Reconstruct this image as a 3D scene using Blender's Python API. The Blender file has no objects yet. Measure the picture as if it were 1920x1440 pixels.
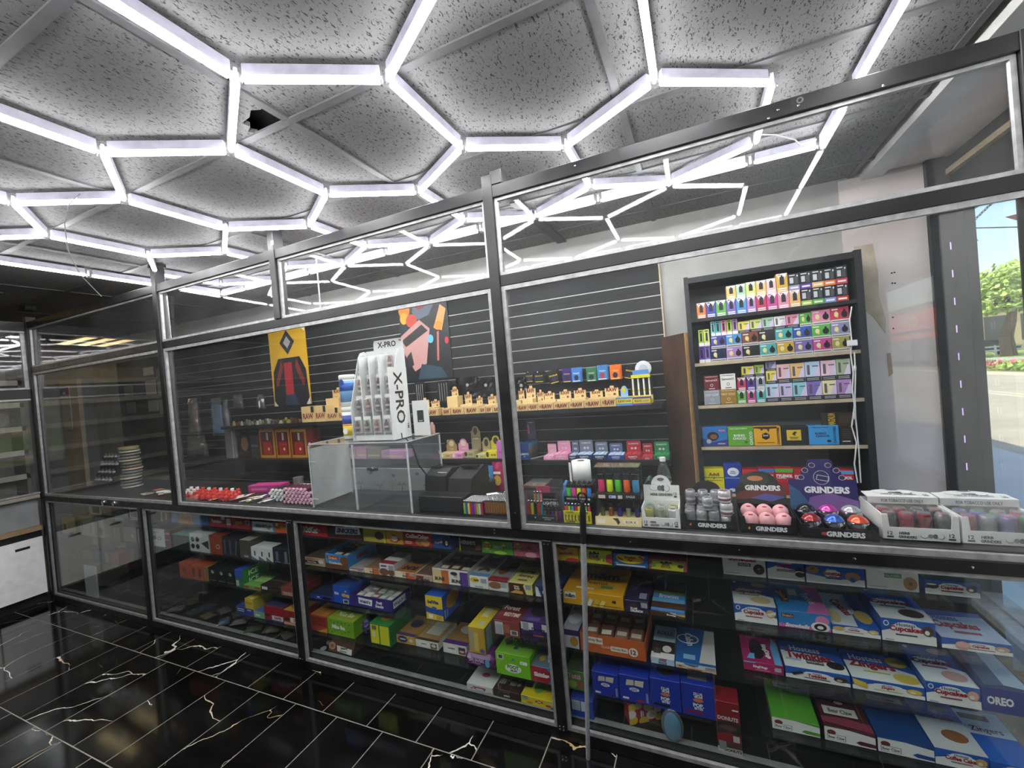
import bpy, bmesh, math, random
from mathutils import Vector, Matrix, Euler
random.seed(7)
S = bpy.context.scene
COL = S.collection
# ---------------------------------------------------------------- camera
F_PX = 790.7; YAW, PIT, ROL = [math.radians(a) for a in (-23.62, -0.69, -4.92)]
CAM = Vector((0, -1.8, 1.66))
FWD = Vector((math.sin(YAW)*math.cos(PIT), math.cos(YAW)*math.cos(PIT), math.sin(PIT)))
_r = Vector((math.cos(YAW), -math.sin(YAW), 0)); _u = _r.cross(FWD)
RGT = math.cos(ROL)*_r + math.sin(ROL)*_u
UPV = -math.sin(ROL)*_r + math.cos(ROL)*_u
cd = bpy.data.cameras.new('camera'); cam = bpy.data.objects.new('camera', cd); COL.objects.link(cam)
cd.sensor_fit = 'HORIZONTAL'; cd.sensor_width = 36; cd.lens = F_PX/1920*36; cd.clip_start = .02; cd.clip_end = 500
M = Matrix((RGT, UPV, -FWD)).transposed().to_4x4(); M.translation = CAM
cam.matrix_world = M
S.camera = cam
# ---------------------------------------------------------------- world, sun, exposure
LED = 33.0            # emission of the hexagon tubes
w = bpy.data.worlds.new('sky'); S.world = w; w.use_nodes = True
nt = w.node_tree; nt.nodes.clear()
sk = nt.nodes.new('ShaderNodeTexSky'); sk.sky_type = 'NISHITA'; sk.sun_disc = False
sk.sun_elevation = math.radians(52); sk.sun_rotation = math.radians(-110); sk.air_density = 1.2
bg = nt.nodes.new('ShaderNodeBackground'); bg.inputs[1].default_value = .18
ow = nt.nodes.new('ShaderNodeOutputWorld')
nt.links.new(sk.outputs[0], bg.inputs[0]); nt.links.new(bg.outputs[0], ow.inputs[0])
sl = bpy.data.lights.new('sun', 'SUN'); sl.energy = 4.0; sl.angle = .009; sl.color = (1, .92, .78)
so = bpy.data.objects.new('sun', sl); COL.objects.link(so)
sd = Vector((math.cos(math.radians(52))*.93, math.cos(math.radians(52))*.36, -math.sin(math.radians(52))))
so.rotation_euler = sd.to_track_quat('-Z', 'Y').to_euler()
S.view_settings.view_transform = 'Standard'; S.view_settings.look = 'None'
S.view_settings.gamma = 1; S.view_settings.use_curve_mapping = False
S.view_settings.exposure = 0.78
S.cycles.transparent_max_bounces = 40
S.cycles.max_bounces = 8
# ---------------------------------------------------------------- pixel helpers (direction only; the distance comes from a plane the thing touches)
def ray(px, py): return (px-960)/F_PX*RGT - (py-720)/F_PX*UPV + FWD
def at(px, py, x=None, y=None, z=None):
    d = ray(px, py)
    k, v = (0, x) if x is not None else ((1, y) if y is not None else (2, z))
    return CAM + d*((v-CAM[k])/d[k])
def xon(px, y, z):                       # X on the line (y, z) seen at pixel column px
    p = Vector((0, y, z))-CAM; a, b = p.dot(FWD), p.dot(RGT); k = px-960
    return (F_PX*b-k*a)/(k*FWD.x-F_PX*RGT.x)
def zon(py, x, y):                       # Z on the vertical (x, y) seen at pixel row py
    p = Vector((x, y, 0))-CAM; a, b = p.dot(FWD), p.dot(UPV); k = 720-py
    return (F_PX*b-k*a)/(k*FWD.z-F_PX*UPV.z)
def crop(x0, y0, s): return lambda x, y: (x0+x/s, y0+y/s)
# ---------------------------------------------------------------- materials
def lin(h):
    h = h.lstrip('#'); c = [int(h[i:i+2], 16)/255 for i in (0, 2, 4)]
    return tuple(x/12.92 if x <= .04045 else ((x+.055)/1.055)**2.4 for x in c)+(1,)
_m = {}
def mat(h, rough=.45, metal=0, emit=0, coat=0):
    k = (h, rough, metal, emit, coat)
    if k in _m: return _m[k]
    m = bpy.data.materials.new('paint_'+h.lstrip('#')); m.use_nodes = True
    b = m.node_tree.nodes['Principled BSDF']
    b.inputs['Base Color'].default_value = lin(h); b.inputs['Roughness'].default_value = rough; b.inputs['Metallic'].default_value = metal
    if coat: b.inputs['Coat Weight'].default_value = coat
    if emit: b.inputs['Emission Color'].default_value = lin(h); b.inputs['Emission Strength'].default_value = emit
    m.diffuse_color = lin(h); _m[k] = m
    return m
class NT:                                # tiny node builder
    def __init__(s, name):
        s.m = bpy.data.materials.new(name); s.m.use_nodes = True; s.t = s.m.node_tree
        s.b = s.t.nodes['Principled BSDF']; s.o = s.t.nodes['Material Output']
    def n(s, kind, **k):
        x = s.t.nodes.new('ShaderNode'+kind)
        for a, v in k.items():
            if a.startswith('i_'):
                key = a[2:]; x.inputs[int(key) if key.isdigit() else key.replace('_', ' ')].default_value = v
            else: setattr(x, a, v)
        return x
    def l(s, a, b): s.t.links.new(a, b)
    def ramp(s, src, *st):
        r = s.n('ValToRGB'); e = r.color_ramp.elements
        while len(e) < len(st): e.new(.5)
        for q, (p, c) in zip(e, st): q.position = p; q.color = c if len(c) == 4 else tuple(c)+(1,)
        s.l(src, r.inputs[0]); return r
    def coords(s, scale=(1, 1, 1), rnd=0, kind='Object'):
        tc = s.n('TexCoord'); mp = s.n('Mapping'); mp.inputs['Scale'].default_value = scale
        s.l(tc.outputs[kind], mp.inputs[0])
        if rnd:
            oi = s.n('ObjectInfo'); mu = s.n('Math', operation='MULTIPLY'); mu.inputs[1].default_value = rnd
            cb = s.n('CombineXYZ'); s.l(oi.outputs['Random'], mu.inputs[0])
            for i in range(3): s.l(mu.outputs[0], cb.inputs[i])
            s.l(cb.outputs[0], mp.inputs['Location'])
        return mp.outputs[0]
def g(v): return (v, v, v, 1)
def noisy(name, c1, c2, scale=8, rough=.6, bump=0, detail=4, metal=0, rough2=None):
    a = NT(name); co = a.coords((1, 1, 1), 20)
    n = a.n('TexNoise', i_Scale=scale, i_Detail=detail); a.l(co, n.inputs[0])
    r = a.ramp(n.outputs[0], (.35, lin(c1)), (.65, lin(c2))); a.l(r.outputs[0], a.b.inputs['Base Color'])
    a.b.inputs['Roughness'].default_value = rough; a.b.inputs['Metallic'].default_value = metal
    if rough2 is not None:
        q = a.ramp(n.outputs[0], (.3, g(rough)), (.7, g(rough2))); a.l(q.outputs[0], a.b.inputs['Roughness'])
    if bump:
        bn = a.n('Bump', i_Strength=bump, i_Distance=.01); a.l(n.outputs[0], bn.inputs['Height']); a.l(bn.outputs[0], a.b.inputs['Normal'])
    return a.m
def pane_mat(name, tint=(.96, .97, .97), haze=.03, rough=.015, f0=.04, warp=0):
    a = NT(name); t = a.t; t.nodes.remove(a.b)
    lw = a.n('LayerWeight', i_Blend=.5); pw = a.n('Math', operation='POWER'); pw.inputs[1].default_value = 5
    a.l(lw.outputs['Facing'], pw.inputs[0])
    ma = a.n('Math', operation='MULTIPLY_ADD'); ma.inputs[1].default_value = 1-f0; ma.inputs[2].default_value = f0
    a.l(pw.outputs[0], ma.inputs[0])
    tr = a.n('BsdfTransparent'); tr.inputs[0].default_value = tint+(1,)
    gl = a.n('BsdfGlossy'); gl.inputs['Roughness'].default_value = rough
    df = a.n('BsdfDiffuse'); df.inputs[0].default_value = (.75, .78, .8, 1)
    co = a.coords((1, 1, 1), 9); nz = a.n('TexNoise', i_Scale=2.2, i_Detail=6); a.l(co, nz.inputs[0])
    hz = a.n('MapRange'); hz.inputs[1].default_value = .35; hz.inputs[2].default_value = .75; hz.inputs[3].default_value = haze*.5; hz.inputs[4].default_value = haze*1.6
    a.l(nz.outputs[0], hz.inputs[0])
    if warp:
        n2 = a.n('TexNoise', i_Scale=1.6, i_Detail=1); a.l(co, n2.inputs[0])
        bp = a.n('Bump', i_Strength=warp, i_Distance=.02); a.l(n2.outputs[0], bp.inputs['Height']); a.l(bp.outputs[0], gl.inputs['Normal'])
    m1 = a.n('MixShader'); a.l(hz.outputs[0], m1.inputs[0]); a.l(tr.outputs[0], m1.inputs[1]); a.l(df.outputs[0], m1.inputs[2])
    m2 = a.n('MixShader'); a.l(ma.outputs[0], m2.inputs[0]); a.l(m1.outputs[0], m2.inputs[1]); a.l(gl.outputs[0], m2.inputs[2])
    a.l(m2.outputs[0], a.o.inputs[0]); return a.m
ACRYL = pane_mat('acrylic_pane', haze=.013, warp=.02, f0=.075)
TRANS = pane_mat('transom_acrylic', haze=.016, warp=.02, f0=.02)
BAGW = pane_mat('crinkled_bag', haze=.11, rough=.2, f0=.16, tint=(.8, .8, .82))
GLASS = pane_mat('clear_glass', haze=.008, tint=(.95, .975, .965))
CLEAR = pane_mat('clear_plastic', haze=.05, rough=.06, f0=.05)
WRAP = pane_mat('plastic_wrap', haze=.16, rough=.16, f0=.10, tint=(.95, .95, .96))
BLACKM = noisy('black_metal', '#0a0b0d', '#121316', 14, .38, rough2=.55)
ALU = noisy('brushed_aluminium', '#8f9091', '#a9a9a8', 30, .42, metal=.4)
WHITEP = noisy('white_plastic', '#e6e7e6', '#f0f0ee', 20, .35)
CHROME = mat('#d0d2d4', .18, 1)
DARKBOARD = noisy('black_laminate', '#0f0f10', '#19191b', 9, .42)
# ---------------------------------------------------------------- mesh helpers
def link(name, me, par=None):
    o = bpy.data.objects.new(name, me); COL.objects.link(o)
    if par is not None: o.parent = par
    return o
def tag(o, label=None, cat=None, group=None, kind=None):
    if label: o['label'] = label
    if cat: o['category'] = cat
    if group: o['group'] = group
    if kind: o['kind'] = kind
    return o
def empty(name, loc, rz=0, label=None, cat=None, group=None, kind=None):
    o = bpy.data.objects.new(name, None); COL.objects.link(o); o.empty_display_size = .05
    o.location = loc; o.rotation_euler = (0, 0, rz)
    return tag(o, label, cat, group, kind)
class MB:                                # collects shapes into one mesh
    def __init__(s): s.v = []; s.f = []; s.mi = []; s.ms = []
    def m(s, ma):
        if ma not in s.ms: s.ms.append(ma)
        return s.ms.index(ma)
    def add(s, vs, fs, ma):
        o = len(s.v); k = s.m(ma); s.v += [tuple(v) for v in vs]
        s.f += [tuple(i+o for i in f) for f in fs]; s.mi += [k]*len(fs)
    def box(s, x0, y0, z0, x1, y1, z1, ma, bev=0):
        if not bev:
            s.add([(x, y, z) for z in (z0, z1) for y in (y0, y1) for x in (x0, x1)],
                  [(0, 2, 3, 1), (4, 5, 7, 6), (0, 1, 5, 4), (1, 3, 7, 5), (3, 2, 6, 7), (2, 0, 4, 6)], ma); return
        b = min(bev, (x1-x0)*.3, (y1-y0)*.3, (z1-z0)*.3); bm = bmesh.new()
        bmesh.ops.create_cube(bm, size=1)
        for v in bm.verts: v.co = Vector(((x0+x1)/2+v.co.x*(x1-x0), (y0+y1)/2+v.co.y*(y1-y0), (z0+z1)/2+v.co.z*(z1-z0)))
        bmesh.ops.bevel(bm, geom=bm.edges[:], offset=b, segments=1, affect='EDGES')
        s.bm(bm, ma)
    def bm(s, bm, ma):
        bm.verts.index_update(); s.add([v.co[:] for v in bm.verts], [[v.index for v in f.verts] for f in bm.faces], ma); bm.free()
    def bar(s, p, q, r, ma, seg=8, r2=None, cap=True):   # tube between two points
        p, q = Vector(p), Vector(q); d = (q-p).normalized(); r2 = r if r2 is None else r2
        a = d.orthogonal().normalized(); b = d.cross(a); vs = []
        for c, rr in ((p, r), (q, r2)):
            for i in range(seg):
                t = 2*math.pi*i/seg; vs.append(c+rr*(math.cos(t)*a+math.sin(t)*b))
        fs = [(i, (i+1) % seg, seg+(i+1) % seg, seg+i) for i in range(seg)]
        if cap: fs += [tuple(range(seg))[::-1], tuple(range(seg, 2*seg))]
        s.add(vs, fs, ma)
    def path(s, pts, r, ma, seg=6):
        for p, q in zip(pts, pts[1:]): s.bar(p, q, r, ma, seg)
    def lathe(s, prof, ma, seg=16, c=(0, 0, 0), axis='z'):
        vs = []; n = len(prof)
        for r, z in prof:
            for i in range(seg):
                t = 2*math.pi*i/seg; x, y = r*math.cos(t), r*math.sin(t)
                v = (x, y, z) if axis == 'z' else ((z, x, y) if axis == 'x' else (x, z, -y))
                vs.append((c[0]+v[0], c[1]+v[1], c[2]+v[2]))
        fs = [(j*seg+i, j*seg+(i+1) % seg, (j+1)*seg+(i+1) % seg, (j+1)*seg+i) for j in range(n-1) for i in range(seg)]
        fs += [tuple(range(seg))[::-1], tuple(range((n-1)*seg, n*seg))]
        s.add(vs, fs, ma)
    def prism(s, pts, y0, y1, ma):       # outline in x,z pushed along y
        n = len(pts); vs = [(x, y0, z) for x, z in pts]+[(x, y1, z) for x, z in pts]
        s.add(vs, [tuple(range(n)), tuple(range(n, 2*n))[::-1]]+[(i, n+i, n+(i+1) % n, (i+1) % n) for i in range(n)], ma)
    def slab(s, pts, z0, z1, ma):        # outline in x,y pushed along z
        n = len(pts); vs = [(x, y, z0) for x, y in pts]+[(x, y, z1) for x, y in pts]
        s.add(vs, [tuple(range(n))[::-1], tuple(range(n, 2*n))]+[(i, (i+1) % n, n+(i+1) % n, n+i) for i in range(n)], ma)
    def sphere(s, c, r, ma, seg=12, rings=8, sc=(1, 1, 1)):
        prof = [(math.sin(math.pi*(i+.001)/rings if i < rings else math.pi-.01)*r, -math.cos(math.pi*i/rings)*r) for i in range(rings+1)]
        vs = []
        for rr, z in prof:
            for i in range(seg):
                t = 2*math.pi*i/seg; vs.append((c[0]+rr*math.cos(t)*sc[0], c[1]+rr*math.sin(t)*sc[1], c[2]+z*sc[2]))
        fs = [(j*seg+i, j*seg+(i+1) % seg, (j+1)*seg+(i+1) % seg, (j+1)*seg+i) for j in range(rings) for i in range(seg)]
        s.add(vs, fs, ma)
    def mesh(s, smooth=False):
        me = bpy.data.meshes.new('mesh'); me.from_pydata(s.v, [], s.f)
        for m in s.ms: me.materials.append(m)
        me.polygons.foreach_set('material_index', s.mi)
        if smooth: me.polygons.foreach_set('use_smooth', [True]*len(s.f))
        me.update(); return me
    def ob(s, name, par=None, smooth=False): return link(name, s.mesh(smooth), par)
def bx(name, x0, y0, z0, x1, y1, z1, ma, par=None, bev=0):
    """box object whose origin lies at its base centre"""
    c = Vector(((x0+x1)/2, (y0+y1)/2, z0)); m = MB(); m.box(x0-c.x, y0-c.y, 0, x1-c.x, y1-c.y, z1-z0, ma, bev)
    o = m.ob(name, par); o.location = c
    return o
def struct(o, label): return tag(o, label, None, None, 'structure')
def dup(o, par=None, loc=None, rz=None, label=None):
    c = o.copy(); COL.objects.link(c); c.parent = par
    if loc is not None: c.location = loc
    if rz is not None: c.rotation_euler = (c.rotation_euler[0], c.rotation_euler[1], rz)
    if label: c['label'] = label
    for ch in o.children: dup(ch, c)
    return c
# ---------------------------------------------------------------- flat print on faces
_tc = {}
def text_geo(s, shear=0, bold=0.0):
    k = (s, shear, bold)
    if k in _tc: return _tc[k]
    cu = bpy.data.curves.new('t', 'FONT'); cu.body = s; cu.size = 1; cu.shear = shear; cu.resolution_u = 2; cu.offset = bold; cu.fill_mode = 'FRONT'
    o = bpy.data.objects.new('t', cu); COL.objects.link(o)
    dg = bpy.context.evaluated_depsgraph_get(); dg.update()
    me = o.evaluated_get(dg).to_mesh()
    vs = [v.co.copy() for v in me.vertices]; fs = [tuple(p.vertices) for p in me.polygons]
    o.evaluated_get(dg).to_mesh_clear(); bpy.data.objects.remove(o); bpy.data.curves.remove(cu)
    if not vs: vs = [Vector((0, 0, 0))]*3; fs = []
    x0, x1 = min(v.x for v in vs), max(v.x for v in vs); y0, y1 = min(v.y for v in vs), max(v.y for v in vs)
    r = ([((v.x-x0), (v.y-y0)) for v in vs], fs, max(x1-x0, 1e-3), max(y1-y0, 1e-3)); _tc[k] = r
    return r
EPS = .00022
def put_print(mb, O, U, V, W, H, items):
    """items drawn in the 0..1 square of a face with corner O, unit axes U, V and size W x H"""
    O, U, V = Vector(O), Vector(U), Vector(V); N = U.cross(V); lay = 1
    for it in items:
        k = it[0]; c = it[-1] if k != 't' else it[5]
        ma = mat(c, .5) if isinstance(c, str) else c
        off = N*(EPS*lay+.0003); lay += 1
        P = lambda u, v: O+U*(min(1, max(0, u))*W)+V*(min(1, max(0, v))*H)+off
        if k == 'r':
            _, a, b, e, d, _c = it; mb.add([P(a, b), P(e, b), P(e, d), P(a, d)], [(0, 1, 2, 3)], ma)
        elif k == 'p':
            pts = it[1]; mb.add([P(*q) for q in pts], [tuple(range(len(pts)))], ma)
        elif k == 'e':
            _, u, v, ru, rv, _c = it; n = 14
            mb.add([P(u+ru*math.cos(6.2832*i/n), v+rv*math.sin(6.2832*i/n)) for i in range(n)], [tuple(range(n))], ma)
        elif k == 't':            # ('t', text, u, v, height, colour, maxwidth, rot, shear, bold)
            s, u, v, h = it[1:5]; mw = it[6] if len(it) > 6 else .92; rot = it[7] if len(it) > 7 else 0
            sh = it[8] if len(it) > 8 else 0; bo = it[9] if len(it) > 9 else .02
            vs, fs, tw, th = text_geo(s, sh, bo)
            ww, hh = (W, H) if rot not in (90, -90, 270) else (H, W)
            sy = h*H/th if rot not in (90, -90, 270) else h*W/th
            sx = sy if tw*sy <= mw*ww else mw*ww/tw
            cr, sr = math.cos(math.radians(rot)), math.sin(math.radians(rot)); pts = []
            for x, y in vs:
                a, b = (x-tw/2)*sx, (y-th/2)*sy
                pts.append(O+U*(u*W+a*cr-b*sr)+V*(v*H+a*sr+b*cr)+off)
            mb.add(pts, fs, ma)
def carton(name, label, cat, w, d, h, cols, prints=None, loc=(0, 0, 0), rz=0, group=None, par=None, bev=.0012, rough=.42, rx=0):
    """closed carton, origin at base centre; prints: {'f': [...], 't': [...], 'l': [...], 'r': [...]}"""
    if isinstance(cols, str): cols = {'*': cols}
    mb = MB(); k = lambda f: mat(cols.get(f, cols['*']), rough)
    bm = bmesh.new(); bmesh.ops.create_cube(bm, size=1)
    for v in bm.verts: v.co = Vector((v.co.x*w, v.co.y*d, (v.co.z+.5)*h))
    bmesh.ops.bevel(bm, geom=bm.edges[:], offset=min(bev, w*.2, d*.2, h*.2), segments=1, affect='EDGES')
    bm.verts.index_update(); bm.normal_update(); o = 0
    mb.v = [v.co[:] for v in bm.verts]
    for f in bm.faces:
        n = f.normal; fc = 'f' if n.y < -.8 else 'b' if n.y > .8 else 't' if n.z > .8 else 'r' if n.x > .8 else 'l' if n.x < -.8 else '*'
        mb.f.append(tuple(v.index for v in f.verts)); mb.mi.append(mb.m(k(fc)))
    bm.free()
    ob = mb.ob(name, par); ob.location = loc; ob.rotation_euler = (rx, 0, rz)
    if label: tag(ob, label, cat, group)
    if prints:
        pm = MB()
        for f, items in prints.items():
            if f == 'f': put_print(pm, (-w/2, -d/2, 0), (1, 0, 0), (0, 0, 1), w, h, items)
            if f == 't': put_print(pm, (-w/2, -d/2, h), (1, 0, 0), (0, 1, 0), w, d, items)
            if f == 'r': put_print(pm, (w/2, -d/2, 0), (0, 1, 0), (0, 0, 1), d, h, items)
            if f == 'l': put_print(pm, (-w/2, d/2, 0), (0, -1, 0), (0, 0, 1), d, h, items)
        pm.ob('printed_label', ob)
    return ob
def row(cr, y, z, items, **kw):
    """cartons standing on the line (y, z): (x0, x1, ytop, depth, name, label, cat, colours, prints)"""
    out = []
    for it in items:
        a, b, t, d, name, label, cat, cols = it[:8]; pr = it[8] if len(it) > 8 else None
        p0 = cr(a, t)[0]; p1 = cr(b, t)[0]
        x0, x1 = xon(p0, y, z), xon(p1, y, z); X = (x0+x1)/2
        h = max(.012, zon(cr(a, t)[1], x0, y)-z)
        out.append(carton(name, label, cat, x1-x0-.0012, d, h, cols, pr, (X, y+d/2, z), **kw))
    return out
# ================================================================ FLOOR
Z_C = 2.70
def floor_mat():
    a = NT('black_marble'); co = a.coords((1, 1, 1), 37)
    n1 = a.n('TexNoise', i_Scale=1.7, i_Detail=5); a.l(co, n1.inputs[0])
    mx = a.n('MixRGB', blend_type='LINEAR_LIGHT'); mx.inputs[0].default_value = .22; a.l(co, mx.inputs[1]); a.l(n1.outputs['Color'], mx.inputs[2])
    vo = a.n('TexVoronoi', feature='DISTANCE_TO_EDGE'); vo.inputs['Scale'].default_value = 1.5; a.l(mx.outputs[0], vo.inputs[0])
    n2 = a.n('TexNoise', i_Scale=2.6, i_Detail=3); a.l(co, n2.inputs[0])
    wd = a.n('MapRange'); wd.inputs[1].default_value = .44; wd.inputs[2].default_value = .80; wd.inputs[3].default_value = 0; wd.inputs[4].default_value = .011; a.l(n2.outputs[0], wd.inputs[0])
    lt = a.n('Math', operation='LESS_THAN'); a.l(vo.outputs['Distance'], lt.inputs[0]); a.l(wd.outputs[0], lt.inputs[1])
    gold = a.ramp(n1.outputs[0], (.42, lin('#d9d7d2')), (.62, lin('#b79c6a')))
    base = a.ramp(n2.outputs[0], (.3, lin('#060606')), (.8, lin('#141313')))
    m = a.n('MixRGB'); a.l(lt.outputs[0], m.inputs[0]); a.l(base.outputs[0], m.inputs[1]); a.l(gold.outputs[0], m.inputs[2])
    a.l(m.outputs[0], a.b.inputs['Base Color']); a.b.inputs['Roughness'].default_value = .09
    return a.m
FLOORM = floor_mat()
fl = struct(bx('floor', -8.2, -4.3, -.12, 1.5, 1.6, -.0012, noisy('grout', '#7d776e', '#8f897f', 40, .8)), 'polished black marble tile floor with white veins and pale grout')
fl_c = Vector(fl.location)
TX, TY = .2985, .572
tm = None; j = 0; yy = -.243+TY
while yy > -3.2:
    y1, y0 = yy-.0022, yy-TY+.0022
    off = .46+(.105 if j % 2 else 0)
    k0 = int((-5.7-off)//TX); k1 = int((1.0-off)//TX)
    for k in range(k0, k1+1):
        x0 = off+k*TX
        if tm is None:
            t = MB(); t.box(-TX/2+.0026, -TY/2+.0026, 0, TX/2-.0026, TY/2-.0026, .006, FLOORM, .0005); tm = t.mesh()
        o = link('floor_tile', tm, fl); o.location = Vector((x0+TX/2, (y0+y1)/2, -.006))-fl_c
    yy -= TY; j += 1
# ================================================================ CEILING
def ceil_mat():
    a = NT('fissured_ceiling_tile'); co = a.coords((2.0, .75, 1), 13)
    n1 = a.n('TexNoise', i_Scale=84, i_Detail=1.5, i_Distortion=.9); a.l(co, n1.inputs[0])
    v = a.n('TexVoronoi'); v.inputs['Scale'].default_value = 190; a.l(co, v.inputs[0])
    pit = a.ramp(n1.outputs[0], (.36, g(0)), (.395, g(1)))
    dot = a.ramp(v.outputs['Distance'], (.12, g(0)), (.22, g(1)))
    mm = a.n('MixRGB', blend_type='MULTIPLY'); mm.inputs[0].default_value = 1; a.l(pit.outputs[0], mm.inputs[1]); a.l(dot.outputs[0], mm.inputs[2])
    c = a.ramp(mm.outputs[0], (0, lin('#242323')), (1, lin('#6c6b6b'))); a.l(c.outputs[0], a.b.inputs['Base Color'])
    bp = a.n('Bump', i_Strength=.6, i_Distance=.004); a.l(mm.outputs[0], bp.inputs['Height']); a.l(bp.outputs[0], a.b.inputs['Normal'])
    a.b.inputs['Roughness'].default_value = .9; return a.m
CEILM = ceil_mat(); GRIDM = noisy('grey_grid_bar', '#505052', '#5a5a5c', 20, .6)
ce = struct(bx('ceiling', -8.2, -4.3, Z_C+.06, 1.0, 1.6, Z_C+.75, mat('#0a0a0b', .9)), 'grey fissured drop ceiling of rectangular tiles in a metal grid')
cc = Vector(ce.location)
GX, GY, GX0, GY0 = 1.136, .605, -1.332, -.632
xs = [GX0+GX*i for i in range(-6, 3)]; ys = [GY0+GY*i for i in range(-6, 5)]
t = MB(); t.box(-GX/2+.002, -GY/2+.002, 0, GX/2-.002, GY/2-.002, .018, CEILM, .002); tmesh = t.mesh()
for xa in xs:
    for ya in ys:
        if xa+GX/2 < -7.9 or ya+GY/2 < -4.2: continue
        x1 = min(xa+GX, .985); y1 = min(ya+GY, 1.42)
        if x1-xa < .05 or y1-ya < .05: continue
        hole = abs(xa-(GX0-GX)) < .01 and abs(ya-(GY0-GY)) < .01
        if hole:                          # torn corner of one tile
            m = MB(); w2, h2 = GX/2-.002, GY/2-.002
            tear = [(w2-.17, h2), (w2-.185, h2-.03), (w2-.15, h2-.045), (w2-.155, h2-.075), (w2-.10, h2-.082), (w2-.06, h2-.105), (w2-.03, h2-.09), (w2, h2-.095)]
            m.slab([(-w2, -h2), (w2, -h2)]+tear[::-1]+[(-w2, h2)], 0, .018, CEILM); o = m.ob('ceiling_tile', ce)
            o.location = Vector((xa+GX/2, ya+GY/2, Z_C+.004))-cc; continue
        if x1-xa < GX-.01 or y1-ya < GY-.01:
            m = MB(); m.box(-(x1-xa)/2, -(y1-ya)/2, 0, (x1-xa)/2, (y1-ya)/2, .018, CEILM, .002); me = m.mesh()
        else: me = tmesh
        o = link('ceiling_tile', me, ce); o.location = Vector(((xa+x1)/2, (ya+y1)/2, Z_C+.004))-cc
        if random.random() < .5: o.rotation_euler = (0, 0, math.pi)
for xa in xs:
    if xa > .95: continue
    o = bx('grid_bar', xa-.0145, -4.2, Z_C-.002, xa+.0145, 1.42, Z_C+.006, GRIDM, ce); o.location -= cc
for ya in ys:
    o = bx('grid_bar', -7.9, ya-.0145, Z_C-.0025, .985, ya+.0145, Z_C+.006, GRIDM, ce); o.location -= cc
# ceiling vent over the left aisle
v = empty('ceiling_vent', (-5.15, -.45, Z_C-.012), 0, 'dark square ceiling vent over the far end of the shop', 'vent')
bx('vent_frame', -.15, -.15, 0, .15, .15, .01, mat('#4a4a49', .6), v)
for i in range(5): bx('slat', -.12, -.115+i*.05, -.006, .12, -.085+i*.05, 0, mat('#151515', .7), v)
# ================================================================ WALLS
WALLM = noisy('white_wall_paint', '#a6a5a1', '#b2b1ad', 5, .75, .05); TRIMM = noisy('white_trim_paint', '#c9c9c6', '#d6d6d2', 5, .7)
PINKW = noisy('bounce_tinted_plaster', '#d6cac6', '#e2d8d4', 4, .8, .12)  # paler pink carries daylight bounced off the street, painted into pier and soffit
struct(bx('wall_back', -8.2, 1.42, 0, 1.27, 1.56, Z_C+.04, WALLM), 'white painted wall behind the black slat panels')
struct(bx('wall_left', -8.2, -4.3, 0, -8.06, 1.56, Z_C+.04, noisy('grey_wall', '#77777a', '#848486', 4, .8)), 'grey wall behind the shelving at the far end')
struct(bx('wall_rear', -8.2, -4.42, 0, 1.5, -4.3, Z_C+.04, noisy('grey_wall_b', '#8b8b8c', '#979798', 4, .8)), 'plain grey wall behind the shop floor')
struct(bx('wall_pier', .878, 1.405, 0, 1.272, 1.4198, Z_C-.012, PINKW), 'white plastered pier coloured with pink bounced daylight between the shelf unit and the window')
# stain strip of bare plaster beside the shelf unit
m = MB(); pts = [(.93, 2.28), (1.02, 2.28), (1.035, 2.1), (1.03, 1.97), (1.055, 1.82), (1.05, 1.74), (1.0, 1.84), (.97, 1.88), (.93, 1.88)]
m.prism([(x, z) for x, z in pts], 1.4015, 1.4048, noisy('bare_plaster', '#b9a793', '#cabdab', 12, .9))
m.prism([(1.05, 1.62), (1.065, 1.62), (1.07, 1.50), (1.05, 1.48)], 1.4015, 1.4048, mat('#b09a80', .9))
struct(m.ob('trim_1'), 'strip of bare tan plaster where the white paint has peeled off')
m = MB()
for p in ((1140, 93), (1170, 0)):
    pass
for (px, py) in ((1672, 512), (1677, 511), (1673, 531), (1678, 531), (1674, 595), (1675, 616)):
    q = at(px, py, y=1.405); m.bar((q.x, 1.4035, q.z), (q.x, 1.406, q.z), .005, mat('#1c1a19', .8), 6)
struct(m.ob('trim_2'), 'small dark screw holes in the white wall beside the window')
# soffit and white crown trim by the storefront
struct(bx('trim_3', .985, -4.3, Z_C-.035, 1.09, 1.42, Z_C+.06, TRIMM), 'wide white trim board along the edge of the ceiling')
struct(bx('trim_4', 1.09, -4.3, Z_C-.01, 1.5, 1.5, Z_C+.06, PINKW), 'scuffed plaster soffit above the storefront window')
struct(bx('wall_right', 1.0, -.62, 0, 1.43, -.03, Z_C-.01, TRIMM), 'white wall pier between the storefront window and the shop door')
# facade above so the building shades the pavement
struct(bx('wall_facade', 1.42, -12, Z_C+.06, 1.56, 12, 4.2, noisy('facade', '#8f8a82', '#9c968d', 3, .8)), 'plain facade above the storefront')
struct(bx('wall_roof', -8.3, -12, 3.46, 1.5, 12, 3.6, noisy('roof_slab', '#55524e', '#625e59', 3, .9)), 'flat roof of the shop')
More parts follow.
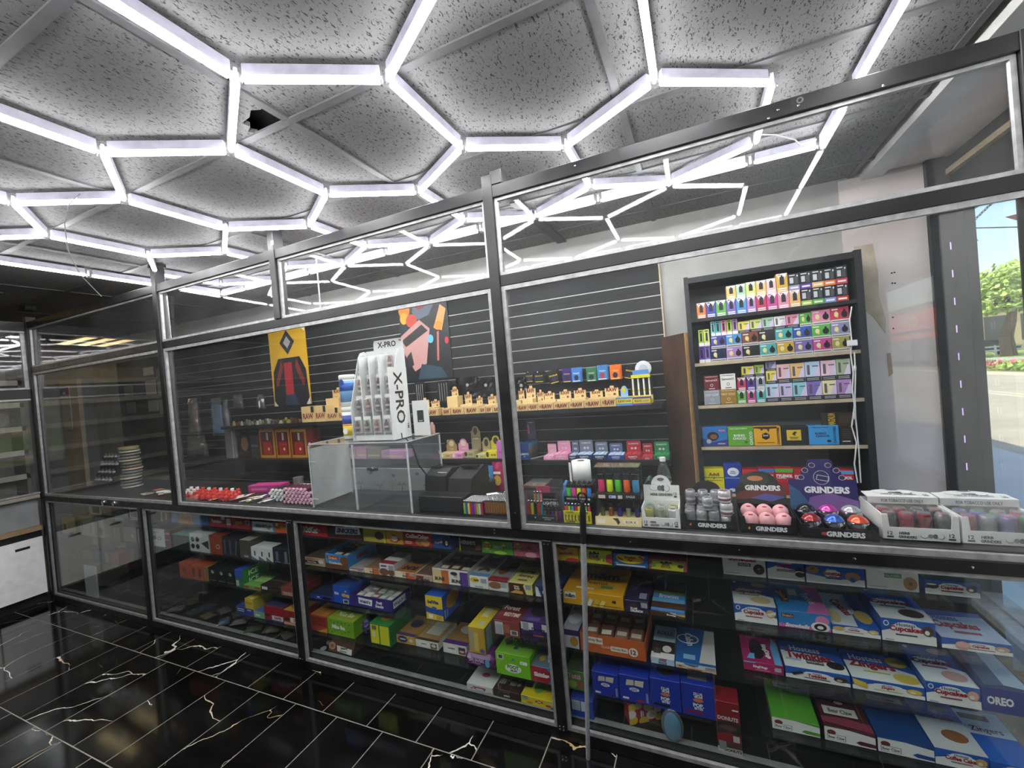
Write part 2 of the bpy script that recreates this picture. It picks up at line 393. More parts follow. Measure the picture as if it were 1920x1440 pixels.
# ================================================================ STOREFRONT WINDOW
FR = noisy('bronze_window_frame', '#17181a', '#222326', 10, .45)
win = struct(empty('window_1', (1.43, .7, .2)), 'tall storefront window with a dark frame looking onto the sunny street')
wc = Vector(win.location)
def wp(name, *a, ma=FR):
    o = bx(name, *a, ma, win); o.location -= wc; return o
wp('frame_jamb', 1.272, 1.37, 0, 1.352, 1.5, Z_C-.01); wp('frame_jamb', 1.352, 1.39, 0, 1.47, 1.5, Z_C-.01)
wp('frame_jamb', 1.38, -.03, 0, 1.47, .05, Z_C-.01)
wp('frame_header', 1.38, .05, 2.42, 1.47, 1.39, Z_C-.01); wp('frame_header_lip', 1.352, .05, 2.585, 1.38, 1.39, 2.615, ma=noisy('tan_lip', '#8a7a62', '#9a8a70', 9, .6))
wp('frame_sill', 1.38, .05, .14, 1.47, 1.39, .235, ma=noisy('grey_sill', '#7c8084', '#93979a', 9, .5))
wp('frame_sill_edge', 1.30, .05, .19, 1.38, 1.37, .225, ma=ALU); wp('window_base', 1.40, .05, 0, 1.47, 1.39, .14)
wp('window_pane', 1.422, .05, .235, 1.428, 1.39, 2.42, ma=GLASS)
m = MB()
for i in range(11): m.box(1.3485, 1.366, .62+i*.155, 1.3525, 1.3695, .66+i*.155, mat('#d9b6ff', .4, 0, .45))
o = m.ob('light_strip', win); o.location = -wc
# shop door window on the customer side (seen mirrored in the acrylic)
w2 = struct(empty('window_2', (1.43, -2.1, .2)), 'glass shop door beside the counter')
def wq(name, *a, ma=FR):
    o = bx(name, *a, ma, w2); o.location -= Vector((1.43, -2.1, .2)); return o
wq('frame_jamb', 1.38, -1.66, 0, 1.47, -.62, Z_C-.01); wq('frame_jamb', 1.38, -4.3, 0, 1.47, -2.62, Z_C-.01)
wq('frame_header', 1.38, -2.62, 2.1, 1.47, -1.66, Z_C-.01); wq('kick_panel', 1.38, -2.62, 0, 1.47, -1.66, .78); wq('door_pane', 1.422, -2.62, .78, 1.428, -1.66, 2.1, ma=GLASS)
# ================================================================ STREET
ROAD = noisy('sunlit_asphalt', '#b5aa96', '#c4b9a4', 1.2, .9); WALK = noisy('concrete_walk', '#c6c7c8', '#d4d5d4', 1.5, .9)
st = tag(bx('pavement', 1.47, -60, -.35, 4.3, 150, -.1, WALK), None, None, None, 'structure'); st['label'] = 'pale concrete pavement outside the window'
st = struct(bx('road', 4.3, -60, -.36, 13.2, 150, -.13, ROAD), 'wide sunlit asphalt road outside')
m = MB()
for x, wd in ((8.6, .12), (8.95, .12)): m.box(x, -60, -.1298, x+wd, 150, -.127, mat('#d8cfae', .8))
struct(m.ob('trim_5'), 'pale double line painted along the road')
struct(bx('kerb', 13.2, -60, -.36, 13.5, 150, -.02, noisy('kerb_stone', '#c7bda9', '#d2c8b5', 2, .9)), 'pale kerb stone at the far side of the road')
struct(bx('verge', 13.5, -60, -.36, 16.5, 150, -.04, noisy('dry_grass', '#8a9a4e', '#b2a86a', 2.5, .95)), 'strip of grass and flowers beyond the road')
struct(bx('far_lane', 16.5, -60, -.36, 24, 150, -.11, noisy('far_asphalt', '#b3aa9c', '#c2b9aa', 1, .9)), 'pale slip road beyond the flower strip')
struct(bx('lawn', 24, -60, -.36, 60, 150, -.08, noisy('lawn_green', '#7f9c46', '#9bb35c', 1, .95)), 'green lawn under the tree across the street')
BEIGE = noisy('beige_facade', '#c9ae86', '#d6bd96', .6, .85)
b = empty('building', (33, 66, -.08), 0, 'long beige building with a flat roof behind the street tree', 'building')
bx('wall', -12, 0, 0, 14, 12, 5.2, BEIGE, b); bx('parapet', -12.2, -.2, 5.2, 14.2, 12.2, 9.3, noisy('beige_parapet', '#d2b48c', '#dcc09a', .5, .85), b)
for i in range(8): bx('window', -11+i*3.1, -.06, 1.2, -9+i*3.1, 0, 4.2, mat('#4b4f4c', .3), b)
b = empty('brick_building', (12, 108, -.08), 0, 'low brick building closing the far end of the street', 'building')
bx('wall', -14, 0, 0, 16, 10, 6.5, noisy('far_brick', '#9a6a50', '#a87a5e', .7, .85), b); bx('parapet', -14.2, -.2, 6.5, 16.2, 10.2, 7.1, mat('#c8bca8', .8), b)
for i in range(9): bx('window', -13+i*3.2, -.06, 2.2, -11+i*3.2, 0, 5, mat('#4b5154', .3), b)
b = empty('shop_building', (15, -44, -.08), 0, 'dark shop across the street with an orange red fascia sign and awning', 'building')
bx('wall', 0, 0, 0, 8, 26, 3.3, mat('#3a322e', .7), b); bx('fascia', -.3, 0, 2.75, 0, 12, 4.1, mat('#e0481c', .5), b); bx('awning', -1.1, 4, 2.1, -.3, 13, 2.45, mat('#f0641e', .5), b)
bx('roof', 0, 0, 3.3, 8, 26, 4.6, mat('#6a5a50', .8), b)
for i in range(5): bx('window', -.06, 1+i*4.8, .5, 0, 4.6+i*4.8, 2.0, mat('#8a8f90', .2), b)
mm = MB(); put_print(mm, (-.31, 8, 2.9), (0, -1, 0), (0, 0, 1), 6, 1.1, [('t', 'OSW', .5, .5, .8, '#f5e6b0')]); mm.ob('fascia_lettering', b)
# street tree
def blob_tree(name, loc, label, trunk_h, crown, n, leaf, group=None, seed=1, leaves=('#8fae3c', '#a9c04e', '#6f9434')):
    rn = random.Random(seed); t = empty(name, loc, 0, label, 'tree', group)
    m = MB(); BK = noisy('bark', '#5d4c3d', '#74614e', 14, .9, .4)
    pts = [Vector((0, 0, -.05)), Vector((-.1, 0, trunk_h*.4)), Vector((.25, 0, trunk_h*.7)), Vector((.5, .1, trunk_h))]
    for i, (p, q) in enumerate(zip(pts, pts[1:])): m.bar(p, q, .55-.09*i, BK, 8, .46-.09*i)
    tips = []
    for i in range(7):
        q = Vector((rn.uniform(-1, 1)*crown[0]*.7, rn.uniform(-1, 1)*crown[1]*.7, trunk_h+rn.uniform(.2, .8)*crown[2])); m.bar(pts[-1], q, .2, BK, 6, .05); tips.append(q)
    m.ob('trunk', t)
    m = MB(); ms = [mat(c, .8) for c in leaves]
    for i in range(n):
        while True:
            a = Vector((rn.uniform(-1, 1), rn.uniform(-1, 1), rn.uniform(-.22, 1)))
            if .35 < a.length < 1: break
        lump = .8+.25*math.sin(5*a.x+seed)*math.cos(4*a.y+seed)
        c = Vector((a.x*crown[0]*lump, a.y*crown[1]*lump, trunk_h+.3+a.z*crown[2]*lump))
        d = Vector((rn.gauss(0, 1), rn.gauss(0, 1), rn.gauss(0, 1))).normalized(); e = d.orthogonal().normalized()
        s = leaf*rn.uniform(.6, 1.3); m.add([c+d*s, c+e*s*.6, c-d*s, c-e*s*.6], [(0, 1, 2, 3)], ms[i % len(ms)])
    tag(m.ob('foliage', t), kind='stuff'); return t
blob_tree('street_tree', (25.2, 49.6, -.08), 'broad leafy green tree on the lawn across the street', 4.3, (6.0, 4.2, 4.3), 3600, .27, seed=3, leaves=('#aac254', '#c6d67c', '#8cab44'))
for i, (x, y, s) in enumerate(((20.5, 60, .45), (27.0, 61.5, .55), (34, 60, .5))):
    blob_tree('bush', (x, y, -.08), ['low round bush left of the tree trunk', 'larger bush behind the tree trunk', 'bush by the beige building wall'][i], .5, (3.2*s*1.5, 2, 3.4*s), 700, .3, seed=10+i)
f = tag(MB().ob('flower_bed'), 'pink flowers and low plants along the kerb', 'flowers', kind='stuff'); rn = random.Random(5); m = MB()
for i in range(1400):
    c = Vector((rn.uniform(13.8, 16), rn.uniform(24, 36), rn.uniform(-.03, .35))); s = rn.uniform(.05, .13)
    d = Vector((rn.gauss(0, 1), rn.gauss(0, 1), rn.gauss(0, 1))).normalized(); e = d.orthogonal()
    pink = 27.5 < c.y < 31 and c.z > .1 and i % 2
    m.add([c+d*s, c+e*s, c-d*s, c-e*s], [(0, 1, 2, 3)], mat('#d8587a' if pink else ('#86a544' if i % 3 else '#a3b45a'), .8))
f.data = m.mesh()
fe = empty('white_fence', (22.5, 52, -.08), 0, 'low white rail fence in front of the parked cars', 'fence')
for i in range(9): bx('post', -.06+i*2-3, -.06, 0, .06+i*2-3, .06, 1.0, mat('#e8e4da', .7), fe)
for z in (.45, .8): bx('rail', -3, -.1, z, 13, -.06, z+.14, mat('#e8e4da', .7), fe)
def car(x, y, c, label):
    t = empty('parked_car', (x, y, -.08), 0, label, 'car', 'cars parked behind the white fence')
    m = MB(); m.prism([(-2.2, .35), (2.2, .35), (2.25, .85), (1.3, 1.0), (.8, 1.55), (-1.6, 1.58), (-2.2, 1.0)], -.85, .85, mat(c, .3)); m.ob('body', t)
    m = MB(); m.prism([(.75, 1.03), (.6, 1.45), (-1.45, 1.48), (-1.85, 1.03)], -.87, .87, mat('#20262b', .15)); m.ob('window', t)
    for xx in (-1.4, 1.4):
        m = MB(); m.lathe([(.36, -.9), (.36, .9)], mat('#1a1a1a', .7), 14, (xx, 0, .36), 'y'); m.ob('wheel', t)
car(21.6, 55.5, '#e4e6e8', 'white car parked behind the fence across the street'); car(26.6, 56, '#23303c', 'dark car parked behind the fence across the street')
m = MB(); m.bar((18.9, 43, -.1), (18.9, 43, 2.9), .07, mat('#7f8076', .7), 6); tag(m.ob('sign_post'), 'thin grey post standing on the far verge', 'post')
struct(bx('trim_6', 1.56, .3, 2.56, 1.85, 3.2, 2.60, noisy('awning_cloth', '#c9b48c', '#d8c49c', 3, .8)), 'tan awning edge above the window outside')
# pennant bunting outside the window
bn = empty('pennant_bunting', (1.75, .9, 2.2), 0, 'string of red and blue pennant flags hanging outside the window', 'bunting')
p0, p1 = at(1812, 428, x=1.75), at(1990, 424, x=1.75); o0 = Vector((1.75, .9, 2.2))
m = MB(); m.path([p0-o0, p1-o0], .004, mat('#3a3a3c', .6), 5); m.ob('string', bn)
def flag(px, py, qx, qy, tx, ty, c):
    a, b, t = at(px, py, x=1.75)-o0, at(qx, qy, x=1.75)-o0, at(tx, ty, x=1.752)-o0
    m = MB(); k = Vector((.003, 0, 0)); m.add([a, b, t, a+k, b+k, t+k], [(0, 1, 2), (3, 5, 4), (0, 3, 4, 1), (1, 4, 5, 2), (2, 5, 3, 0)], mat(c, .6)); m.ob('flag', bn)
flag(1811, 425, 1814, 444, 1834, 452, '#5b7fb0'); flag(1930, 395, 1930, 420, 1884, 407, '#c8414e'); flag(1940, 421, 1940, 445, 1905, 426, '#c8414e'); flag(1975, 400, 1975, 425, 1935, 428, '#e8e8e8')
ch = empty('hanging_chain', (1.7, 1.2, 2.3), 0, 'dark metal chain hanging outside at the window top', 'chain')
a0, a1 = at(1811, 428, x=1.7), at(1893, 349, x=1.7); n = 17
for i in range(n):
    c = a0.lerp(a1, (i+.5)/n)-Vector((1.7, 1.2, 2.3)); d = (a1-a0).normalized(); e = Vector((1, 0, 0)) if i % 2 else d.cross(Vector((1, 0, 0)))
    L = (a1-a0).length/n*.62; m = MB()
    pts = [c+d*(L*math.cos(6.2832*k/10))+e*(.4*L*math.sin(6.2832*k/10)) for k in range(11)]; m.path(pts, L*.13, mat('#26282c', .5, .6), 5); m.ob('link', ch)
# ================================================================ PARTITION, COUNTER AND DISPLAY CASES
ZT = .976                                  # counter top
part = struct(empty('wall_partition', (-2.3, 0, 0)), 'black framed clear acrylic partition above and below the shop counter')
pc = Vector((-2.3, 0, 0))
def pp(name, x0, y0, z0, x1, y1, z1, ma, bev=0):
    o = bx(name, x0, y0, z0, x1, y1, z1, ma, part, bev); o.location -= pc; return o
XL, XR = -5.53, .962
pp('beam', XL-.03, -.03, 2.494, XR, .03, 2.55, BLACKM, .002)
pp('rail', XL, -.026, 2.088, XR+.02, .026, 2.138, BLACKM, .002)
pp('counter_rail', XL, -.03, .922, 1.0, .03, .966, BLACKM, .002)
pp('kick_rail', XL, -.02, 0, 1.0, .02, .055, BLACKM, .002)
pp('beam_joint_plate', .37, -.0315, 2.498, .41, -.03, 2.546, mat('#1b1b1d', .5))
for x, z0, z1, wd in ((XL, 0, 2.6, .05), (-3.487, .966, 2.69, .05), (-2.262, 2.138, 2.695, .05), (-.816, .966, 2.60, .05), (XR-.005, .966, 2.55, .04), (-3.957, .055, .922, .045), (-2.325, .055, .922, .045), (-.672, .055, .922, .045)):
    pp('post', x-wd/2, -.034, z0, x+wd/2, .034, z1, BLACKM, .002)
pp('ceiling_bracket', -2.30, -.034, 2.676, -2.22, .034, 2.698, mat('#141416', .6)); pp('post_stub', -.80, -.03, 2.55, -.74, .034, 2.618, BLACKM, .004)
pp('ceiling_bracket', -5.6, -.034, 2.66, -5.48, .034, 2.698, mat('#1a1a1a', .6)); pp('ceiling_bracket', -3.53, -.034, 2.672, -3.44, .034, 2.698, mat('#141416', .6))
pp('paper_tag', -2.253, -.0352, 2.575, -2.233, -.034, 2.60, mat('#e9dcae', .7))
def pane(name, x0, z0, x1, z1, ma=ACRYL, tw=.016, y=0):
    """one clear sheet with its aluminium edge strips"""
    o = pp(name, x0, y-.003, z0, x1, y+.003, z1, ma)
    yf = -.031
    for a in ((x0, z0, x1, z0+tw), (x0, z1-tw, x1, z1), (x0, z0+tw, x0+tw, z1-tw), (x1-tw, z0+tw, x1, z1-tw)):
        s = bx('edge_strip', a[0], -.022, a[1], a[2], -.006, a[3], ALU, o); s.location -= o.location+pc
    return o
ux = [(-5.505, -3.512), (-3.462, -2.287), (-2.237, -.841), (-.791, .935)]
for a, b in ux: pane('transom_pane', a, 2.138, b, 2.494, TRANS, .014).rotation_euler = (-.015, 0, 0)
for a, b in ((-5.505, -3.512), (-3.462, -.841), (-.791, 1.0)): pane('counter_pane', a, .966, b, 2.088, tw=.02)
for a, b in ((-5.505, -3.98), (-3.934, -2.348), (-2.302, -.695), (-.649, 1.0)): pane('case_pane', a, .055, b, .922, GLASS, .016)
for x in (-1.93, ): pp('pane_edge', x-.004, -.012, 2.145, x+.004, -.008, 2.455, ALU)
pp('pane_edge', -3.39, -.012, 2.145, -3.375, -.008, 2.455, ALU)
SC = MB(); SC.lathe([(.0045, 0), (.004, -.0015), (.002, -.0022)], CHROME, 8, (0, 0, 0), 'y'); scm = SC.mesh()
for x, z in ((-.93, .937), (-.93, .952), (-.682, .905), (-.664, .905), (-.682, .075), (-.664, .075), (-.682, .06), (-.664, .06), (-.836, 2.088), (-.836, 2.105), (-2.335, .905), (-2.317, .905), (-2.335, .07), (-2.317, .07), (-.3, .944), (.1, .944), (.45, .944), (.75, .944), (-.812, 1.04), (.33, 2.52), (.39, 2.515), (.3, 2.5), (-.4, 2.53), (.62, 2.5)):
    o = link('screw', scm, part); o.location = Vector((x, -.0345 if z < 1.1 and x in (-.682, -.664, -2.335, -2.317, -.812) else -.031, z))-pc
for x in (-4.46, -4.30):
    m = MB(); m.lathe([(.022, 0), (.022, -.008), (.014, -.012)], CHROME, 14, (0, 0, 0), 'y'); o = m.ob('lock', part); o.location = Vector((x, -.03, .944))-pc
m = MB(); m.bar((.395, -.0335, 2.53), (.395, -.0302, 2.53), .011, CHROME, 10); m.bar((.395, -.034, 2.53), (.395, -.0335, 2.53), .006, mat('#111111', .6), 8); o = m.ob('bolt', part); o.location = -pc
# counter top and cases behind the glass
ct = tag(bx('counter_top', -5.5, .035, .945, 1.0, .56, ZT, DARKBOARD, None, .003), 'long black laminate counter top behind the acrylic', 'counter')
SHB = noisy('grey_case_strip', '#7c7c7b', '#919190', 12, .5)
def case(name, x0, x1, label, shelves, back='#111214'):
    t = empty(name, ((x0+x1)/2, .28, 0), 0, label, 'display case'); c = Vector(t.location)
    def q(n, *a, ma=DARKBOARD):
        o = bx(n, *a, ma, t); o.location -= c; return o
    q('base', x0, .021, .02, x1, .54, .085); q('front_ledge', x0, .0215, .085, x1, .05, .0865, ma=SHB)
    q('back_panel', x0, .525, .085, x1, .54, .938, ma=noisy('case_back', back, back, 9, .5))
    for s in shelves:
        a, b, y0, z = s[:4]
        q('glass_shelf', a, y0-.012, z-.0075, b, .515, z-.0015, ma=GLASS)
        for xx in (a+.1, (a+b)/2, b-.1): q('bracket', xx-.004, .40, z-.05, xx+.004, .524, z-.0078, ma=mat('#5a5c5e', .4, .7))
    for xx in (x0+.3, x1-.3): q('shelf_standard', xx-.009, .517, .1, xx+.009, .525, .92, ma=mat('#4d5052', .4, .7))
    return t
LV = (.80, .60, .39, .195)
case('display_case', -.67, .975, 'long black glass fronted display case full of boxed cakes', [(-.66, .97, .05, z) for z in LV[:3]]+[(-.66, -.046, .05, LV[3]), (.13, .97, .05, LV[3])])
case('display_case', -2.32, -.675, 'middle glass fronted display case with rows of snack cartons', [(-2.31, -.68, .05, z) for z in (.80, .60, .195)]+[(-2.31, -1.27, .05, .39), (-1.08, -.68, .05, .39)])
case('display_case', -3.95, -2.325, 'dim glass fronted display case with gadgets and candy', [(-3.94, -2.33, .05, z) for z in LV])
case('display_case', -5.50, -3.955, 'darkest display case at the far corner with a white board inside', [(-5.48, -3.96, .05, z) for z in LV])
# ================================================================ HEXAGON LIGHTS
hexl = empty('hexagon_ceiling_light', (-1.6, -.6, 2.66), 0, 'connected grid of white hexagon tube lights across the ceiling', 'ceiling light')
hc = Vector((-1.6, -.6, 2.66))
LEDM = mat('#ffffff', .4, 0, LED); HOUS = noisy('lilac_housing', '#aaa7b8', '#bcb9c8', 20, .5)
DX, XB = .389, -.058
def vx(k): return XB-DX*k
ROWY = [.03-.468*3-.234*4, 0]             # filled below
edges = set(); node = set()
HT, HS = .469, .2345
# zigzag rows: even row r has low/high pairs; node (k, r) at y
def zy(r, up): return [-.20, -.665, -.905, -1.37, -1.61, -2.075, -2.315][0]
levels = []                                # (y of inner vertex, y of outer vertex, parity)
yv = .03; par = 1
rows_ = []
for r in range(2):                         # r-th zigzag: outer (far) y and inner (near) y
    rows_.append((yv, yv-HS, par)); yv -= HS+HT; par ^= 1
def P2(k, r):
    far, near, par = rows_[r]
    return (vx(k), far if (k % 2) == par else near)
KMAX = 10
for r in range(2):
    for k in range(-1, KMAX):
        if k+1 <= 9: edges.add((P2(k, r), P2(k+1, r)))
    for k in range(-1, KMAX):
        far, near, par = rows_[r]
        if (k % 2) == par:
            if r == 0: edges.add((P2(k, 0), (vx(k), .49)))
            else: edges.add((P2(k, r), (vx(k), rows_[r-1][1])))
# far zigzag: (k,odd) heads at .49 joined up to the border line
for k in range(-1, KMAX):
    if k % 2 == 1 or k == -1:
        if k+1 <= 9: edges.add(((vx(k), .49), (vx(k+1), .70)))
        if k-1 >= -1: edges.add(((vx(k), .49), (vx(k-1), .70)))
YN = rows_[1][1]-HT; YE_ = YN-.215            # near heads and the near border
for k in range(-1, KMAX):
    if k % 2 == 1:
        edges.add(((vx(k), rows_[1][1]), (vx(k), YN)))
        if k+1 <= 9: edges.add(((vx(k), YN), (vx(k+1), YE_)))
        if k-1 >= -1: edges.add(((vx(k), YN), (vx(k-1), YE_)))
for k in range(-1, 9): edges.add(((vx(k), .70), (vx(k+1), .70))); edges.add(((vx(k), YE_), (vx(k+1), YE_)))
edges.add(((vx(-1), YE_), (.63, YE_))); edges.add(((vx(9), YE_), (-3.885, YE_)))
edges.add(((vx(-1), .70), (.63, .70)))
yb = [.70, .24, -.22, -.68, -1.14, YE_]
for a, b in zip(yb, yb[1:]): edges.add(((.63, a), (.63, b))); edges.add(((-3.885, a), (-3.885, b)))
edges.add(((vx(9), .70), (-3.885, .70)))
HM = MB(); L0 = 1.0
conn = MB(); conn.lathe([(.018, -.022), (.02, 0), (.018, .03)], CLEAR, 10); conn.bar((0, 0, -.014), (0, 0, .025), .006, mat('#d8d8da', .4), 6)
cmesh = conn.mesh(); meshes = {}
pts = set()
for a, b in sorted(edges):
    a3, b3 = Vector((a[0], a[1], 2.66)), Vector((b[0], b[1], 2.66)); d = b3-a3; L = d.length
    key = round(L, 3)
    if key not in meshes:
        h = MB(); h.box(-L/2+.022, -.012, -.004, L/2-.022, .012, .032, HOUS, .002)
        e = MB(); e.prism([(-.0115, -.0045), (-.011, -.014), (-.006, -.0195), (.006, -.0195), (.011, -.014), (.0115, -.0045)], -L/2+.024, L/2-.024, LEDM)
        meshes[key] = (h.mesh(), e.mesh())
    t = link('tube_housing', meshes[key][0], hexl); t.location = (a3+b3)/2-hc; ang = math.atan2(d.y, d.x); t.rotation_euler = (0, 0, ang)
    e = link('diffuser', meshes[key][1], t); e.rotation_euler = (0, 0, -math.pi/2)
    pts.add((round(a[0], 3), round(a[1], 3))); pts.add((round(b[0], 3), round(b[1], 3)))
for p in sorted(pts):
    o = link('corner_connector', cmesh, hexl); o.location = Vector((p[0], p[1], 2.66))-hc
# loose wire hanging from the ceiling
m = MB(); q = [at(150, 363, z=2.68), at(128, 385, z=2.62), at(121, 420, z=2.55), at(127, 468, z=2.46), at(150, 515, z=2.36), at(190, 556, z=2.27)]
c0 = q[0]; m.path([p-c0 for p in q], .0022, mat('#5f5f60', .5), 5); o = m.ob('loose_wire'); o.location = c0; tag(o, 'thin loose wire dangling from the ceiling', 'wire')
m = MB(); q = [at(1413, 252, z=2.67), at(1455, 253, z=2.675), at(1490, 262, z=2.64), at(1500, 272, z=2.63), at(1530, 262, z=2.67)]; c0 = q[0]
m.path([p-c0 for p in q], .0035, mat('#b8b8ba', .5), 6); o = m.ob('light_cable'); o.location = c0; tag(o, 'short white cable between the hexagon light and the border tube', 'cable')
# long dark batten screwed to the ceiling behind the partition
b0, b1 = at(962, 375, z=2.69), at(1078, 476, z=2.69)
# ================================================================ BACK WALL: SLAT PANELS AND SHELVES
CS = crop(960, 660, 6.19); CL = crop(800, 780, 7.2); C5 = crop(640, 480, 3); CF = crop(560, 640, 4.5); C4 = crop(0, 480, 3); CJ = crop(300, 580, 4.8)
SLATM = noisy('black_slat_board', '#090a0c', '#0f1013', 6, .62); INS = noisy('slat_groove_insert', '#8d8d8a', '#a8a8a4', 9, .4, metal=.4)
sw = struct(empty('wall_slat_panel', (-3.1, 1.42, .6)), 'black slat wall panel with pale metal lines behind the counter'); sc_ = Vector((-3.1, 1.42, .6))
z = 2.258; lines = [2.258-.0935*k for k in range(18)]
o = bx('slat', -6.0, 1.392, 2.2615, -.19, 1.4195, 2.385, SLATM, sw, .002); o.location -= sc_
for a in lines:
    o = bx('slat', -6.0, 1.392, a-.0935+.0035, -.19, 1.4195, a-.0035, SLATM, sw, .002); o.location -= sc_
    o = bx('groove_strip', -6.0, 1.3935, a-.0034, -.19, 1.4195, a+.0034, INS, sw); o.location -= sc_
o = bx('edge_trim', -.19, 1.388, .6, -.181, 1.4195, 2.385, noisy('raw_edge', '#b9a98c', '#cbbda2', 20, .8), sw); o.location -= sc_
o = bx('top_trim', -6.0, 1.388, 2.385, -.181, 1.4195, 2.40, mat('#d8d8d4', .6), sw); o.location -= sc_
BSH = noisy('black_shelf_board', '#111113', '#1a1a1c', 8, .5)
YR, ZR = 1.13, 1.412
sh1 = tag(bx('wall_shelf', -4.75, YR-.02, ZR-.03, -.22, 1.3915, ZR, BSH), 'long black wall shelf holding kraft rolling paper boxes', 'shelf')
YE, ZE = 1.13, 1.042
sh2 = tag(bx('wall_shelf', -1.18, YE-.03, ZE-.03, -.2, 1.3915, ZE, BSH), 'black wall shelf holding pink navy red and green paper boxes', 'shelf')
ZE2 = 1.055
sh3 = tag(bx('wall_shelf', -5.6, YE-.03, ZE2-.03, -1.3, 1.3915, ZE2, BSH), 'black wall shelf behind the acrylic box with small display cartons', 'shelf')
KR, RED = '#d9b97e', '#7a2318'
def kraft(txt='RAW', logo=True):
    f = [('t', txt, .58 if logo else .5, .48, .62, RED, .66, 0, 0, .05)]
    if logo: f += [('e', .16, .5, .07, .2, '#9c6b3c')]
    return {'f': f}
GR = 'kraft rolling paper boxes on the wall shelf'
lab = ['kraft rolling paper box with plain front nearest the partition post', 'kraft rolling paper box with a dark corner flash', 'wide kraft rolling paper box with a round emblem', 'kraft rolling paper box with small print above its red name',
       'kraft rolling paper box with a brown square patch', 'kraft rolling paper box with a tape tab on its front', 'tall kraft rolling paper box beside the blue and yellow one']
its = [(55, 185, 610), (187, 300, 600), (303, 482, 598), (486, 660, 588), (664, 836, 574), (840, 1030, 562), (1034, 1212, 540)]
row(CS, YR, ZR, [(a, b, t, .10, 'rolling_paper_box', l, 'paper box', KR, kraft()) for (a, b, t), l in zip(its, lab)], group=GR)
row(CS, YR, ZR, [(1216, 1404, 530, .10, 'rolling_paper_box', 'yellow rolling paper box with a blue lower band', 'paper box', '#e4d23c', {'f': [('r', 0, 0, 1, .28, '#5b8fd0'), ('r', 0, .8, 1, 1, '#5b8fd0'), ('t', 'RAW', .3, .53, .3, '#6b1c18', .4), ('t', 'CONES', .72, .53, .18, '#274a80', .4)]}),
                 (1408, 1610, 525, .10, 'rolling_paper_box', 'yellow rolling paper box with purple bands', 'paper box', '#e4d23c', {'f': [('r', 0, 0, 1, .22, '#6a4a9c'), ('r', 0, .78, 1, 1, '#5b3f92'), ('t', 'RAW', .3, .5, .3, '#6b1c18', .4), ('t', 'CONES', .72, .5, .18, '#274a80', .4)]})])
def open_box(cr, y, z, x0, x1, yt, d, hx0, hx1, ht, name, label, cat, col, prints=None, head=None, hprints=None, shape='flat', group=None, inner=None, hy=None):
    """counter display: carton with a raised header card at its back"""
    p0, p1 = xon(cr(x0, yt)[0], y, z), xon(cr(x1, yt)[0], y, z); X = (p0+p1)/2; h = max(.015, zon(cr(x0, yt)[1], X, y)-z)
    o = carton(name, label, cat, p1-p0-.0012, d, h, col, prints, (X, y+d/2, z), group=group)
    yb = y+d-.003 if hy is None else hy
    a, b = xon(cr(hx0, ht)[0], yb, z+h), xon(cr(hx1, ht)[0], yb, z+h); zt = zon(cr(hx0, ht)[1], (a+b)/2, yb)-z
    a = max(a-X, -(p1-p0)/2+.001); b = min(b-X, (p1-p0)/2-.001)
    if b-a < (p1-p0)*.55: a, b = -(p1-p0)*.46, (p1-p0)*.46
    w2 = b-a; c = (a+b)/2
    if shape == 'arch':
        n = 10; r = w2*.36; zc = zt-r
        pts = [(a, h*.6), (b, h*.6), (b, zc-r*.25), (c+r, zc-r*.1)]+[(c+r*math.cos(math.pi*i/n), zc+r*math.sin(math.pi*i/n)) for i in range(1, n)]+[(c-r, zc-r*.1), (a, zc-r*.25)]
    elif shape == 'tab':
        k = zt-(zt-h)*.22
        pts = [(a, h*.6), (b, h*.6), (b, k), (c+w2*.2, k), (c+w2*.17, zt), (c-w2*.1, zt), (c-w2*.14, k), (a, k)]
    else:
        k = w2*.08; pts = [(a, h*.6), (b, h*.6), (b, zt-k), (b-k, zt), (a+k, zt), (a, zt-k)]
    m = MB(); ly = yb-(y+d/2); m.prism(pts, ly-.0015, ly+.0015, mat(head or (col if isinstance(col, str) else col['*']), .5)); hd = m.ob('header_card', o)
    if hprints:
        m = MB(); put_print(m, (a, ly-.0018, h), (1, 0, 0), (0, 0, 1), w2, zt-h, hprints); m.ob('header_print', hd)
    if inner:
        n = 5; m = MB()
        for i in range(n):
            xx = -((p1-p0)/2)+.006+(i+.5)*((p1-p0)-.012)/n; ww = (p1-p0-.012)/n*.44
            m.box(xx-ww, -d/2+.006, h+.0006, xx+ww, d/2-.008, h+.004+.003*(i % 2), mat(inner, .5))
        m.ob('paper_packs', o)
    return o
RT = [('t', 'RAW', .5, .62, .38, RED, .8, 0, 0, .04), ('r', .62, .08, .8, .28, '#6b4a2c'), ('r', .15, .1, .45, .14, '#9c7a4c')]
up = [(40, 112, 560, 42, 110, 425, 'open kraft box at the left end by the metal post'), (128, 250, 545, 130, 210, 395, 'tall narrow open kraft box second along from the metal post'), (258, 341, 590, 260, 340, 440, 'open kraft box with dark name third along from the post'), (345, 520, 560, 372, 498, 455, 'open kraft box with a bright red slanted name'),
      (525, 690, 550, 527, 688, 435, 'open kraft box with a round topped tab and red name'), (695, 862, 540, 697, 862, 420, 'tall open kraft box with a brown square on its header'), (885, 1058, 535, 888, 1056, 437, 'low open kraft box above the taped carton'), (1062, 1240, 520, 1064, 1240, 392, 'tallest open kraft box beside the blue display')]
for i, (a, b, t, c, d_, ht, l) in enumerate(up):
    open_box(CS, YR+.105, ZR, a, b, t, .09, c, d_, ht, 'rolling_paper_display', l, 'paper box', '#dfc48c', None, '#dfc48c', RT, 'tab', GR)
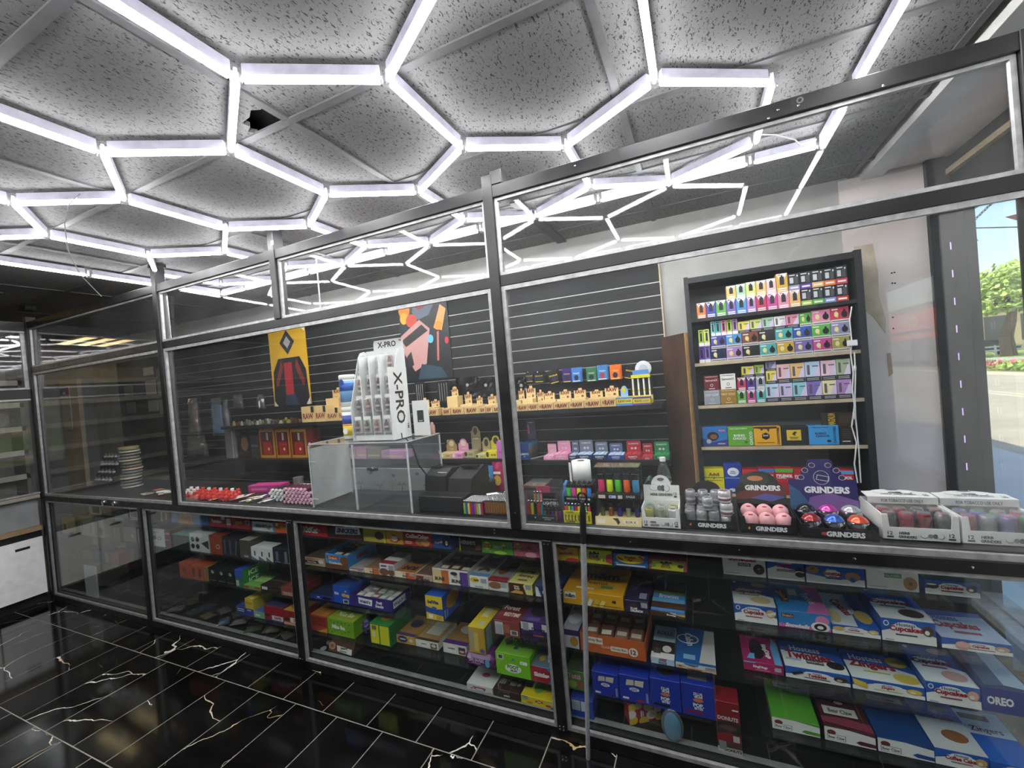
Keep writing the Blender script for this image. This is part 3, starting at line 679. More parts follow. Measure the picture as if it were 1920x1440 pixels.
open_box(CS, YR+.105, ZR, 1250, 1385, 525, .08, 1262, 1350, 392, 'rolling_paper_display', 'light blue paper display with a yellow circle tab', 'paper box', '#6aa0dc', None, '#8ab8e8', [('e', .4, .6, .28, .3, '#d9d23a')], 'arch')
# left run of kraft boxes (seen left of the post)
k5 = [(570, 614, 858), (617, 690, 856), (692, 776, 850), (778, 812, 850), (814, 850, 846), (852, 905, 846)]
kl = ['kraft paper box with small brown print left of the post', 'kraft paper box with a wide red name left of the post', 'kraft paper box with a dark red name on yellow left of the post', 'narrow kraft paper box left of the post', 'narrow kraft paper box with two red lines', 'kraft paper box standing against the metal post']
row(C5, YR, ZR, [(a, b, t, .1, 'rolling_paper_box', l, 'paper box', KR, kraft('RAW', False)) for (a, b, t), l in zip(k5, kl)], group=GR)
for a, b, t, c, d_, ht, l in ((600, 660, 790, 601, 659, 735, 'tall kraft carton with a round shouldered header'), (672, 738, 835, 676, 736, 765, 'open kraft box with a tall red header left of the post'), (738, 798, 838, 740, 796, 787, 'cream open kraft box with a red slanted name'), (803, 850, 838, 805, 848, 778, 'open kraft box with a plain brown header'), (850, 906, 835, 852, 904, 770, 'open kraft box leaning by the post'), (478, 528, 852, 482, 526, 808, 'small open kraft box beside the white stand'), (415, 470, 860, 420, 465, 800, 'small kraft box tucked behind the white stand')):
    open_box(C5, YR+.105, ZR, a, b, t, .09, c, d_, ht, 'rolling_paper_display', l, 'paper box', '#dcc088', None, '#dcc088', RT, 'tab' if a != 600 else 'arch', GR)
row(C5, YR, ZR, [(475, 548, 862, .09, 'rolling_paper_box', 'low kraft paper box right of the white stand', 'paper box', KR, kraft('RAW', False))], group=GR)
k4 = [(1700, 1772, 850), (1774, 1838, 846), (1840, 1905, 856), (1907, 1955, 852)]
for (a, b, t), l in zip(k4, ['kraft paper box at the left end beside the metal grinders row', 'kraft paper box with a black band on top', 'kraft paper box in front of the stacked kraft carton', 'kraft paper box half hidden behind the wipes canister']):
    row(C4, YR, ZR, [(a, b, t, .1, 'rolling_paper_box', l, 'paper box', KR, {'f': [('t', 'RAW', .5, .38, .38, RED, .8, 0, 0, .035), ('r', .75, .6, .98, 1, '#2a2320')]})], group=GR)
open_box(C4, YR+.105, ZR, 1842, 1915, 800, .09, 1848, 1905, 742, 'rolling_paper_display', 'stacked kraft carton with a crumpled red tab by the wipes', 'paper box', '#d5b67c', None, '#d5b67c', RT, 'tab', GR)
# clear tube display with four pre-roll tubes, and its white disc
X0 = xon(CS(1385, 0)[0], YR+.11, ZR); X1 = xon(CS(1640, 0)[0], YR+.11, ZR); Xm = (X0+X1)/2; W_ = X1-X0
t = empty('cone_tube_display', (Xm, YR+.145, ZR), 0, 'yellow and blue tube display holding four white tubes with a white disc on top', 'display')
zt = zon(CS(0, 300)[1], Xm, YR+.11)-ZR
m = MB(); m.box(-W_/2, -.03, 0, W_/2, .03, .055, mat('#dcd23c', .45), .003); m.ob('base', t)
m = MB(); put_print(m, (-W_/2, -.03, .0), (1, 0, 0), (0, 0, 1), W_, .055, [('r', .0, .55, 1, .9, '#e6e6ea'), ('t', 'RAW', .3, .3, .4, '#4b2a78', .4), ('t', 'CONES', .7, .3, .25, '#274a80', .4)]); m.ob('base_print', t)
bx('back_card', -W_/2, .018, .055, W_/2, .024, zt, mat('#1b1c22', .5), t)
bx('top_band', -W_/2+.01, -.02, zt, W_/2-.01, .024, zt+.022, mat('#e4da3e', .45), t)
bx('blue_header', -W_/2+.02, .0, zt+.022, W_/2-.02, .02, zt+.055, mat('#5f93d8', .45), t)
for i in range(4):
    xx = -W_/2+W_*(i+.5)/4; m = MB(); m.bar((xx, -.008, .055), (xx, -.008, zt-.004), .006, mat('#e9ecee', .3), 8); q = m.ob('tube', t)
    m = MB(); m.bar((xx, -.008, .085), (xx, -.008, .098), .0066, mat('#dcd23c', .4), 8); m.ob('band', q)
m = MB(); m.lathe([(.052, 0), (.056, .004), (.052, .008)], mat('#e8e9ea', .4), 24, (.018, .03, zt+.062), 'y'); m.bar((.018, .0295, zt+.062), (.018, .0285, zt+.062), .03, mat('#c9ccd0', .4), 16); m.ob('disc', t)
# hanging packs
GH = 'small packs hanging on slat wall pegs'
PX = [(160, 245, 230, 350, '#1a1a1a', '#c9a23a', 'black and gold hanging pack at the end of the peg row'), (258, 368, 225, 355, '#1c1b1a', '#d4b04a', 'black hanging pack with gold and white print'), (440, 552, 205, 365, '#181716', '#e0c046', 'larger black hanging pack with a bold gold name'), (582, 690, 190, 355, '#3a2470', '#e0c24a', 'purple hanging pack with a gold helmet'), (692, 798, 180, 350, '#4a82cc', '#dfe8f4', 'blue hanging pack with a dark helmet beside the purple one'),
      (862, 978, 180, 342, '#3e7a52', '#dfeadf', 'green hanging pack alone on its peg'), (988, 1105, 150, 325, '#4a86c4', '#e8eef4', 'blue hanging pack with a red helmet'), (1135, 1258, 145, 320, '#e9772e', '#f6d468', 'orange and yellow hanging pack'), (1290, 1410, 150, 315, '#20201c', '#d8b83c', 'black hanging pack tilted beside the white disc')]
for i, (a, b, t_, b_, c, c2, l) in enumerate(PX):
    p0, p1 = at(*CS(a, (t_+b_)/2), y=1.33), at(*CS(b, (t_+b_)/2), y=1.33); ztp, zbt = at(*CS((a+b)/2, t_), y=1.33).z, at(*CS((a+b)/2, b_), y=1.33).z
    Xc = (p0.x+p1.x)/2; wd = p1.x-p0.x; h = ztp-zbt
    T = empty('hanging_pack', (Xc, 1.34, zbt), 0, l, 'hanging pack', GH)
    if i in (2, 8): T.rotation_euler = (0, math.radians(-10 if i == 2 else 14), 0)
    for k in range(3):
        m = MB(); m.box(-wd/2+.004*k, -.012+.009*k, 0, wd/2+.004*k, -.005+.009*k, h*.72, mat(c, .35), .002); m.box(-wd/2+.004*k, -.006+.009*k, h*.72, wd/2+.004*k, -.005+.009*k, h, mat(c if k else c, .4)); q = m.ob('pack', T)
        if k == 0:
            pm = MB(); put_print(pm, (-wd/2, -.012, 0), (1, 0, 0), (0, 0, 1), wd, h*.72, [('t', 'MAGNUM' if c2 in ('#c9a23a', '#d4b04a', '#e0c046', '#d8b83c') else 'TROJAN', .5, .82, .16, c2, .85), ('e', .5, .42, .24, .26, '#1d2b48' if c2 != '#e8eef4' else '#b03440'), ('r', .1, .06, .9, .14, c2)]); pm.ob('printed_label', q)
    m = MB(); m.bar((0, .052, h*.93), (0, -.03, h*.93), .0022, CHROME, 6); m.bar((0, -.03, h*.93), (0, -.034, h*.955), .0022, CHROME, 6); m.ob('peg_hook', T)
# ---- lower shelf: pink navy red green papers
el = [(368, 488, 1212, 420, 520, 1065, '#e58fb4', '#f0b4cc', 'small pink paper display'), (490, 655, 1188, 525, 686, 1030, '#e78db3', '#eda2c2', 'large pink paper display'), (658, 746, 1206, 700, 780, 1025, '#1f2a4c', '#6a7590', 'narrow navy paper display beside the pink ones'), (750, 932, 1196, 788, 945, 1018, '#16335e', '#7e8698', 'navy paper display with a pale blue open top'),
      (936, 1104, 1196, 952, 1114, 1040, '#172a50', '#7a8092', 'dark navy paper display with a grey header'), (1108, 1308, 1200, 1122, 1285, 1058, '#1f3f86', '#5e6e96', 'bright blue paper display'), (1312, 1498, 1196, 1325, 1500, 1030, '#a01e2c', '#c0323e', 'wide red paper display'), (1502, 1638, 1236, 1515, 1636, 1060, '#98202a', '#b8303a', 'small red paper display'), (1642, 1830, 1206, 1645, 1826, 1040, '#1e6a3c', '#2f8a52', 'green paper display at the end of the shelf')]
for a, b, t_, c, d_, ht, c1, c2, l in el:
    open_box(CS, YE, ZE, a, b, t_, .11, c, d_, ht, 'rolling_paper_display', l, 'paper box', c1, {'f': [('t', 'ELEMENTS', .5, .62, .3, '#e8eaf0', .8, 0, 0, .03)]+[('e', .35+.1*i, .25, .03, .08, '#e8eaf0') for i in range(4)]}, c2, [('t', 'ELEMENTS', .5, .75, .14, '#e6e8ee', .7)]+([('e', .38, .35, .09, .1, '#e0d2d4'), ('e', .62, .35, .09, .1, '#e0d2d4')]), 'flat', 'paper displays on the lower wall shelf', inner='#c8d8ee' if 'navy' in l or 'blue' in l else c2)
open_box(CS, YE, ZE, 92, 205, 1060, .20, 92, 285, 800, 'tall_paper_display', 'tall navy paper display with a landscape side by the post', 'paper box', {'*': '#173a72', 'r': '#5c7f9e'}, {'f': [('t', 'ELEMENTS', .5, .35, .12, '#e0e6f0', .9), ('e', .5, .2, .06, .03, '#e0e6f0')], 'r': [('r', 0, .35, 1, .6, '#8a5a3a'), ('r', 0, 0, 1, .35, '#2c4a3a')]}, '#4c4a60', [('t', 'ELEMENTS', .5, .9, .08, '#e8d0b8', .7), ('r', .05, .3, .25, .8, '#d87aa0')])
m = MB(); q0, q1 = at(*CS(240, 1275), z=ZE+.003), at(*CS(370, 1185), z=ZE+.003); m.box(-.006, -.1, 0, .006, .1, .006, mat('#a8a296', .6)); o = m.ob('shelf_ruler'); o.location = (q0.x*.6+q1.x*.4, 1.24, ZE+.0005); o.rotation_euler = (0, 0, -.5); tag(o, 'pale strip lying slanted on the shelf by the pink boxes', 'strip')
# ---- lower shelf left of the post
ll = [(158, 258, 452, 160, 255, 305, 'black paper display with a white bottle emblem', '#18181a', '#1c1c1e', 'flat', '#e0e0e0'), (176, 338, 505, 262, 414, 312, 'kraft paper display with a cream round medallion', '#cdb47c', '#b79a62', 'arch', '#efe2b4'), (340, 488, 500, 430, 570, 305, 'pink paper display with a cream round medallion', '#e8a0c4', '#e6a6c6', 'arch', '#f4ead0'),
      (656, 788, 520, 760, 888, 285, 'pale hemp paper display with a bearded portrait oval', '#cfc48c', '#b8ac7a', 'arch', '#4a3c2c'), (792, 955, 480, 872, 1008, 262, 'yellow paper display with a bearded portrait oval', '#e8dc3c', '#e4d648', 'arch', '#4a3c2c')]
for a, b, t_, c, d_, ht, l, c1, c2, shp, med in ll:
    open_box(CL, YE+(.13 if a == 158 else 0), ZE2, a, b, t_, .12, c, d_, ht, 'rolling_paper_display', l, 'paper box', c1, {'f': [('t', 'BOB', .7, .5, .3, '#4a3c2c', .4), ('e', .2, .55, .12, .4, med)]}, c2, [('e', .5, .62, .24, .26, med), ('t', 'PURE', .5, .15, .12, '#efe6c8', .6)], shp, 'paper displays on the lower wall shelf')
open_box(CL, YE+.02, ZE2, 506, 650, 480, .13, 615, 780, 135, 'tall_paper_display', 'tall olive paper display with an opened lid and oval portrait', 'paper box', '#b5ab82', {'f': [('t', 'BOB', .66, .55, .26, '#3f3526', .5), ('e', .2, .6, .14, .34, '#4a3c2c')]}, '#a89e78', [('e', .5, .78, .2, .16, '#4a3c2c'), ('t', 'CORE', .5, .45, .07, '#f0ead0', .6), ('r', 0, .5, 1, .515, '#3f3526')], 'arch')
row(CL, YE-.01, ZE2, [(958, 1094, 345, .14, 'paper_carton', 'plain pink purple carton against the metal post', 'paper box', '#c86fc0', {'f': [('t', 'BRISTLE', .5, .38, .09, '#8a3f8c', .8)]})])
for a, b, t_, c, l in ((412, 485, 905, '#d58fb8', 'pink carton seen through the acrylic box'), (488, 575, 900, '#d896b4', 'salmon pink carton seen through the acrylic box'), (580, 695, 905, '#8c8a7c', 'grey olive display carton seen through the acrylic box'), (700, 905, 925, '#d59ac8', 'lilac pink tray carton seen through the acrylic box')):
    row(CF, YE, ZE2, [(a, b, t_, .12, 'paper_carton', l, 'paper box', c, {'f': [('r', .1, .25, .9, .4, '#e8dc8c')]})])
for a, c, l in ((770, '#efe0a0', 'small round cream tab display behind the acrylic'), (818, '#f0e49c', 'second small round tab display behind the acrylic'), (862, '#e8d66a', 'third small round tab display behind the acrylic')):
    p = at(*CF(a+15, 900), y=YE+.14); m = MB(); m.prism([(.022*math.cos(k/12*6.2832), .03+.026*math.sin(k/12*6.2832)) for k in range(12)], -.002, .002, mat(c, .5)); m.box(-.02, -.03, 0, .02, .03, .012, mat('#b9a86a', .5)); m.prism([(.012*math.cos(k/12*6.2832), .034+.013*math.sin(k/12*6.2832)) for k in range(12)], -.0026, -.0021, mat('#5a4a3a', .5))
    o = m.ob('round_tab_display'); o.location = (p.x, YE+.18, ZE2); tag(o, l, 'paper box', 'small round tab displays')
# orange bottle gift boxes
for i, (a, b, l) in enumerate(((905, 1045, 'red and gold window box with a silver clip'), (1050, 1180, 'red and gold window box with a dark window'), (1185, 1330, 'red and gold window box with a brown flask inside'))):
    row(CJ, YE+.06, ZE2, [(a, b, 1075, .1, 'window_box', l, 'gift box', {'*': '#b4761f', 'f': '#c08a2a'}, {'f': [('r', .12, .1, .9, .88, '#5e1712'), ('r', .25, .12, .8, .55, '#a82c1c'), ('e', .6, .3, .06, .05, '#e6cfa0'), ('r', .5, .6, .62, .85, '#b8b8ba'), ('r', 0, 0, .06, 1, '#8a2418')]})])
row(CJ, YE+.06, ZE2, [(1335, 1392, 1075, .1, 'window_box', 'dark red window box end seen beside the gold ones', 'gift box', '#7c1d18', {'f': [('e', .4, .45, .2, .08, '#e4d0c0')]}),
                      (705, 820, 1130, .09, 'gift_carton', 'dark brown carton with a painted figure panel', 'gift box', '#2c241c', {'f': [('e', .6, .6, .28, .3, '#8a6a48')]}), (600, 690, 1090, .08, 'gift_carton', 'grey carton with a pale vertical stripe', 'gift box', '#7c7c7a', {'f': [('r', .7, 0, .8, 1, '#b8b8b6')]}), (825, 898, 1140, .08, 'gift_carton', 'dark grey carton beside the gold window boxes', 'gift box', '#3c3a38', {'f': [('r', .1, .5, .9, .6, '#6a6866')]})])
# metal grinders row on the long shelf
rn = random.Random(4)
for i in range(26):
    px = 668+i*23.5; p = at(*CJ(px, 985), y=YR+.03+.05*(i % 3)); c = rn.choice(['#8c8678', '#b4a068', '#5a5a5c', '#7d5a3c', '#a8b03c', '#6d3a30', '#c0bcb0'])
    m = MB(); r = rn.uniform(.014, .022); h = rn.uniform(.03, .06); m.lathe([(r, 0), (r, h*.4), (r*.85, h*.42), (r*.9, h*.7), (r*.6, h*.75), (r*.55, h)], mat(c, .3, .6), 10)
    o = m.ob('small_metal_pipe'); o.location = (xon(CJ(px, 985)[0], YR+.03+.05*(i % 3), ZR), YR+.03+.05*(i % 3), ZR); tag(o, 'small metal pipe piece in the crowded row left of the kraft boxes', 'pipe', 'small metal pieces on the long shelf')
# bagged hanging goods at the far left of the slat wall
for i, (a, b, t_, b_, c, l) in enumerate(((235, 345, 800, 1130, '#7a6a62', 'clear bagged item hanging at the far end with a crinkled top'), (345, 398, 835, 1120, '#7c3a34', 'dark red bagged strip hanging beside the clear bag'), (440, 560, 800, 1140, '#6f9cc8', 'tall blue bagged item hanging on a peg'), (560, 612, 815, 1130, '#3a3c42', 'dark bagged item hanging behind the blue one'), (215, 420, 1140, 1320, '#55504a', 'heap of clear bags resting on the lower shelf'), (640, 740, 770, 900, '#3a302a', 'dark brown bag hanging above the metal pieces'), (860, 930, 770, 900, '#42362c', 'dark bag with a white spoon handle hanging below the poster edge'))):
    p0, p1 = at(*CJ(a, (t_+b_)/2), y=1.3), at(*CJ(b, (t_+b_)/2), y=1.3); z0, z1 = at(*CJ((a+b)/2, b_), y=1.3).z, at(*CJ((a+b)/2, t_), y=1.3).z
    if i == 4: z0 = ZE2
    wd, h = p1.x-p0.x, z1-z0; T = empty('hanging_bag', ((p0.x+p1.x)/2, 1.32 if i != 1 else 1.24, z0), 0, l, 'bag', 'bagged goods at the far end')
    m = MB(); n, k = 7, 9; vs = []
    for s_ in (-1, 1):
        for jj in range(k):
            for ii in range(n):
                u, v = ii/(n-1), jj/(k-1); puff = math.sin(math.pi*u)**.6*math.sin(math.pi*min(1, v*1.02))**.5
                vs.append((-wd/2*(1-.25*v)+wd*(1-.25*v)*u+rn.uniform(-.004, .004), s_*(.004+.035*puff)+rn.uniform(-.006, .006), v*h))
    fs = []
    for s_ in range(2):
        for jj in range(k-1):
            for ii in range(n-1):
                q = s_*n*k+jj*n+ii; f = (q, q+1, q+n+1, q+n); fs.append(f if not s_ else f[::-1])
    m.add(vs, fs, BAGW); m.ob('bag', T)
    m = MB(); m.box(-wd*.36, -.008, h*.06, wd*.34, .012, h*.82, mat(c, .5), .006); q = m.ob('contents', T)
    if i == 6: m = MB(); m.sphere((wd*.3, -.05, h*.35), .018, mat('#e6e4dc', .4), 10, 8, (.5, .4, 2.2)); m.ob('spoon', T)
    if i != 4: m = MB(); m.bar((0, .075 if i != 1 else .155, h), (0, -.02, h), .003, CHROME, 6); m.ob('peg_hook', T)
# black bagged pouches between the posters and the post
for a, b, l in ((640, 760, 'glossy black pouch hanging with a round badge'), (762, 850, 'glossy black pouch with a small white square badge'), (852, 905, 'glossy black pouch hanging beside the post'), (975, 1040, 'glossy black pouch hanging right of the post')):
    p0, p1 = at(*C5(a, 740), y=1.36), at(*C5(b, 740), y=1.36); z0, z1 = p0.z-.09, at(*C5((a+b)/2, 680), y=1.36).z
    m = MB(); wd = p1.x-p0.x; h = z1-z0
    vs = [(-wd/2+wd*ii/6+rn.uniform(-.003, .003), -.012*math.sin(math.pi*ii/6)+rn.uniform(-.006, .006), h*jj/6) for jj in range(7) for ii in range(7)]; vs += [(x, .012, z) for x, y, z in vs]
    fs = [(jj*7+ii, jj*7+ii+1, jj*7+ii+8, jj*7+ii+7) for jj in range(6) for ii in range(6)]; fs += [tuple(49+q for q in f[::-1]) for f in fs]
    m.add(vs, fs, mat('#131315', .18)); o = m.ob('black_pouch'); o.location = ((p0.x+p1.x)/2, 1.378, z0); tag(o, l, 'pouch', 'black pouches on the slat wall')
    m = MB(); m.lathe([(.014, 0), (.014, -.001)], mat('#9a9a9c', .4), 12, (wd*.1, -.022, h*.6), 'y'); m.ob('badge', o)
for a, b, t_, b_, l in ((535, 605, 705, 830, 'silver tool pack hanging right of the dark poster'), (410, 465, 710, 850, 'white and silver hanging pack under the dark poster')):
    p0, p1 = at(*C5(a, 760), y=1.33), at(*C5(b, 760), y=1.33); z0, z1 = at(*C5(a, b_), y=1.33).z, at(*C5(a, t_), y=1.33).z
    T = empty('tool_pack', ((p0.x+p1.x)/2, 1.345, z0), 0, l, 'hanging pack'); wd, h = p1.x-p0.x, z1-z0
    bx('card', -wd/2, 0, 0, wd/2, .003, h, mat('#1c1d20', .4), T)
    for k in range(4): m = MB(); xx = -wd*.3+wd*.2*k; m.bar((xx, -.006, h*.1), (xx, -.006, h*.9), .004, mat('#b9bbbd', .25, .8), 7); m.ob('tool', T)
    m = MB(); m.bar((0, .047, h*.95), (0, -.02, h*.95), .0025, CHROME, 6); m.ob('peg_hook', T)
# posters (abstract stand-ins)
def poster(name, label, pts, cols, items):
    p0, p1 = at(*pts[0], y=1.385), at(*pts[1], y=1.385)
    w_, h_ = p1.x-p0.x, p0.z-p1.z
    o = carton(name, label, 'poster', w_, .006, h_, cols, {'f': items}, ((p0.x+p1.x)/2, 1.388, p1.z), bev=.0005)
    return o
poster('wall_poster', 'yellow canvas poster with dark abstract shapes and a red centre stripe', ((502, 622), (584, 757)), '#d9a82a',
       [('p', [(.02, 0), (.06, .45), (.22, .62), (.8, .62), (.94, .45), (.98, 0)], '#1b1a20'), ('r', .36, .14, .58, .56, '#a8202a'), ('p', [(.3, .0), (.36, .14), (.6, .14), (.7, 0)], '#25384c'), ('p', [(.1, .3), (.3, .6), (.34, .5), (.16, .24)], '#7c2a1e'), ('p', [(.66, .5), (.72, .6), (.9, .3), (.84, .24)], '#7c2a1e'), ('p', [(.02, 0), (.02, .07), (.12, 0)], '#dcdcd8'), ('p', [(.88, 0), (.99, .1), (.99, 0)], '#dcdcd8'), ('p', [(.5, .98), (.7, .82), (.5, .66), (.3, .82)], '#2a2a2e'), ('p', [(.5, .9), (.6, .82), (.5, .74), (.4, .82)], '#a4a4a2'), ('p', [(.86, .995), (.995, .995), (.995, .93)], '#dcdcd8')])
poster('wall_poster', 'dark poster with orange glow, pink paper block and teal smudges', ((745, 562), (850, 709)), '#15161c',
       [('e', .12, .86, .12, .1, '#e07a1c'), ('e', .1, .76, .08, .07, '#e8a02a'), ('e', .26, .72, .12, .08, '#b8422a'), ('p', [(.35, .98), (.6, .99), (.85, .99), (.62, .76), (.4, .72), (.28, .82)], '#5a6470'), ('e', .45, .9, .11, .06, '#8a2a34'), ('p', [(.0, .55), (.42, .72), (.62, .6), (.5, .2), (.25, .12), (.0, .4)], '#b98a84'), ('p', [(.02, .5), (.46, .66), (.58, .58), (.1, .42)], '#2a2526'), ('p', [(.1, .3), (.2, .36), (.24, .2), (.14, .16)], '#2a2526'), ('p', [(.7, .6), (.86, .86), (.97, .8), (.86, .56)], '#d8985a'), ('e', .8, .62, .09, .05, '#e8862a'), ('e', .62, .48, .06, .05, '#5fb4c8'), ('p', [(.76, .55), (.8, .56), (.76, .22), (.72, .22)], '#b8645a'), ('p', [(.3, .02), (.4, .2), (.8, .14), (.9, .02)], '#26404e'), ('e', .94, .44, .04, .04, '#c0303c')])
# wooden board leaning between the slat wall and the shelf unit
m = MB(); WD = noisy('dark_wood_face', '#3e2a1c', '#54392a', 7, .5); m.box(-.15, -.012, 0, .15, .012, 1.86, WD, .002); o = m.ob('wooden_board'); o.location = (-.122, 1.262, 0); o.rotation_euler = (0, 0, math.radians(-58))
tag(o, 'tall brown wooden board with a pale plywood edge beside the shelf unit', 'board')
m = MB(); m.box(.1502, -.0125, 0, .153, .0125, 1.86, noisy('plywood_edge', '#b78d56', '#c79f68', 20, .6)); m.ob('edge_band', o)
# ================================================================ BLACK SHELF UNIT WITH VAPE CARTONS
CV = crop(1290, 480, 4.8); CW = crop(1290, 660, 5.54)
YU = 1.14
su = empty('shelf_unit', (.43, 1.27, 0), 0, 'tall black shelf unit with pale board edges full of small cartons', 'shelf unit'); uc = Vector((.43, 1.27, 0))
UB = noisy('unit_black', '#1a1b1d', '#25262a', 7, .5); UG = noisy('unit_grey_back', '#83878b', '#92969a', 3, .6); UE = noisy('pale_board_edge', '#b8a58a', '#c8b69c', 18, .6)
def uq(n, *a, ma=UB):
    o = bx(n, *a, ma, su); o.location -= uc; return o
uq('side_panel', -.03, YU-.03, 0, -.004, 1.415, 2.205); uq('side_panel', .842, YU-.03, 0, .875, 1.415, 2.205); uq('back_panel', -.004, 1.40, 0, .842, 1.415, 2.2, ma=UG); uq('top_panel', -.004, YU-.02, 2.165, .842, 1.40, 2.2)
ZB = (1.937, 1.657, 1.388, 1.125, .83)
for i, zz in enumerate(ZB):
    uq('shelf_board', -.004, YU-.018, zz-.02, .842, 1.40, zz); uq('board_edge', -.004, YU-.021, zz-.02, .842, YU-.018, zz, ma=UE if i else UB)
uq('base_panel', -.004, YU-.01, 0, .842, YU+.01, .81)
CN = {'orange': '#e07b34', 'indigo': '#4a4aa8', 'green': '#5cb04a', 'violet': '#7c6ab8', 'sky blue': '#4f95cc', 'lilac': '#b488c8', 'crimson': '#c43a56', 'magenta': '#c84a94', 'rose': '#e08aa0', 'amber': '#e0b070', 'lime': '#a8c83c', 'periwinkle': '#7a8cd0', 'red': '#b8382c',
      'honey': '#e8c06a', 'mint': '#a8d4b0', 'pale lime': '#d4dc78', 'peach': '#ecc078', 'blush': '#eec0c0', 'gold': '#d2a83c', 'grey violet': '#8e8cb4', 'purple': '#5a3a98', 'yellow': '#e6d858', 'teal': '#4fb0ac', 'aqua': '#8cd0d8', 'pink': '#e488a8', 'navy': '#1e2a5c', 'maroon': '#6e2230', 'charcoal': '#24282e', 'blue': '#2f55b0', 'olive': '#a8a050', 'silver': '#9ea4aa', 'bronze': '#a07a2c', 'white': '#eceae4', 'ice blue': '#b8d4e8', 'pale pink': '#eec8d4', 'pale gold': '#ece0b0', 'lavender': '#cbc0e8', 'sage': '#a8bc94', 'copper': '#8a4a34'}
def da(c, c2='#f2f2f2'):       # tall device carton
    return {'f': [('p', [(0, 1), (1, 1), (.5, .45)], '#e8e4ea'), ('r', .3, .38, .7, .82, '#26242c'), ('r', .42, .82, .58, .9, '#26242c'), ('r', .0, .0, 1, .26, c), ('r', .12, .14, .88, .21, c2), ('r', .12, .04, .88, .09, c2), ('r', .15, .9, .42, .96, c)]}
def db(c):                     # black carton with grey square
    return {'f': [('r', 0, 0, 1, .3, c), ('r', .14, .1, .86, .2, '#e8e4dc'), ('r', .12, .42, .46, .76, '#c4c4c8'), ('r', .55, .36, .86, .8, '#4a4c52'), ('e', .82, .84, .07, .06, '#d8d8da'), ('r', .1, .86, .62, .92, '#d8d8da')]}
def dc(c, c2):                 # wide carton, warning strip at the foot
    return {'f': [('r', 0, 0, 1, .22, '#d4d2cc'), ('r', .05, .07, .95, .13, '#55555a'), ('e', .75, .52, .17, .22, '#1c1c24'), ('r', .7, .7, .8, .84, '#1c1c24'), ('e', .3, .55, .12, .18, c2), ('r', .06, .82, .4, .9, '#e6e4dc'), ('e', .36, .38, .05, .07, '#e0c83c')]}
def dd(c, c2):                 # pastel carton, black strip at the foot
    return {'f': [('r', 0, 0, 1, .24, '#17181c'), ('r', .1, .14, .9, .17, '#c0c0c4'), ('r', .1, .06, .9, .09, '#c0c0c4'), ('p', [(.5, .24), (1, .24), (1, 1)], c2), ('r', .14, .34, .32, .84, '#5f5560'), ('r', .5, .74, .9, .8, '#6a6a72')]}
def dn(c):                     # narrow stick carton
    return {'f': [('r', .0, .0, 1, .2, '#eceae4'), ('r', .3, .3, .7, .8, '#1d2020'), ('r', .2, .86, .8, .93, '#1d2020')]}
def vb(a, b, z, h, cn, kind, where, d=.07, y=None):
    y = YU if y is None else y; c = CN[cn]
    x0, x1 = xon(CV(a, 0)[0], y, z), xon(CV(b, 0)[0], y, z)
    body, pr, what = {'A': (c, da(c), 'tall vape carton'), 'B': ('#202126', db(c), 'black vape carton'), 'C': (c, dc(c, '#e6dca0'), 'wide vape carton with pale foot'), 'D': (c, dd(c, '#d8c8e4'), 'square vape carton with black foot'), 'N': (c, dn(c), 'narrow vape stick carton')}[kind]
    lb = ('%s footed %s' % (cn, what) if kind == 'B' else '%s %s' % (cn, what))+' '+where
    return carton('vape_carton', lb, 'vape carton', x1-x0-.0012, d, h, body, pr, ((x0+x1)/2, y+d/2, z), group='vape cartons on the black shelf unit')
h1 = .098; z1 = ZB[0]+.0002
for a, b, c, k in ((85, 166, 'orange', 'A'), (168, 256, 'indigo', 'A'), (258, 350, 'green', 'A'), (352, 438, 'violet', 'A'), (440, 533, 'sky blue', 'A'), (535, 618, 'lilac', 'A'), (620, 713, 'crimson', 'A'), (715, 813, 'magenta', 'A'), (815, 918, 'rose', 'A'), (920, 1018, 'amber', 'A'), (1022, 1123, 'lime', 'B'), (1125, 1228, 'green', 'B'), (1230, 1338, 'periwinkle', 'B'), (1340, 1450, 'red', 'B')):
    vb(a, b, z1, h1, c, k, 'standing on the top shelf board')
z2 = z1+h1+.0003
for a, b, c, k, h in ((350, 436, 'honey', 'A', .080), (438, 523, 'mint', 'A', .082), (525, 615, 'pale lime', 'A', .085), (617, 708, 'peach', 'A', .085), (710, 798, 'blush', 'A', .087), (800, 905, 'gold', 'A', .108), (908, 1010, 'grey violet', 'B', .098), (1012, 1115, 'purple', 'B', .098), (1117, 1225, 'amber', 'B', .098), (1227, 1333, 'orange', 'B', .098), (1335, 1440, 'crimson', 'B', .102)):
    vb(a, b, z2, h, c, k, 'stacked on the upper layer of the top shelf', .06, YU+.004)
zc = ZB[1]+.0002; hb = .081
for a, b, c in ((105, 155, 'purple'), (157, 208, 'violet')): vb(a, b, zc, .105, c, 'N', 'standing on the second shelf board')
for a, b, c in ((210, 349, 'navy'), (351, 497, 'lilac'), (500, 649, 'charcoal'), (651, 804, 'teal'), (806, 964, 'gold'), (966, 1129, 'violet'), (1131, 1299, 'magenta'), (1301, 1464, 'olive')): vb(a, b, zc, hb, c, 'C', 'in the bottom layer of the second shelf')
zd = zc+hb+.0003
for a, b, c in ((100, 147, 'lime'), (149, 200, 'pale lime')): vb(a, b, zc+.1053, .104, c, 'N', 'stacked at the end of the second shelf', .06)
for a, b, c in ((210, 345, 'indigo'), (347, 489, 'sky blue'), (491, 639, 'copper'), (641, 789, 'charcoal'), (791, 949, 'teal'), (951, 1117, 'blue'), (1119, 1289, 'green'), (1291, 1460, 'grey violet')): vb(a, b, zd, hb-.001, c, 'C', 'in the middle layer of the second shelf', .066)
ze = zd+hb-.001+.0003
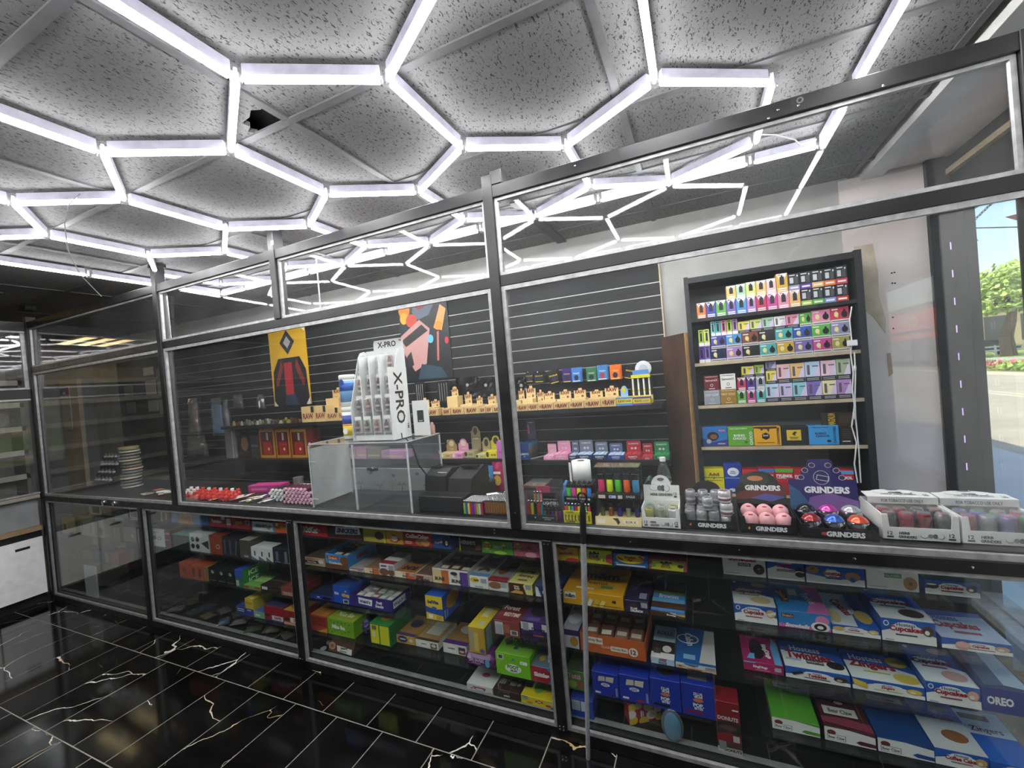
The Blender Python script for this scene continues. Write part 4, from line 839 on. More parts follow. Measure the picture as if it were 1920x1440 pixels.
for a, b, c in ((210, 247, 'aqua'), (249, 299, 'teal'), (301, 350, 'pink'), (352, 401, 'lime'), (403, 452, 'lilac')): vb(a, b, ze, .092, c, 'N', 'stacked on the upper layer of the second shelf', .05, YU+.003)
for a, b, c, h, k in ((455, 559, 'yellow', .07, 'D'), (561, 669, 'pale lime', .073, 'D'), (671, 777, 'mint', .077, 'D'), (779, 884, 'white', .076, 'D'), (886, 1003, 'rose', .077, 'D'), (1008, 1115, 'green', .078, 'C'), (1118, 1287, 'pink', .084, 'C'), (1289, 1455, 'crimson', .088, 'C')): vb(a, b, ze, h, c, k, 'in the top layer of the second shelf', .05, YU+.003)
zf = ZB[2]+.0002; T3 = 'on the third shelf'
def sx(a, b, z, h, col, tc, cn, y=YU, t2='SamuraiX'):
    x0, x1 = xon(CV(a, 0)[0], y, z), xon(CV(b, 0)[0], y, z)
    carton('small_carton', '%s square carton with round seal and fine print on the third shelf' % cn, 'carton', x1-x0-.0012, .07, h, col, {'f': [('t', t2, .5, .68, .15, tc, .84), ('e', .5, .34, .1, .1, tc), ('e', .5, .34, .07, .07, col), ('r', .3, .08, .7, .13, tc), ('r', .08, .9, .92, .93, tc)]}, ((x0+x1)/2, y+.035, z))
sx(150, 295, zf, .092, '#9aa0a6', '#d4d8dc', 'silver', t2='DEEP SLEEP'); sx(297, 445, zf, .092, '#a37c30', '#e4d4a4', 'gold brown', t2='FIRST GOLD')
sx(150, 285, zf+.0923, .092, '#6e1c28', '#e8d8d4', 'maroon'); sx(297, 435, zf+.0923, .095, '#ecebe6', '#6a2a30', 'white')
for a, b, c in ((447, 530, 'green'), (535, 616, 'magenta'), (620, 704, 'teal')): vb(a, b, zf, .080, c, 'A', 'in the bottom layer of the third shelf')
for a, b, c in ((449, 528, 'crimson'), (533, 612, 'purple'), (616, 700, 'silver')): vb(a, b, zf+.0803, .078, c, 'A', 'in the middle layer of the third shelf', .066)
for a, b, c, h in ((706, 826, 'ice blue', .108), (828, 947, 'lavender', .108), (950, 1079, 'aqua', .108), (1081, 1215, 'violet', .108), (1217, 1346, 'pale gold', .108), (1348, 1480, 'lilac', .108)): vb(a, b, zf, h, c, 'D', 'in the bottom layer of the third shelf')
zg = zf+.1083
for a, b, c, h in ((710, 802, 'yellow', .078), (806, 927, 'blush', .112), (930, 1056, 'peach', .112), (1059, 1195, 'ice blue', .114), (1203, 1340, 'pale pink', .114), (1342, 1470, 'sage', .116)): vb(a, b, zg, h, c, 'D', 'in the upper layer of the third shelf', .066)
for a, b, c, h in ((487, 598, 'yellow', .066), (602, 688, 'lime', .070)): vb(a, b, zf+.1586, h, c, 'D', 'above the small third shelf cartons', .05, YU+.002)
vb(700, 795, zg+.0783, .058, 'grey violet', 'D', 'above the yellow third shelf carton', .05, YU+.002)
# fourth shelf: chocolate cartons
zz = ZB[3]+.0002
row(CW, YU, zz, [
 (160, 418, 785, .06, 'chocolate_carton', 'blue chocolate carton with a brown cup picture', 'carton', '#2f7cc4', {'f': [('p', [(0, 0), (1, 0), (1, .35), (.35, .2), (0, .45)], '#27408c'), ('e', .42, .52, .24, .24, '#2a1a14'), ('e', .45, .5, .15, .13, '#8a5a3c'), ('e', .24, .26, .1, .12, '#b8bcc0'), ('r', .66, .78, .92, .86, '#e07a8a'), ('r', .6, .1, .9, .16, '#d0a8b8')]}),
 (422, 690, 785, .06, 'chocolate_carton', 'green chocolate carton with white lettering', 'carton', '#66ad34', {'f': [('t', 'RHINO', .45, .56, .13, '#f2f4ee', .6, 0, 0, .04), ('t', 'CHOCO', .45, .40, .13, '#f2f4ee', .6, 0, 0, .04), ('t', 'CHOCO', .9, .4, .12, '#f2f4ee', .7, 90, 0, .03), ('t', 'TIME BUM STAMINA', .42, .92, .07, '#e4ecd8', .8), ('e', .7, .2, .06, .07, '#3c7a24')]}),
 (693, 975, 780, .06, 'chocolate_carton', 'yellow chocolate carton with brown drips and a hexagon', 'carton', '#ecb02c', {'f': [('p', [(0, 1), (.86, 1), (.86, .9), (.6, .88), (.55, .7), (.5, .86), (.36, .88), (.3, .78), (.24, .9), (0, .93)], '#3a2418'), ('p', [(.44+.16*math.cos(1.047*i+.52), .5+.2*math.sin(1.047*i+.52)) for i in range(6)], '#1c1814'), ('t', 'Beef', .44, .54, .1, '#f0e8d0', .25), ('t', 'CHOCOVIBE', .9, .5, .1, '#2a1a10', .9, 90, 0, .03), ('r', .1, .14, .75, .18, '#8a5a1c')]}),
 (978, 1258, 778, .06, 'chocolate_carton', 'black carton with a yellow inset panel and a black bull', 'carton', '#1b1b1d', {'f': [('r', .2, .26, .74, .82, '#e2be34'), ('p', [(.4, .6), (.5, .74), (.6, .68), (.52, .6), (.54, .5), (.46, .54)], '#1a1a1a'), ('r', .3, .4, .64, .44, '#3a3218'), ('r', .34, .33, .6, .36, '#3a3218')]}),
 (1262, 1578, 770, .06, 'chocolate_carton', 'bright blue chocolate carton with dark lettering', 'carton', '#3a9ad8', {'f': [('t', 'RHINO', .4, .60, .12, '#12283c', .5, 0, 0, .04), ('t', 'CHOCO', .46, .46, .12, '#12283c', .5, 0, 0, .04), ('t', 'CHOCOVIBE', .86, .5, .09, '#1a3a5c', .9, 90, 0, .03), ('t', 'TIME BUM STAMINA', .4, .92, .06, '#1a3a5c', .75), ('r', .6, .14, .72, .26, '#1c2c3c')]}),
 (1582, 1720, 770, .06, 'chocolate_carton', 'dark carton with faint lines at the cable side of the shelf', 'carton', '#26231f', {'f': [('r', .2, .15, .8, .2, '#d8d8d4')]+[('r', .2, .35+.11*i, .85, .38+.11*i, '#55504a') for i in range(5)]})])
p = at(*CW(1550, 745), y=YU+.05); o = carton('foil_pack', 'clear and brown foil pack with gold upright lettering on top of the cartons', 'pack', .16, .02, .075, {'*': '#3a2c22'}, {'f': [('t', 'MAGNUM', .3, .5, .22, '#e0b83c', .95, 90), ('r', .5, .2, .9, .8, '#4a3a30')]}, (xon(CW(1550, 745)[0], YU+.03, zz+.19), YU+.03, zz+.1905))
o.location.z = zz+zon(CW(1500, 772)[1], .7, YU)-zz+.0008
# fifth shelf: medicine cartons
zz = ZB[4]+.0002
ty = lambda band: {'f': [('r', 0, .86, 1, 1, band), ('t', 'TYLENOL', .5, .72, .12, '#f4f0ee', .92, 0, .2, .05), ('r', .1, .62, .6, .645, '#e8d8d4'), ('r', .66, .52, .92, .6, band), ('r', 0, .0, 1, .46, '#b41c26')]}
row(CW, YU, zz, [
 (182, 388, 1215, .08, 'medicine_carton', 'yellow medicine carton with brown lettering', 'medicine box', '#e6d81e', {'f': [('t', 'Advil', .5, .77, .15, '#7a2018', .8, 0, 0, .04), ('r', 0, .62, 1, .66, '#4a8a5a'), ('r', .1, .5, .9, .53, '#8a7a1c'), ('e', .5, .6, .05, .025, '#3a6a9c')]}),
 (392, 574, 1162, .08, 'medicine_carton', 'tall blue medicine carton with a white bubble', 'medicine box', '#1f3fa0', {'f': [('e', .52, .72, .34, .15, '#f0f2f4'), ('t', 'Alka', .5, .74, .06, '#1f3fa0', .5), ('t', 'Seltzer', .5, .68, .05, '#1f3fa0', .5), ('r', 0, .5, 1, .53, '#6ab0e4'), ('e', .4, .1, .22, .06, '#cfd8e4')]}),
 (578, 744, 1225, .08, 'medicine_carton', 'red medicine carton with white italic lettering and a red cap band', 'medicine box', '#c42a34', ty('#c8303a')), (748, 916, 1215, .08, 'medicine_carton', 'red medicine carton with a blue cap band', 'medicine box', '#c42a34', ty('#3f7cc4')),
 (920, 1110, 1212, .08, 'medicine_carton', 'red medicine carton with a green cap band', 'medicine box', '#c42a34', ty('#5fae3c')), (1113, 1290, 1222, .08, 'medicine_carton', 'plain red medicine carton behind the purple display header', 'medicine box', '#c42a34', ty('#b82430')), (1500, 1742, 1232, .08, 'medicine_carton', 'wide red medicine carton with a light blue cap band', 'medicine box', '#c42a34', ty('#5fa4dc'))])
# cables and a small box on the right edge of the unit
cb = empty('power_cable', (.86, YU-.04, .9), 0, 'pair of white cables hanging with a small plug box on the shelf unit side', 'cable'); c0 = Vector(cb.location)
for k, pts in enumerate(([(1597, 575), (1593, 600), (1597, 640), (1595, 665), (1600, 700), (1598, 730), (1602, 760), (1597, 800), (1606, 830), (1602, 870), (1608, 905)], [(1602, 660), (1604, 700), (1603, 745), (1604, 780), (1610, 840), (1614, 905)])):
    m = MB(); m.path([at(px, py, y=YU-.036)-c0 for px, py in pts], .0035, mat('#dcdcd8', .5), 6); m.ob('cord', cb)
p = at(1598, 643, y=YU-.045)-c0; m = MB(); m.box(p.x-.022, p.y-.008, p.z-.016, p.x+.022, p.y+.012, p.z+.016, WHITEP, .002); m.ob('plug_box', cb)
for px, py in ((1603, 690), (1602, 780)):
    p = at(px, py, y=YU-.045)-c0; m = MB(); m.sphere(p, .011, mat('#cfcfca', .5), 8, 6, (.7, .6, 1.8)); m.ob('cord_tie', cb)
# ================================================================ COUNTER TOP GOODS
CG = crop(970, 840, 6); CH = crop(1190, 840, 5.19); CI = crop(1540, 860, 5.05); CK = crop(0, 660, 4.8)
ZQ = ZT+.0004
# ---- clear acrylic box with a white side door
ab = empty('acrylic_box', (-1.84, .22, ZQ), 0, 'large clear acrylic box with a white side panel standing on the counter', 'acrylic box')
W2, D2, H2, TH = .37, .16, .382, .005
bx('front_sheet', -W2, -D2, 0, W2, -D2+TH, H2, CLEAR, ab); bx('back_sheet', -W2, D2-TH, 0, W2, D2, H2, CLEAR, ab); bx('side_sheet', W2-TH, -D2+TH, 0, W2, D2-TH, H2, CLEAR, ab); bx('top_sheet', -W2, -D2, H2, W2, D2, H2+.006, CLEAR, ab); bx('inner_divider', -.02, -D2+TH, 0, -.015, D2-TH, H2, CLEAR, ab)
bx('side_panel', -W2, -D2+TH, .012, -W2+.006, D2-TH, H2-.02, WHITEP, ab)
EDG = noisy('acrylic_edge', '#b9bec0', '#d4d8d8', 30, .25)
for x in (-W2, W2):
    for y in (-D2, D2): bx('edge_strip', x-.004, y-.004, 0, x+.004, y+.004, H2, EDG, ab)
bx('edge_strip', -.024, -D2-.003, 0, -.012, -D2+.003, H2, EDG, ab)
for y in (-D2, D2): bx('edge_strip', -W2, y-.003, H2+.0062, W2, y+.003, H2+.010, EDG, ab)
for x in (-W2, W2): bx('edge_strip', x-.003, -D2, H2+.0062, x+.003, D2, H2+.010, EDG, ab)
for z in (.05, .28): bx('hinge', -W2-.004, -D2-.006, z, -W2+.05, -D2-.001, z+.006, EDG, ab)
m = MB(); m.bar((.12, -D2-.001, .24), (.12, -D2-.014, .24), .012, CHROME, 10); m.box(.08, -D2-.005, .232, .16, -D2-.001, .248, CHROME); m.ob('lock', ab)
# pale printed board standing behind it
def palm(u, s=1): return [('p', [(u-.006, .02), (u+.004, .02), (u+.008, .3*s), (u+.002, .3*s)], '#2c2c2c')]+[('p', [(u, .3*s), (u+.04*math.cos(a), .3*s+.16*math.sin(a)*s), (u+.045*math.cos(a), .26*s+.12*math.sin(a)*s)], '#2c2c2c') for a in (.2, .9, 2.2, 2.9)]
carton('printed_board', 'pale grey board printed with dark palm trees behind the acrylic box', 'board', .78, .012, .155, '#a8a8a6', {'f': palm(.12)+palm(.34, .8)+palm(.58)+palm(.85)+[('p', [(0, 0), (.2, .08), (.5, .03), (.8, .1), (1, 0)], '#3a3a3a'), ('e', .25, .8, .02, .07, '#55565a'), ('e', .5, .7, .02, .07, '#55565a'), ('e', .75, .78, .02, .07, '#55565a')]}, (-1.9, .45, ZQ))
# ---- stacked wipes canisters
ZA = ZQ+H2+.0105
for i, (dz, l) in enumerate(((0, 'lower white canister of wipes with a blue swoosh and yellow foot'), (.205, 'upper white canister of wipes with a blue label stacked on another'))):
    T = empty('wipes_canister', (-2.06, .27, ZA+dz), 0, l, 'canister', 'stacked wipes canisters')
    m = MB(); m.lathe([(.046, 0), (.05, .004), (.05, .17), (.046, .174)], mat('#f0efe6', .4), 24); m.ob('body', T, True)
    m = MB(); m.lathe([(.047, .174), (.051, .176), (.051, .198), (.046, .204)], mat('#f4f3ec', .4), 24); m.ob('lid', T, True)
    m = MB(); n = 24
    if i: m.lathe([(.0504, .03), (.0504, .165)], mat('#7fb4e4', .4), 24); m.lathe([(.0508, .1), (.0508, .15)], mat('#2f62b8', .4), 24)
    else: m.lathe([(.0504, .02), (.0504, .09)], mat('#e8c820', .4), 24); m.lathe([(.0508, .09), (.0508, .15)], mat('#2a4aa4', .4), 24); m.lathe([(.0511, .085), (.0511, .095)], mat('#e89a30', .4), 24)
    m.ob('label_wrap', T, True)
    m = MB(); m.lathe([(.02, -.0516), (.02, -.0520)], mat('#24479c' if i else '#f0f0e8', .4), 14, (.0, 0, .155 if i else .05), 'y'); m.ob('badge', T)
# ---- white tiered stand
xs_ = empty('tiered_stand', (-1.755, .215, ZA), 0, 'white tiered cardboard stand with hanging small bottles', 'display stand')
SW, SD, SH = .145, .075, .50
bx('base', -SW, -SD, 0, SW, SD, .03, WHITEP, xs_); bx('back_panel', -SW, SD-.004, .03, SW, SD, SH+.04, WHITEP, xs_)
m = MB(); m.prism([(-SW*.55, SH+.04), (SW, SH+.04), (SW, SH+.085), (SW-.02, SH+.1), (-SW*.5, SH+.1), (-SW*.55, SH+.08)], SD-.004, SD, WHITEP); m.ob('header', xs_)
m = MB(); put_print(m, (-SW*.5, SD-.0042, SH+.045), (1, 0, 0), (0, 0, 1), SW*1.45, .05, [('t', 'X-PRO', .46, .5, .72, '#3a2420', .8, 0, 0, .03), ('t', 'TM', .94, .8, .25, '#3a2420', .1)]); m.ob('header_lettering', xs_)
def side(x, col=WHITEP):
    m = MB(); pts = [(-SD-.02, 0), (SD, 0), (SD, SH+.03), (SD-.02, SH+.04), (.02, SH+.03), (.0, SH), (-SD-.02, .2)]
    n = len(pts); vs = [(x, y, z) for y, z in pts]+[(x+.004, y, z) for y, z in pts]
    m.add(vs, [tuple(range(n)), tuple(range(n, 2*n))[::-1]]+[(i, (i+1) % n, n+(i+1) % n, n+i) for i in range(n)], col); return m.ob('side_panel', xs_)
side(-SW-.004); side(SW)
bx('side_fin', SW+.0042, -SD-.02, 0, SW+.006, SD, .42, WHITEP, xs_)
m = MB(); put_print(m, (SW+.0062, -SD-.02, .02), (0, 1, 0), (0, 0, 1), 2*SD+.02, .40, [('t', 'X-PRO', .5, .55, .45, '#3a2420', .85, -90, 0, .02), ('t', 'TM', .85, .12, .1, '#3a2420', .1, -90)]); m.ob('side_lettering', xs_)
for c in range(1, 4): bx('divider', -SW+SW*.5*c-.003, -SD, .03, -SW+SW*.5*c+.003, SD-.004, SH, WHITEP, xs_)
BR = ['#4a2c22', '#2f2a2a', '#8a4a34', '#3c2822']
for r in range(4):
    for c in range(4):
        x = -SW+SW*.5*(c+.5); y = -SD-.012+.028*r*.9; z = .045+.122*r
        T = empty('blister_pack', (-1.755+x, .215+y, ZA+z), 0, 'clear blister pack with a small brown bottle on the white tiered stand', 'blister pack', 'blister packs on the white stand')
        m = MB(); m.box(-.024, .0035, 0, .024, .005, .10, mat('#e4e0da', .4)); m.ob('card', T)
        m = MB(); m.lathe([(.011, .015), (.0125, .02), (.0125, .055), (.007, .062), (.007, .075)], mat(BR[(r+c) % 4], .3), 10, (0, -.008, 0)); q = m.ob('bottle', T, True)
        m = MB(); m.lathe([(.0128, .03), (.0128, .042)], mat('#d8b8ac', .4), 10, (0, -.008, 0)); m.ob('band', q)
        m = MB(); m.box(-.02, -.022, .008, .02, .0034, .082, WRAP, .004); m.ob('blister', T)
o = carton('device_card', 'white card with a black device standing right of the tiered stand', 'card', .115, .004, .21, '#efeeea', {'f': [('r', .28, .38, .68, .72, '#23242a'), ('e', .4, .42, .03, .018, '#e8e8e8'), ('e', .48, .42, .03, .018, '#e8e8e8'), ('e', .56, .42, .03, .018, '#e8e8e8')]}, (-1.525, .29, ZA), bev=.001)
m = MB(); q = [Vector((-1.6, .19, ZA+.03)), Vector((-1.55, .13, ZA+.006)), Vector((-1.5, .1, ZA+.012)), Vector((-1.462, .1, ZA-.03)), Vector((-1.445, .12, ZA-.14)), Vector((-1.43, .2, ZA-.25)), Vector((-1.40, .3, ZA-.29))]; c0 = q[0]
m.path([p-c0 for p in q], .0035, mat('#161616', .5), 6); o = m.ob('black_power_cord'); o.location = c0; tag(o, 'thin black cord running down from the white stand', 'cord')
m = MB(); m.lathe([(.014, 0), (.016, .004), (.016, .05), (.008, .06), (.008, .07)], mat('#c89a8c', .4), 12); o = m.ob('small_bottle', None, True); o.location = (-1.49, .345, ZA); tag(o, 'small pink brown bottle at the corner of the acrylic box top', 'bottle')
# ---- register
BP = noisy('black_plastic', '#151517', '#1f1f22', 12, .4); BG = mat('#0c0c0e', .15)
T = empty('cash_drawer', (-1.30, .29, ZQ), 0, 'wide black metal cash drawer on the counter', 'cash drawer'); bx('body', -.145, -.2, 0, .135, .2, .088, BP, T, .004); bx('drawer_front', -.14, -.206, .01, .13, -.2, .075, mat('#1a1a1d', .35), T)
T = empty('receipt_printer', (-1.40, .285, ZQ+.0885), 0, 'black receipt printer with a white name plate and glossy lid', 'printer'); m = MB()
m.add([(x, y, z) for x in (-.065, .075) for y, z in ((-.1, 0), (.1, 0), (.1, .1), (-.02, .115), (-.09, .085))], [(0, 4, 3, 2, 1), (5, 6, 7, 8, 9), (0, 1, 6, 5), (1, 2, 7, 6), (2, 3, 8, 7), (3, 4, 9, 8), (4, 0, 5, 9)], BP); m.ob('body', T)
bx('glossy_cover', -.06, -.03, .1155, .0, .06, .121, BG, T)
m = MB(); put_print(m, (.005, -.0905, .084), (1, 0, 0), (0, .9165, .4), .06, .035, [('r', 0, 0, 1, 1, '#dcdcda'), ('t', 'VOLCORA', .5, .5, .5, '#3a3a3a', .8)]); m.ob('name_plate', T)
T = empty('card_terminal', (-1.235, .30, ZQ+.0885), 0, 'black wedge shaped terminal beside the receipt printer', 'terminal'); m = MB()
m.add([(x, y, z) for x in (-.075, .07) for y, z in ((-.12, 0), (.11, 0), (.11, .1), (.06, .115), (-.1, .07))], [(0, 4, 3, 2, 1), (5, 6, 7, 8, 9), (0, 1, 6, 5), (1, 2, 7, 6), (2, 3, 8, 7), (3, 4, 9, 8), (4, 0, 5, 9)], BP); m.ob('body', T); bx('paper_slot', -.05, .0, .108, .05, .04, .118, BG, T)
# ---- lighters
def lighter_mesh(c, h=.058, r=.0062, hood='#c8c8ca'):
    m = MB(); m.lathe([(r*.9, 0), (r, .002), (r, h), (r*.92, h+.001)], mat(c, .25), 8); b = m.mesh()
    m = MB(); m.lathe([(r*.86, h+.001), (r*.88, h+.012), (r*.6, h+.014)], mat(hood, .25, .9), 8); m.box(-r*.5, -r*1.02, h+.0015, r*.5, -r*.3, h+.008, mat('#26221f', .5)); return b, m.mesh()
LM = {}
def lighter(x, y, z, c, label, group, h=.058, r=.0062, lean=0):
    k = (c, h, r)
    if k not in LM: LM[k] = lighter_mesh(c, h, r)
    o = link('lighter', LM[k][0]); o.location = (x, y, z); o.rotation_euler = (lean, 0, 0); tag(o, label, 'lighter', group); link('metal_hood', LM[k][1], o); return o
BC = {'lime': '#8fc63c', 'blue': '#2f62c8', 'black': '#1a1a1c', 'yellow': '#ecdc1e', 'red': '#c82c30', 'royal blue': '#2a4ab8', 'pink': '#e03c84', 'green': '#7cc83c', 'white': '#d8d4cc', 'crimson': '#b82438'}
T = empty('lighter_tray', (-1.1, .13, ZQ), 0, 'low black tray holding rows of multicoloured lighters', 'tray'); bx('base', -.056, -.065, 0, .058, .06, .006, BP, T); bx('front_lip', -.056, -.067, 0, .058, -.065, .012, BP, T)
names = list(BC)
for i in range(9):
    for j in range(6):
        n = names[(i+j*4) % 10] if j else ['lime', 'blue', 'yellow', 'red', 'royal blue', 'pink', 'green', 'white', 'crimson'][i]
        lighter(-1.148+i*.0126, .078+j*.0185, ZQ+.0062, BC[n], n+' lighter standing in the multicoloured lighter tray', 'multicoloured lighters')
T = empty('lighter_tray', (-.97, .17, ZQ), 0, 'low black tray packed with brown lighters', 'tray'); bx('base', -.07, -.075, 0, .072, .075, .006, BP, T); bx('front_lip', -.07, -.077, 0, .072, -.075, .012, BP, T)
for i in range(10):
    for j in range(7): lighter(-1.032+i*.0137, .106+j*.02, ZQ+.0062, '#9a6a2c', 'tan brown lighter standing in its packed tray', 'brown lighters')
for (x, y, rz) in ((-1.045, .20, .6), (-.965, .252, .0)):
    o = bx('paper_slip', -.03, -.012, 0, .03, .012, .001, mat('#efeee8', .6)); o.location = (x, y, ZQ+.0062+.0735); o.rotation_euler = (.1, 0, rz); tag(o, 'white paper slip lying %s the lighters' % ('askew on' if rz else 'straight across'), 'paper')
# chip bags behind the register
for i, (px, py0, py1, w_, c, c2, l) in enumerate(((905, 905, 890, .07, '#3f8fc8', '#e8d840', 'blue and yellow snack bag leaning behind the register'), (925, 925, 890, .08, '#b0305c', '#e8b83c', 'magenta snack bag behind the register'), (948, 930, 885, .09, '#8a5a2c', '#c8d050', 'gold and green snack bag beside the post'))):
    p = at(px, py0, y=.44); m = MB(); h = .16+.02*i
    vs = [(-w_/2+w_*u/5, (-.018*math.sin(math.pi*u/5)*math.sin(math.pi*v/5))*s_+rn.uniform(-.002, .002), h*v/5) for s_ in (1, -1) for v in range(6) for u in range(6)]
    fs = [(v*6+u, v*6+u+1, v*6+u+7, v*6+u+6) for v in range(5) for u in range(5)]; fs += [tuple(36+q for q in f[::-1]) for f in fs]
    m.add(vs, fs, mat(c, .25)); o = m.ob('snack_bag'); o.location = (p.x, .52+.012*i, ZQ); tag(o, l, 'snack bag')
    m = MB(); put_print(m, (-w_/2+.01, -.021, h*.15), (1, 0, 0), (0, 0, 1), w_-.02, h*.6, [('e', .5, .4, .4, .3, c2), ('r', .1, .75, .9, .9, '#f0ead8')]); m.ob('printed_label', o)
# ---- right of the post: clear dispenser with long lighters
T = empty('clear_dispenser', (-.725, .13, ZQ), 0, 'clear plastic dispenser bin with mixed lighters and a black card', 'dispenser')
for a in ((-.075, -.07, 0, .08, -.067, .03), (-.075, .067, 0, .08, .07, .165), (-.078, -.07, 0, -.075, .07, .165), (.08, -.07, 0, .083, .07, .12), (-.078, -.07, .165, .03, .07, .168)): bx('clear_wall', *a, CLEAR, T)
bx('black_card', -.01, .0, .0, .075, .004, .115, BP, T)
m = MB(); put_print(m, (-.01, -.0002, 0), (1, 0, 0), (0, 0, 1), .085, .115, [('t', 'EVERYDAY FLINT', .5, .72, .06, '#d8d8d8', .9), ('t', 'LIGHTERS', .5, .56, .14, '#f0f0f0', .92, 0, 0, .03), ('t', 'DUAL BARREL', .5, .44, .06, '#d8d8d8', .9)]); m.ob('card_lettering', T)
bx('base_card', -.07, -.0695, 0, .075, -.066, .028, BP, T)
m = MB(); put_print(m, (-.07, -.0697, 0), (1, 0, 0), (0, 0, 1), .145, .028, [('e', .3, .55, .025, .13, '#d8d8d8'), ('t', 'EVERYDAY FLINT', .75, .6, .2, '#d8d8d8', .4), ('t', 'LIGHTERS', .72, .3, .2, '#d8d8d8', .4)]); m.ob('base_lettering', T)
bx('pink_pack', -.05, .03, .05, .02, .034, .14, mat('#c8486c', .4), T)
for i, (n, c) in enumerate((('red', '#b82a24'), ('lime yellow', '#d8e02c'), ('black', '#1c1c1e'), ('orange red', '#e04a24'), ('teal', '#3a8a96'))): lighter(-.79+i*.0165, .085, ZQ+.001, c, n+' tall lighter at the front of the clear dispenser', 'tall lighters in the dispenser', .075, .007)
for i, (n, c) in enumerate((('gold', '#d89a2c'), ('grey teal', '#8ab0a4'), ('pink white', '#d89a98'))): lighter(-.765+i*.016, .11, ZQ+.045, c, n+' slim lighter standing high inside the clear dispenser', 'slim lighters in the dispenser', .07, .0055)
def torch(x, y, z, c, label, group, h=.05, s=1.0, metal=0):
    T = empty('torch_lighter', (x, y, z), 0, label, 'lighter', group); m = MB()
    m.lathe([(.0085*s, 0), (.0095*s, .003), (.0095*s, h), (.009*s, h+.002)], mat(c, .3, metal), 12); m.ob('tank', T, True)
    m = MB(); m.box(-.0095*s, -.009*s, h+.002, .0095*s, .009*s, h+.018*s, BP, .002); m.ob('cap', T)
    m = MB(); k = h+.018*s; m.add([(-.006*s, -.006*s, k), (.008*s, -.006*s, k), (.008*s, .006*s, k), (-.006*s, .006*s, k), (.002*s, -.005*s, k+.016*s), (.016*s, -.005*s, k+.008*s), (.016*s, .005*s, k+.008*s), (.002*s, .005*s, k+.016*s)], [(3, 2, 1, 0), (4, 5, 6, 7), (0, 1, 5, 4), (1, 2, 6, 5), (2, 3, 7, 6), (3, 0, 4, 7)], BP); m.ob('nozzle', T); return T
for i, (n, c) in enumerate((('green', '#2a7a5c'), ('maroon', '#7c2a2c'), ('blue', '#2f4aa0'), ('gold', '#b07a24'), ('purple', '#8a2a94'))): torch(-.708+i*.0185, .082, ZQ+.001, c, n+' small hooded lighter in the row under the black card', 'small hooded lighters', .042, .8, .4)
# two tier neon lighter display
T = empty('lighter_stand', (-.545, .12, ZQ), 0, 'two tier black stand with neon lighters above yellow sleeved ones', 'display stand'); bx('back', -.066, .03, 0, .066, .06, .105, BP, T); bx('upper_tray', -.066, -.02, .098, .066, .06, .104, BP, T); bx('band', -.067, -.026, .085, .067, -.02, .112, mat('#101012', .4), T)
m = MB(); put_print(m, (-.067, -.0262, .085), (1, 0, 0), (0, 0, 1), .134, .027, [('t', 'EVERYDAY FLINT LIGHTERS', .5, .62, .3, '#e8e8e8', .8), ('e', .9, .6, .03, .2, '#d8d8d8')]); m.ob('band_lettering', T)
bx('yellow_sleeve', -.064, -.062, 0, .066, -.058, .045, mat('#dcd02a', .4), T); bx('yellow_header', -.064, -.064, .045, .066, -.060, .056, mat('#e4d82c', .4), T)
m = MB(); put_print(m, (-.064, -.0644, 0), (1, 0, 0), (0, 0, 1), .13, .056, [('t', 'CLIPPER', .24, .9, .14, '#3a3420', .4), ('t', 'CLIPPER', .76, .9, .14, '#3a3420', .4), ('t', 'CLIPPER', .25, .12, .16, '#3a3420', .4)]+[('r', .06+.12*i, .22, .1+.12*i, .7, '#4a4424') for i in range(8)]+[('r', .1+.12*i, .3, .13+.12*i, .5, '#f0eaa0') for i in range(7)]); m.ob('sleeve_print', T)
for i, (n, c) in enumerate((('neon green', '#4fd83c'), ('hot pink', '#ff3c9c'), ('neon yellow', '#f0ff1c'), ('neon orange', '#ff5a24'), ('bright blue', '#3c8ce8'))): torch(-.595+i*.0245, .125, ZQ+.1045, c, n+' torch lighter on the upper tier of the lighter stand', 'neon torch lighters on the upper tier', .04, 1.05)
for i, (n, c) in enumerate((('red orange', '#f04a30'), ('lime', '#8ce03c'), ('blue', '#4a8ae0'), ('crimson', '#c8284a'), ('yellow', '#e8e03c'), ('orange', '#f07a2c'), ('green', '#4ac84a'), ('rose', '#e0406c'))): lighter(-.6+i*.0155, .075, ZQ+.0003, c, n+' round lighter in the yellow sleeve row of the stand', 'sleeved lighters', .073, .0066)
# paper roll
bk = tag(bx('black_box', -.665, .34, ZQ, -.535, .46, ZQ+.105, BP, None, .003), 'black box standing behind the neon lighter stand under the paper roll', 'box')
T = empty('paper_roll', (-.6, .40, ZQ+.1055), 0, 'white paper roll standing behind the neon lighter stand', 'paper roll')
m = MB(); m.lathe([(.05, .0), (.05, .11)], noisy('paper_white', '#efeee9', '#f6f5f0', 40, .9, .2), 24); m.ob('roll', T, True); m = MB(); m.lathe([(.02, .1), (.02, .1105)], mat('#5a5248', .9), 16); m.ob('core', T)
m = MB(); m.add([(-.062, -.02, .0), (-.048, -.03, .0), (-.048, -.03, .105), (-.062, -.024, .105)], [(0, 1, 2, 3)], mat('#f2f1ec', .9)); m.add([(-.062, -.0185, .0), (-.048, -.0285, .0), (-.048, -.0285, .105), (-.062, -.0225, .105)], [(3, 2, 1, 0)], mat('#f2f1ec', .9)); m.ob('loose_sheet', T)
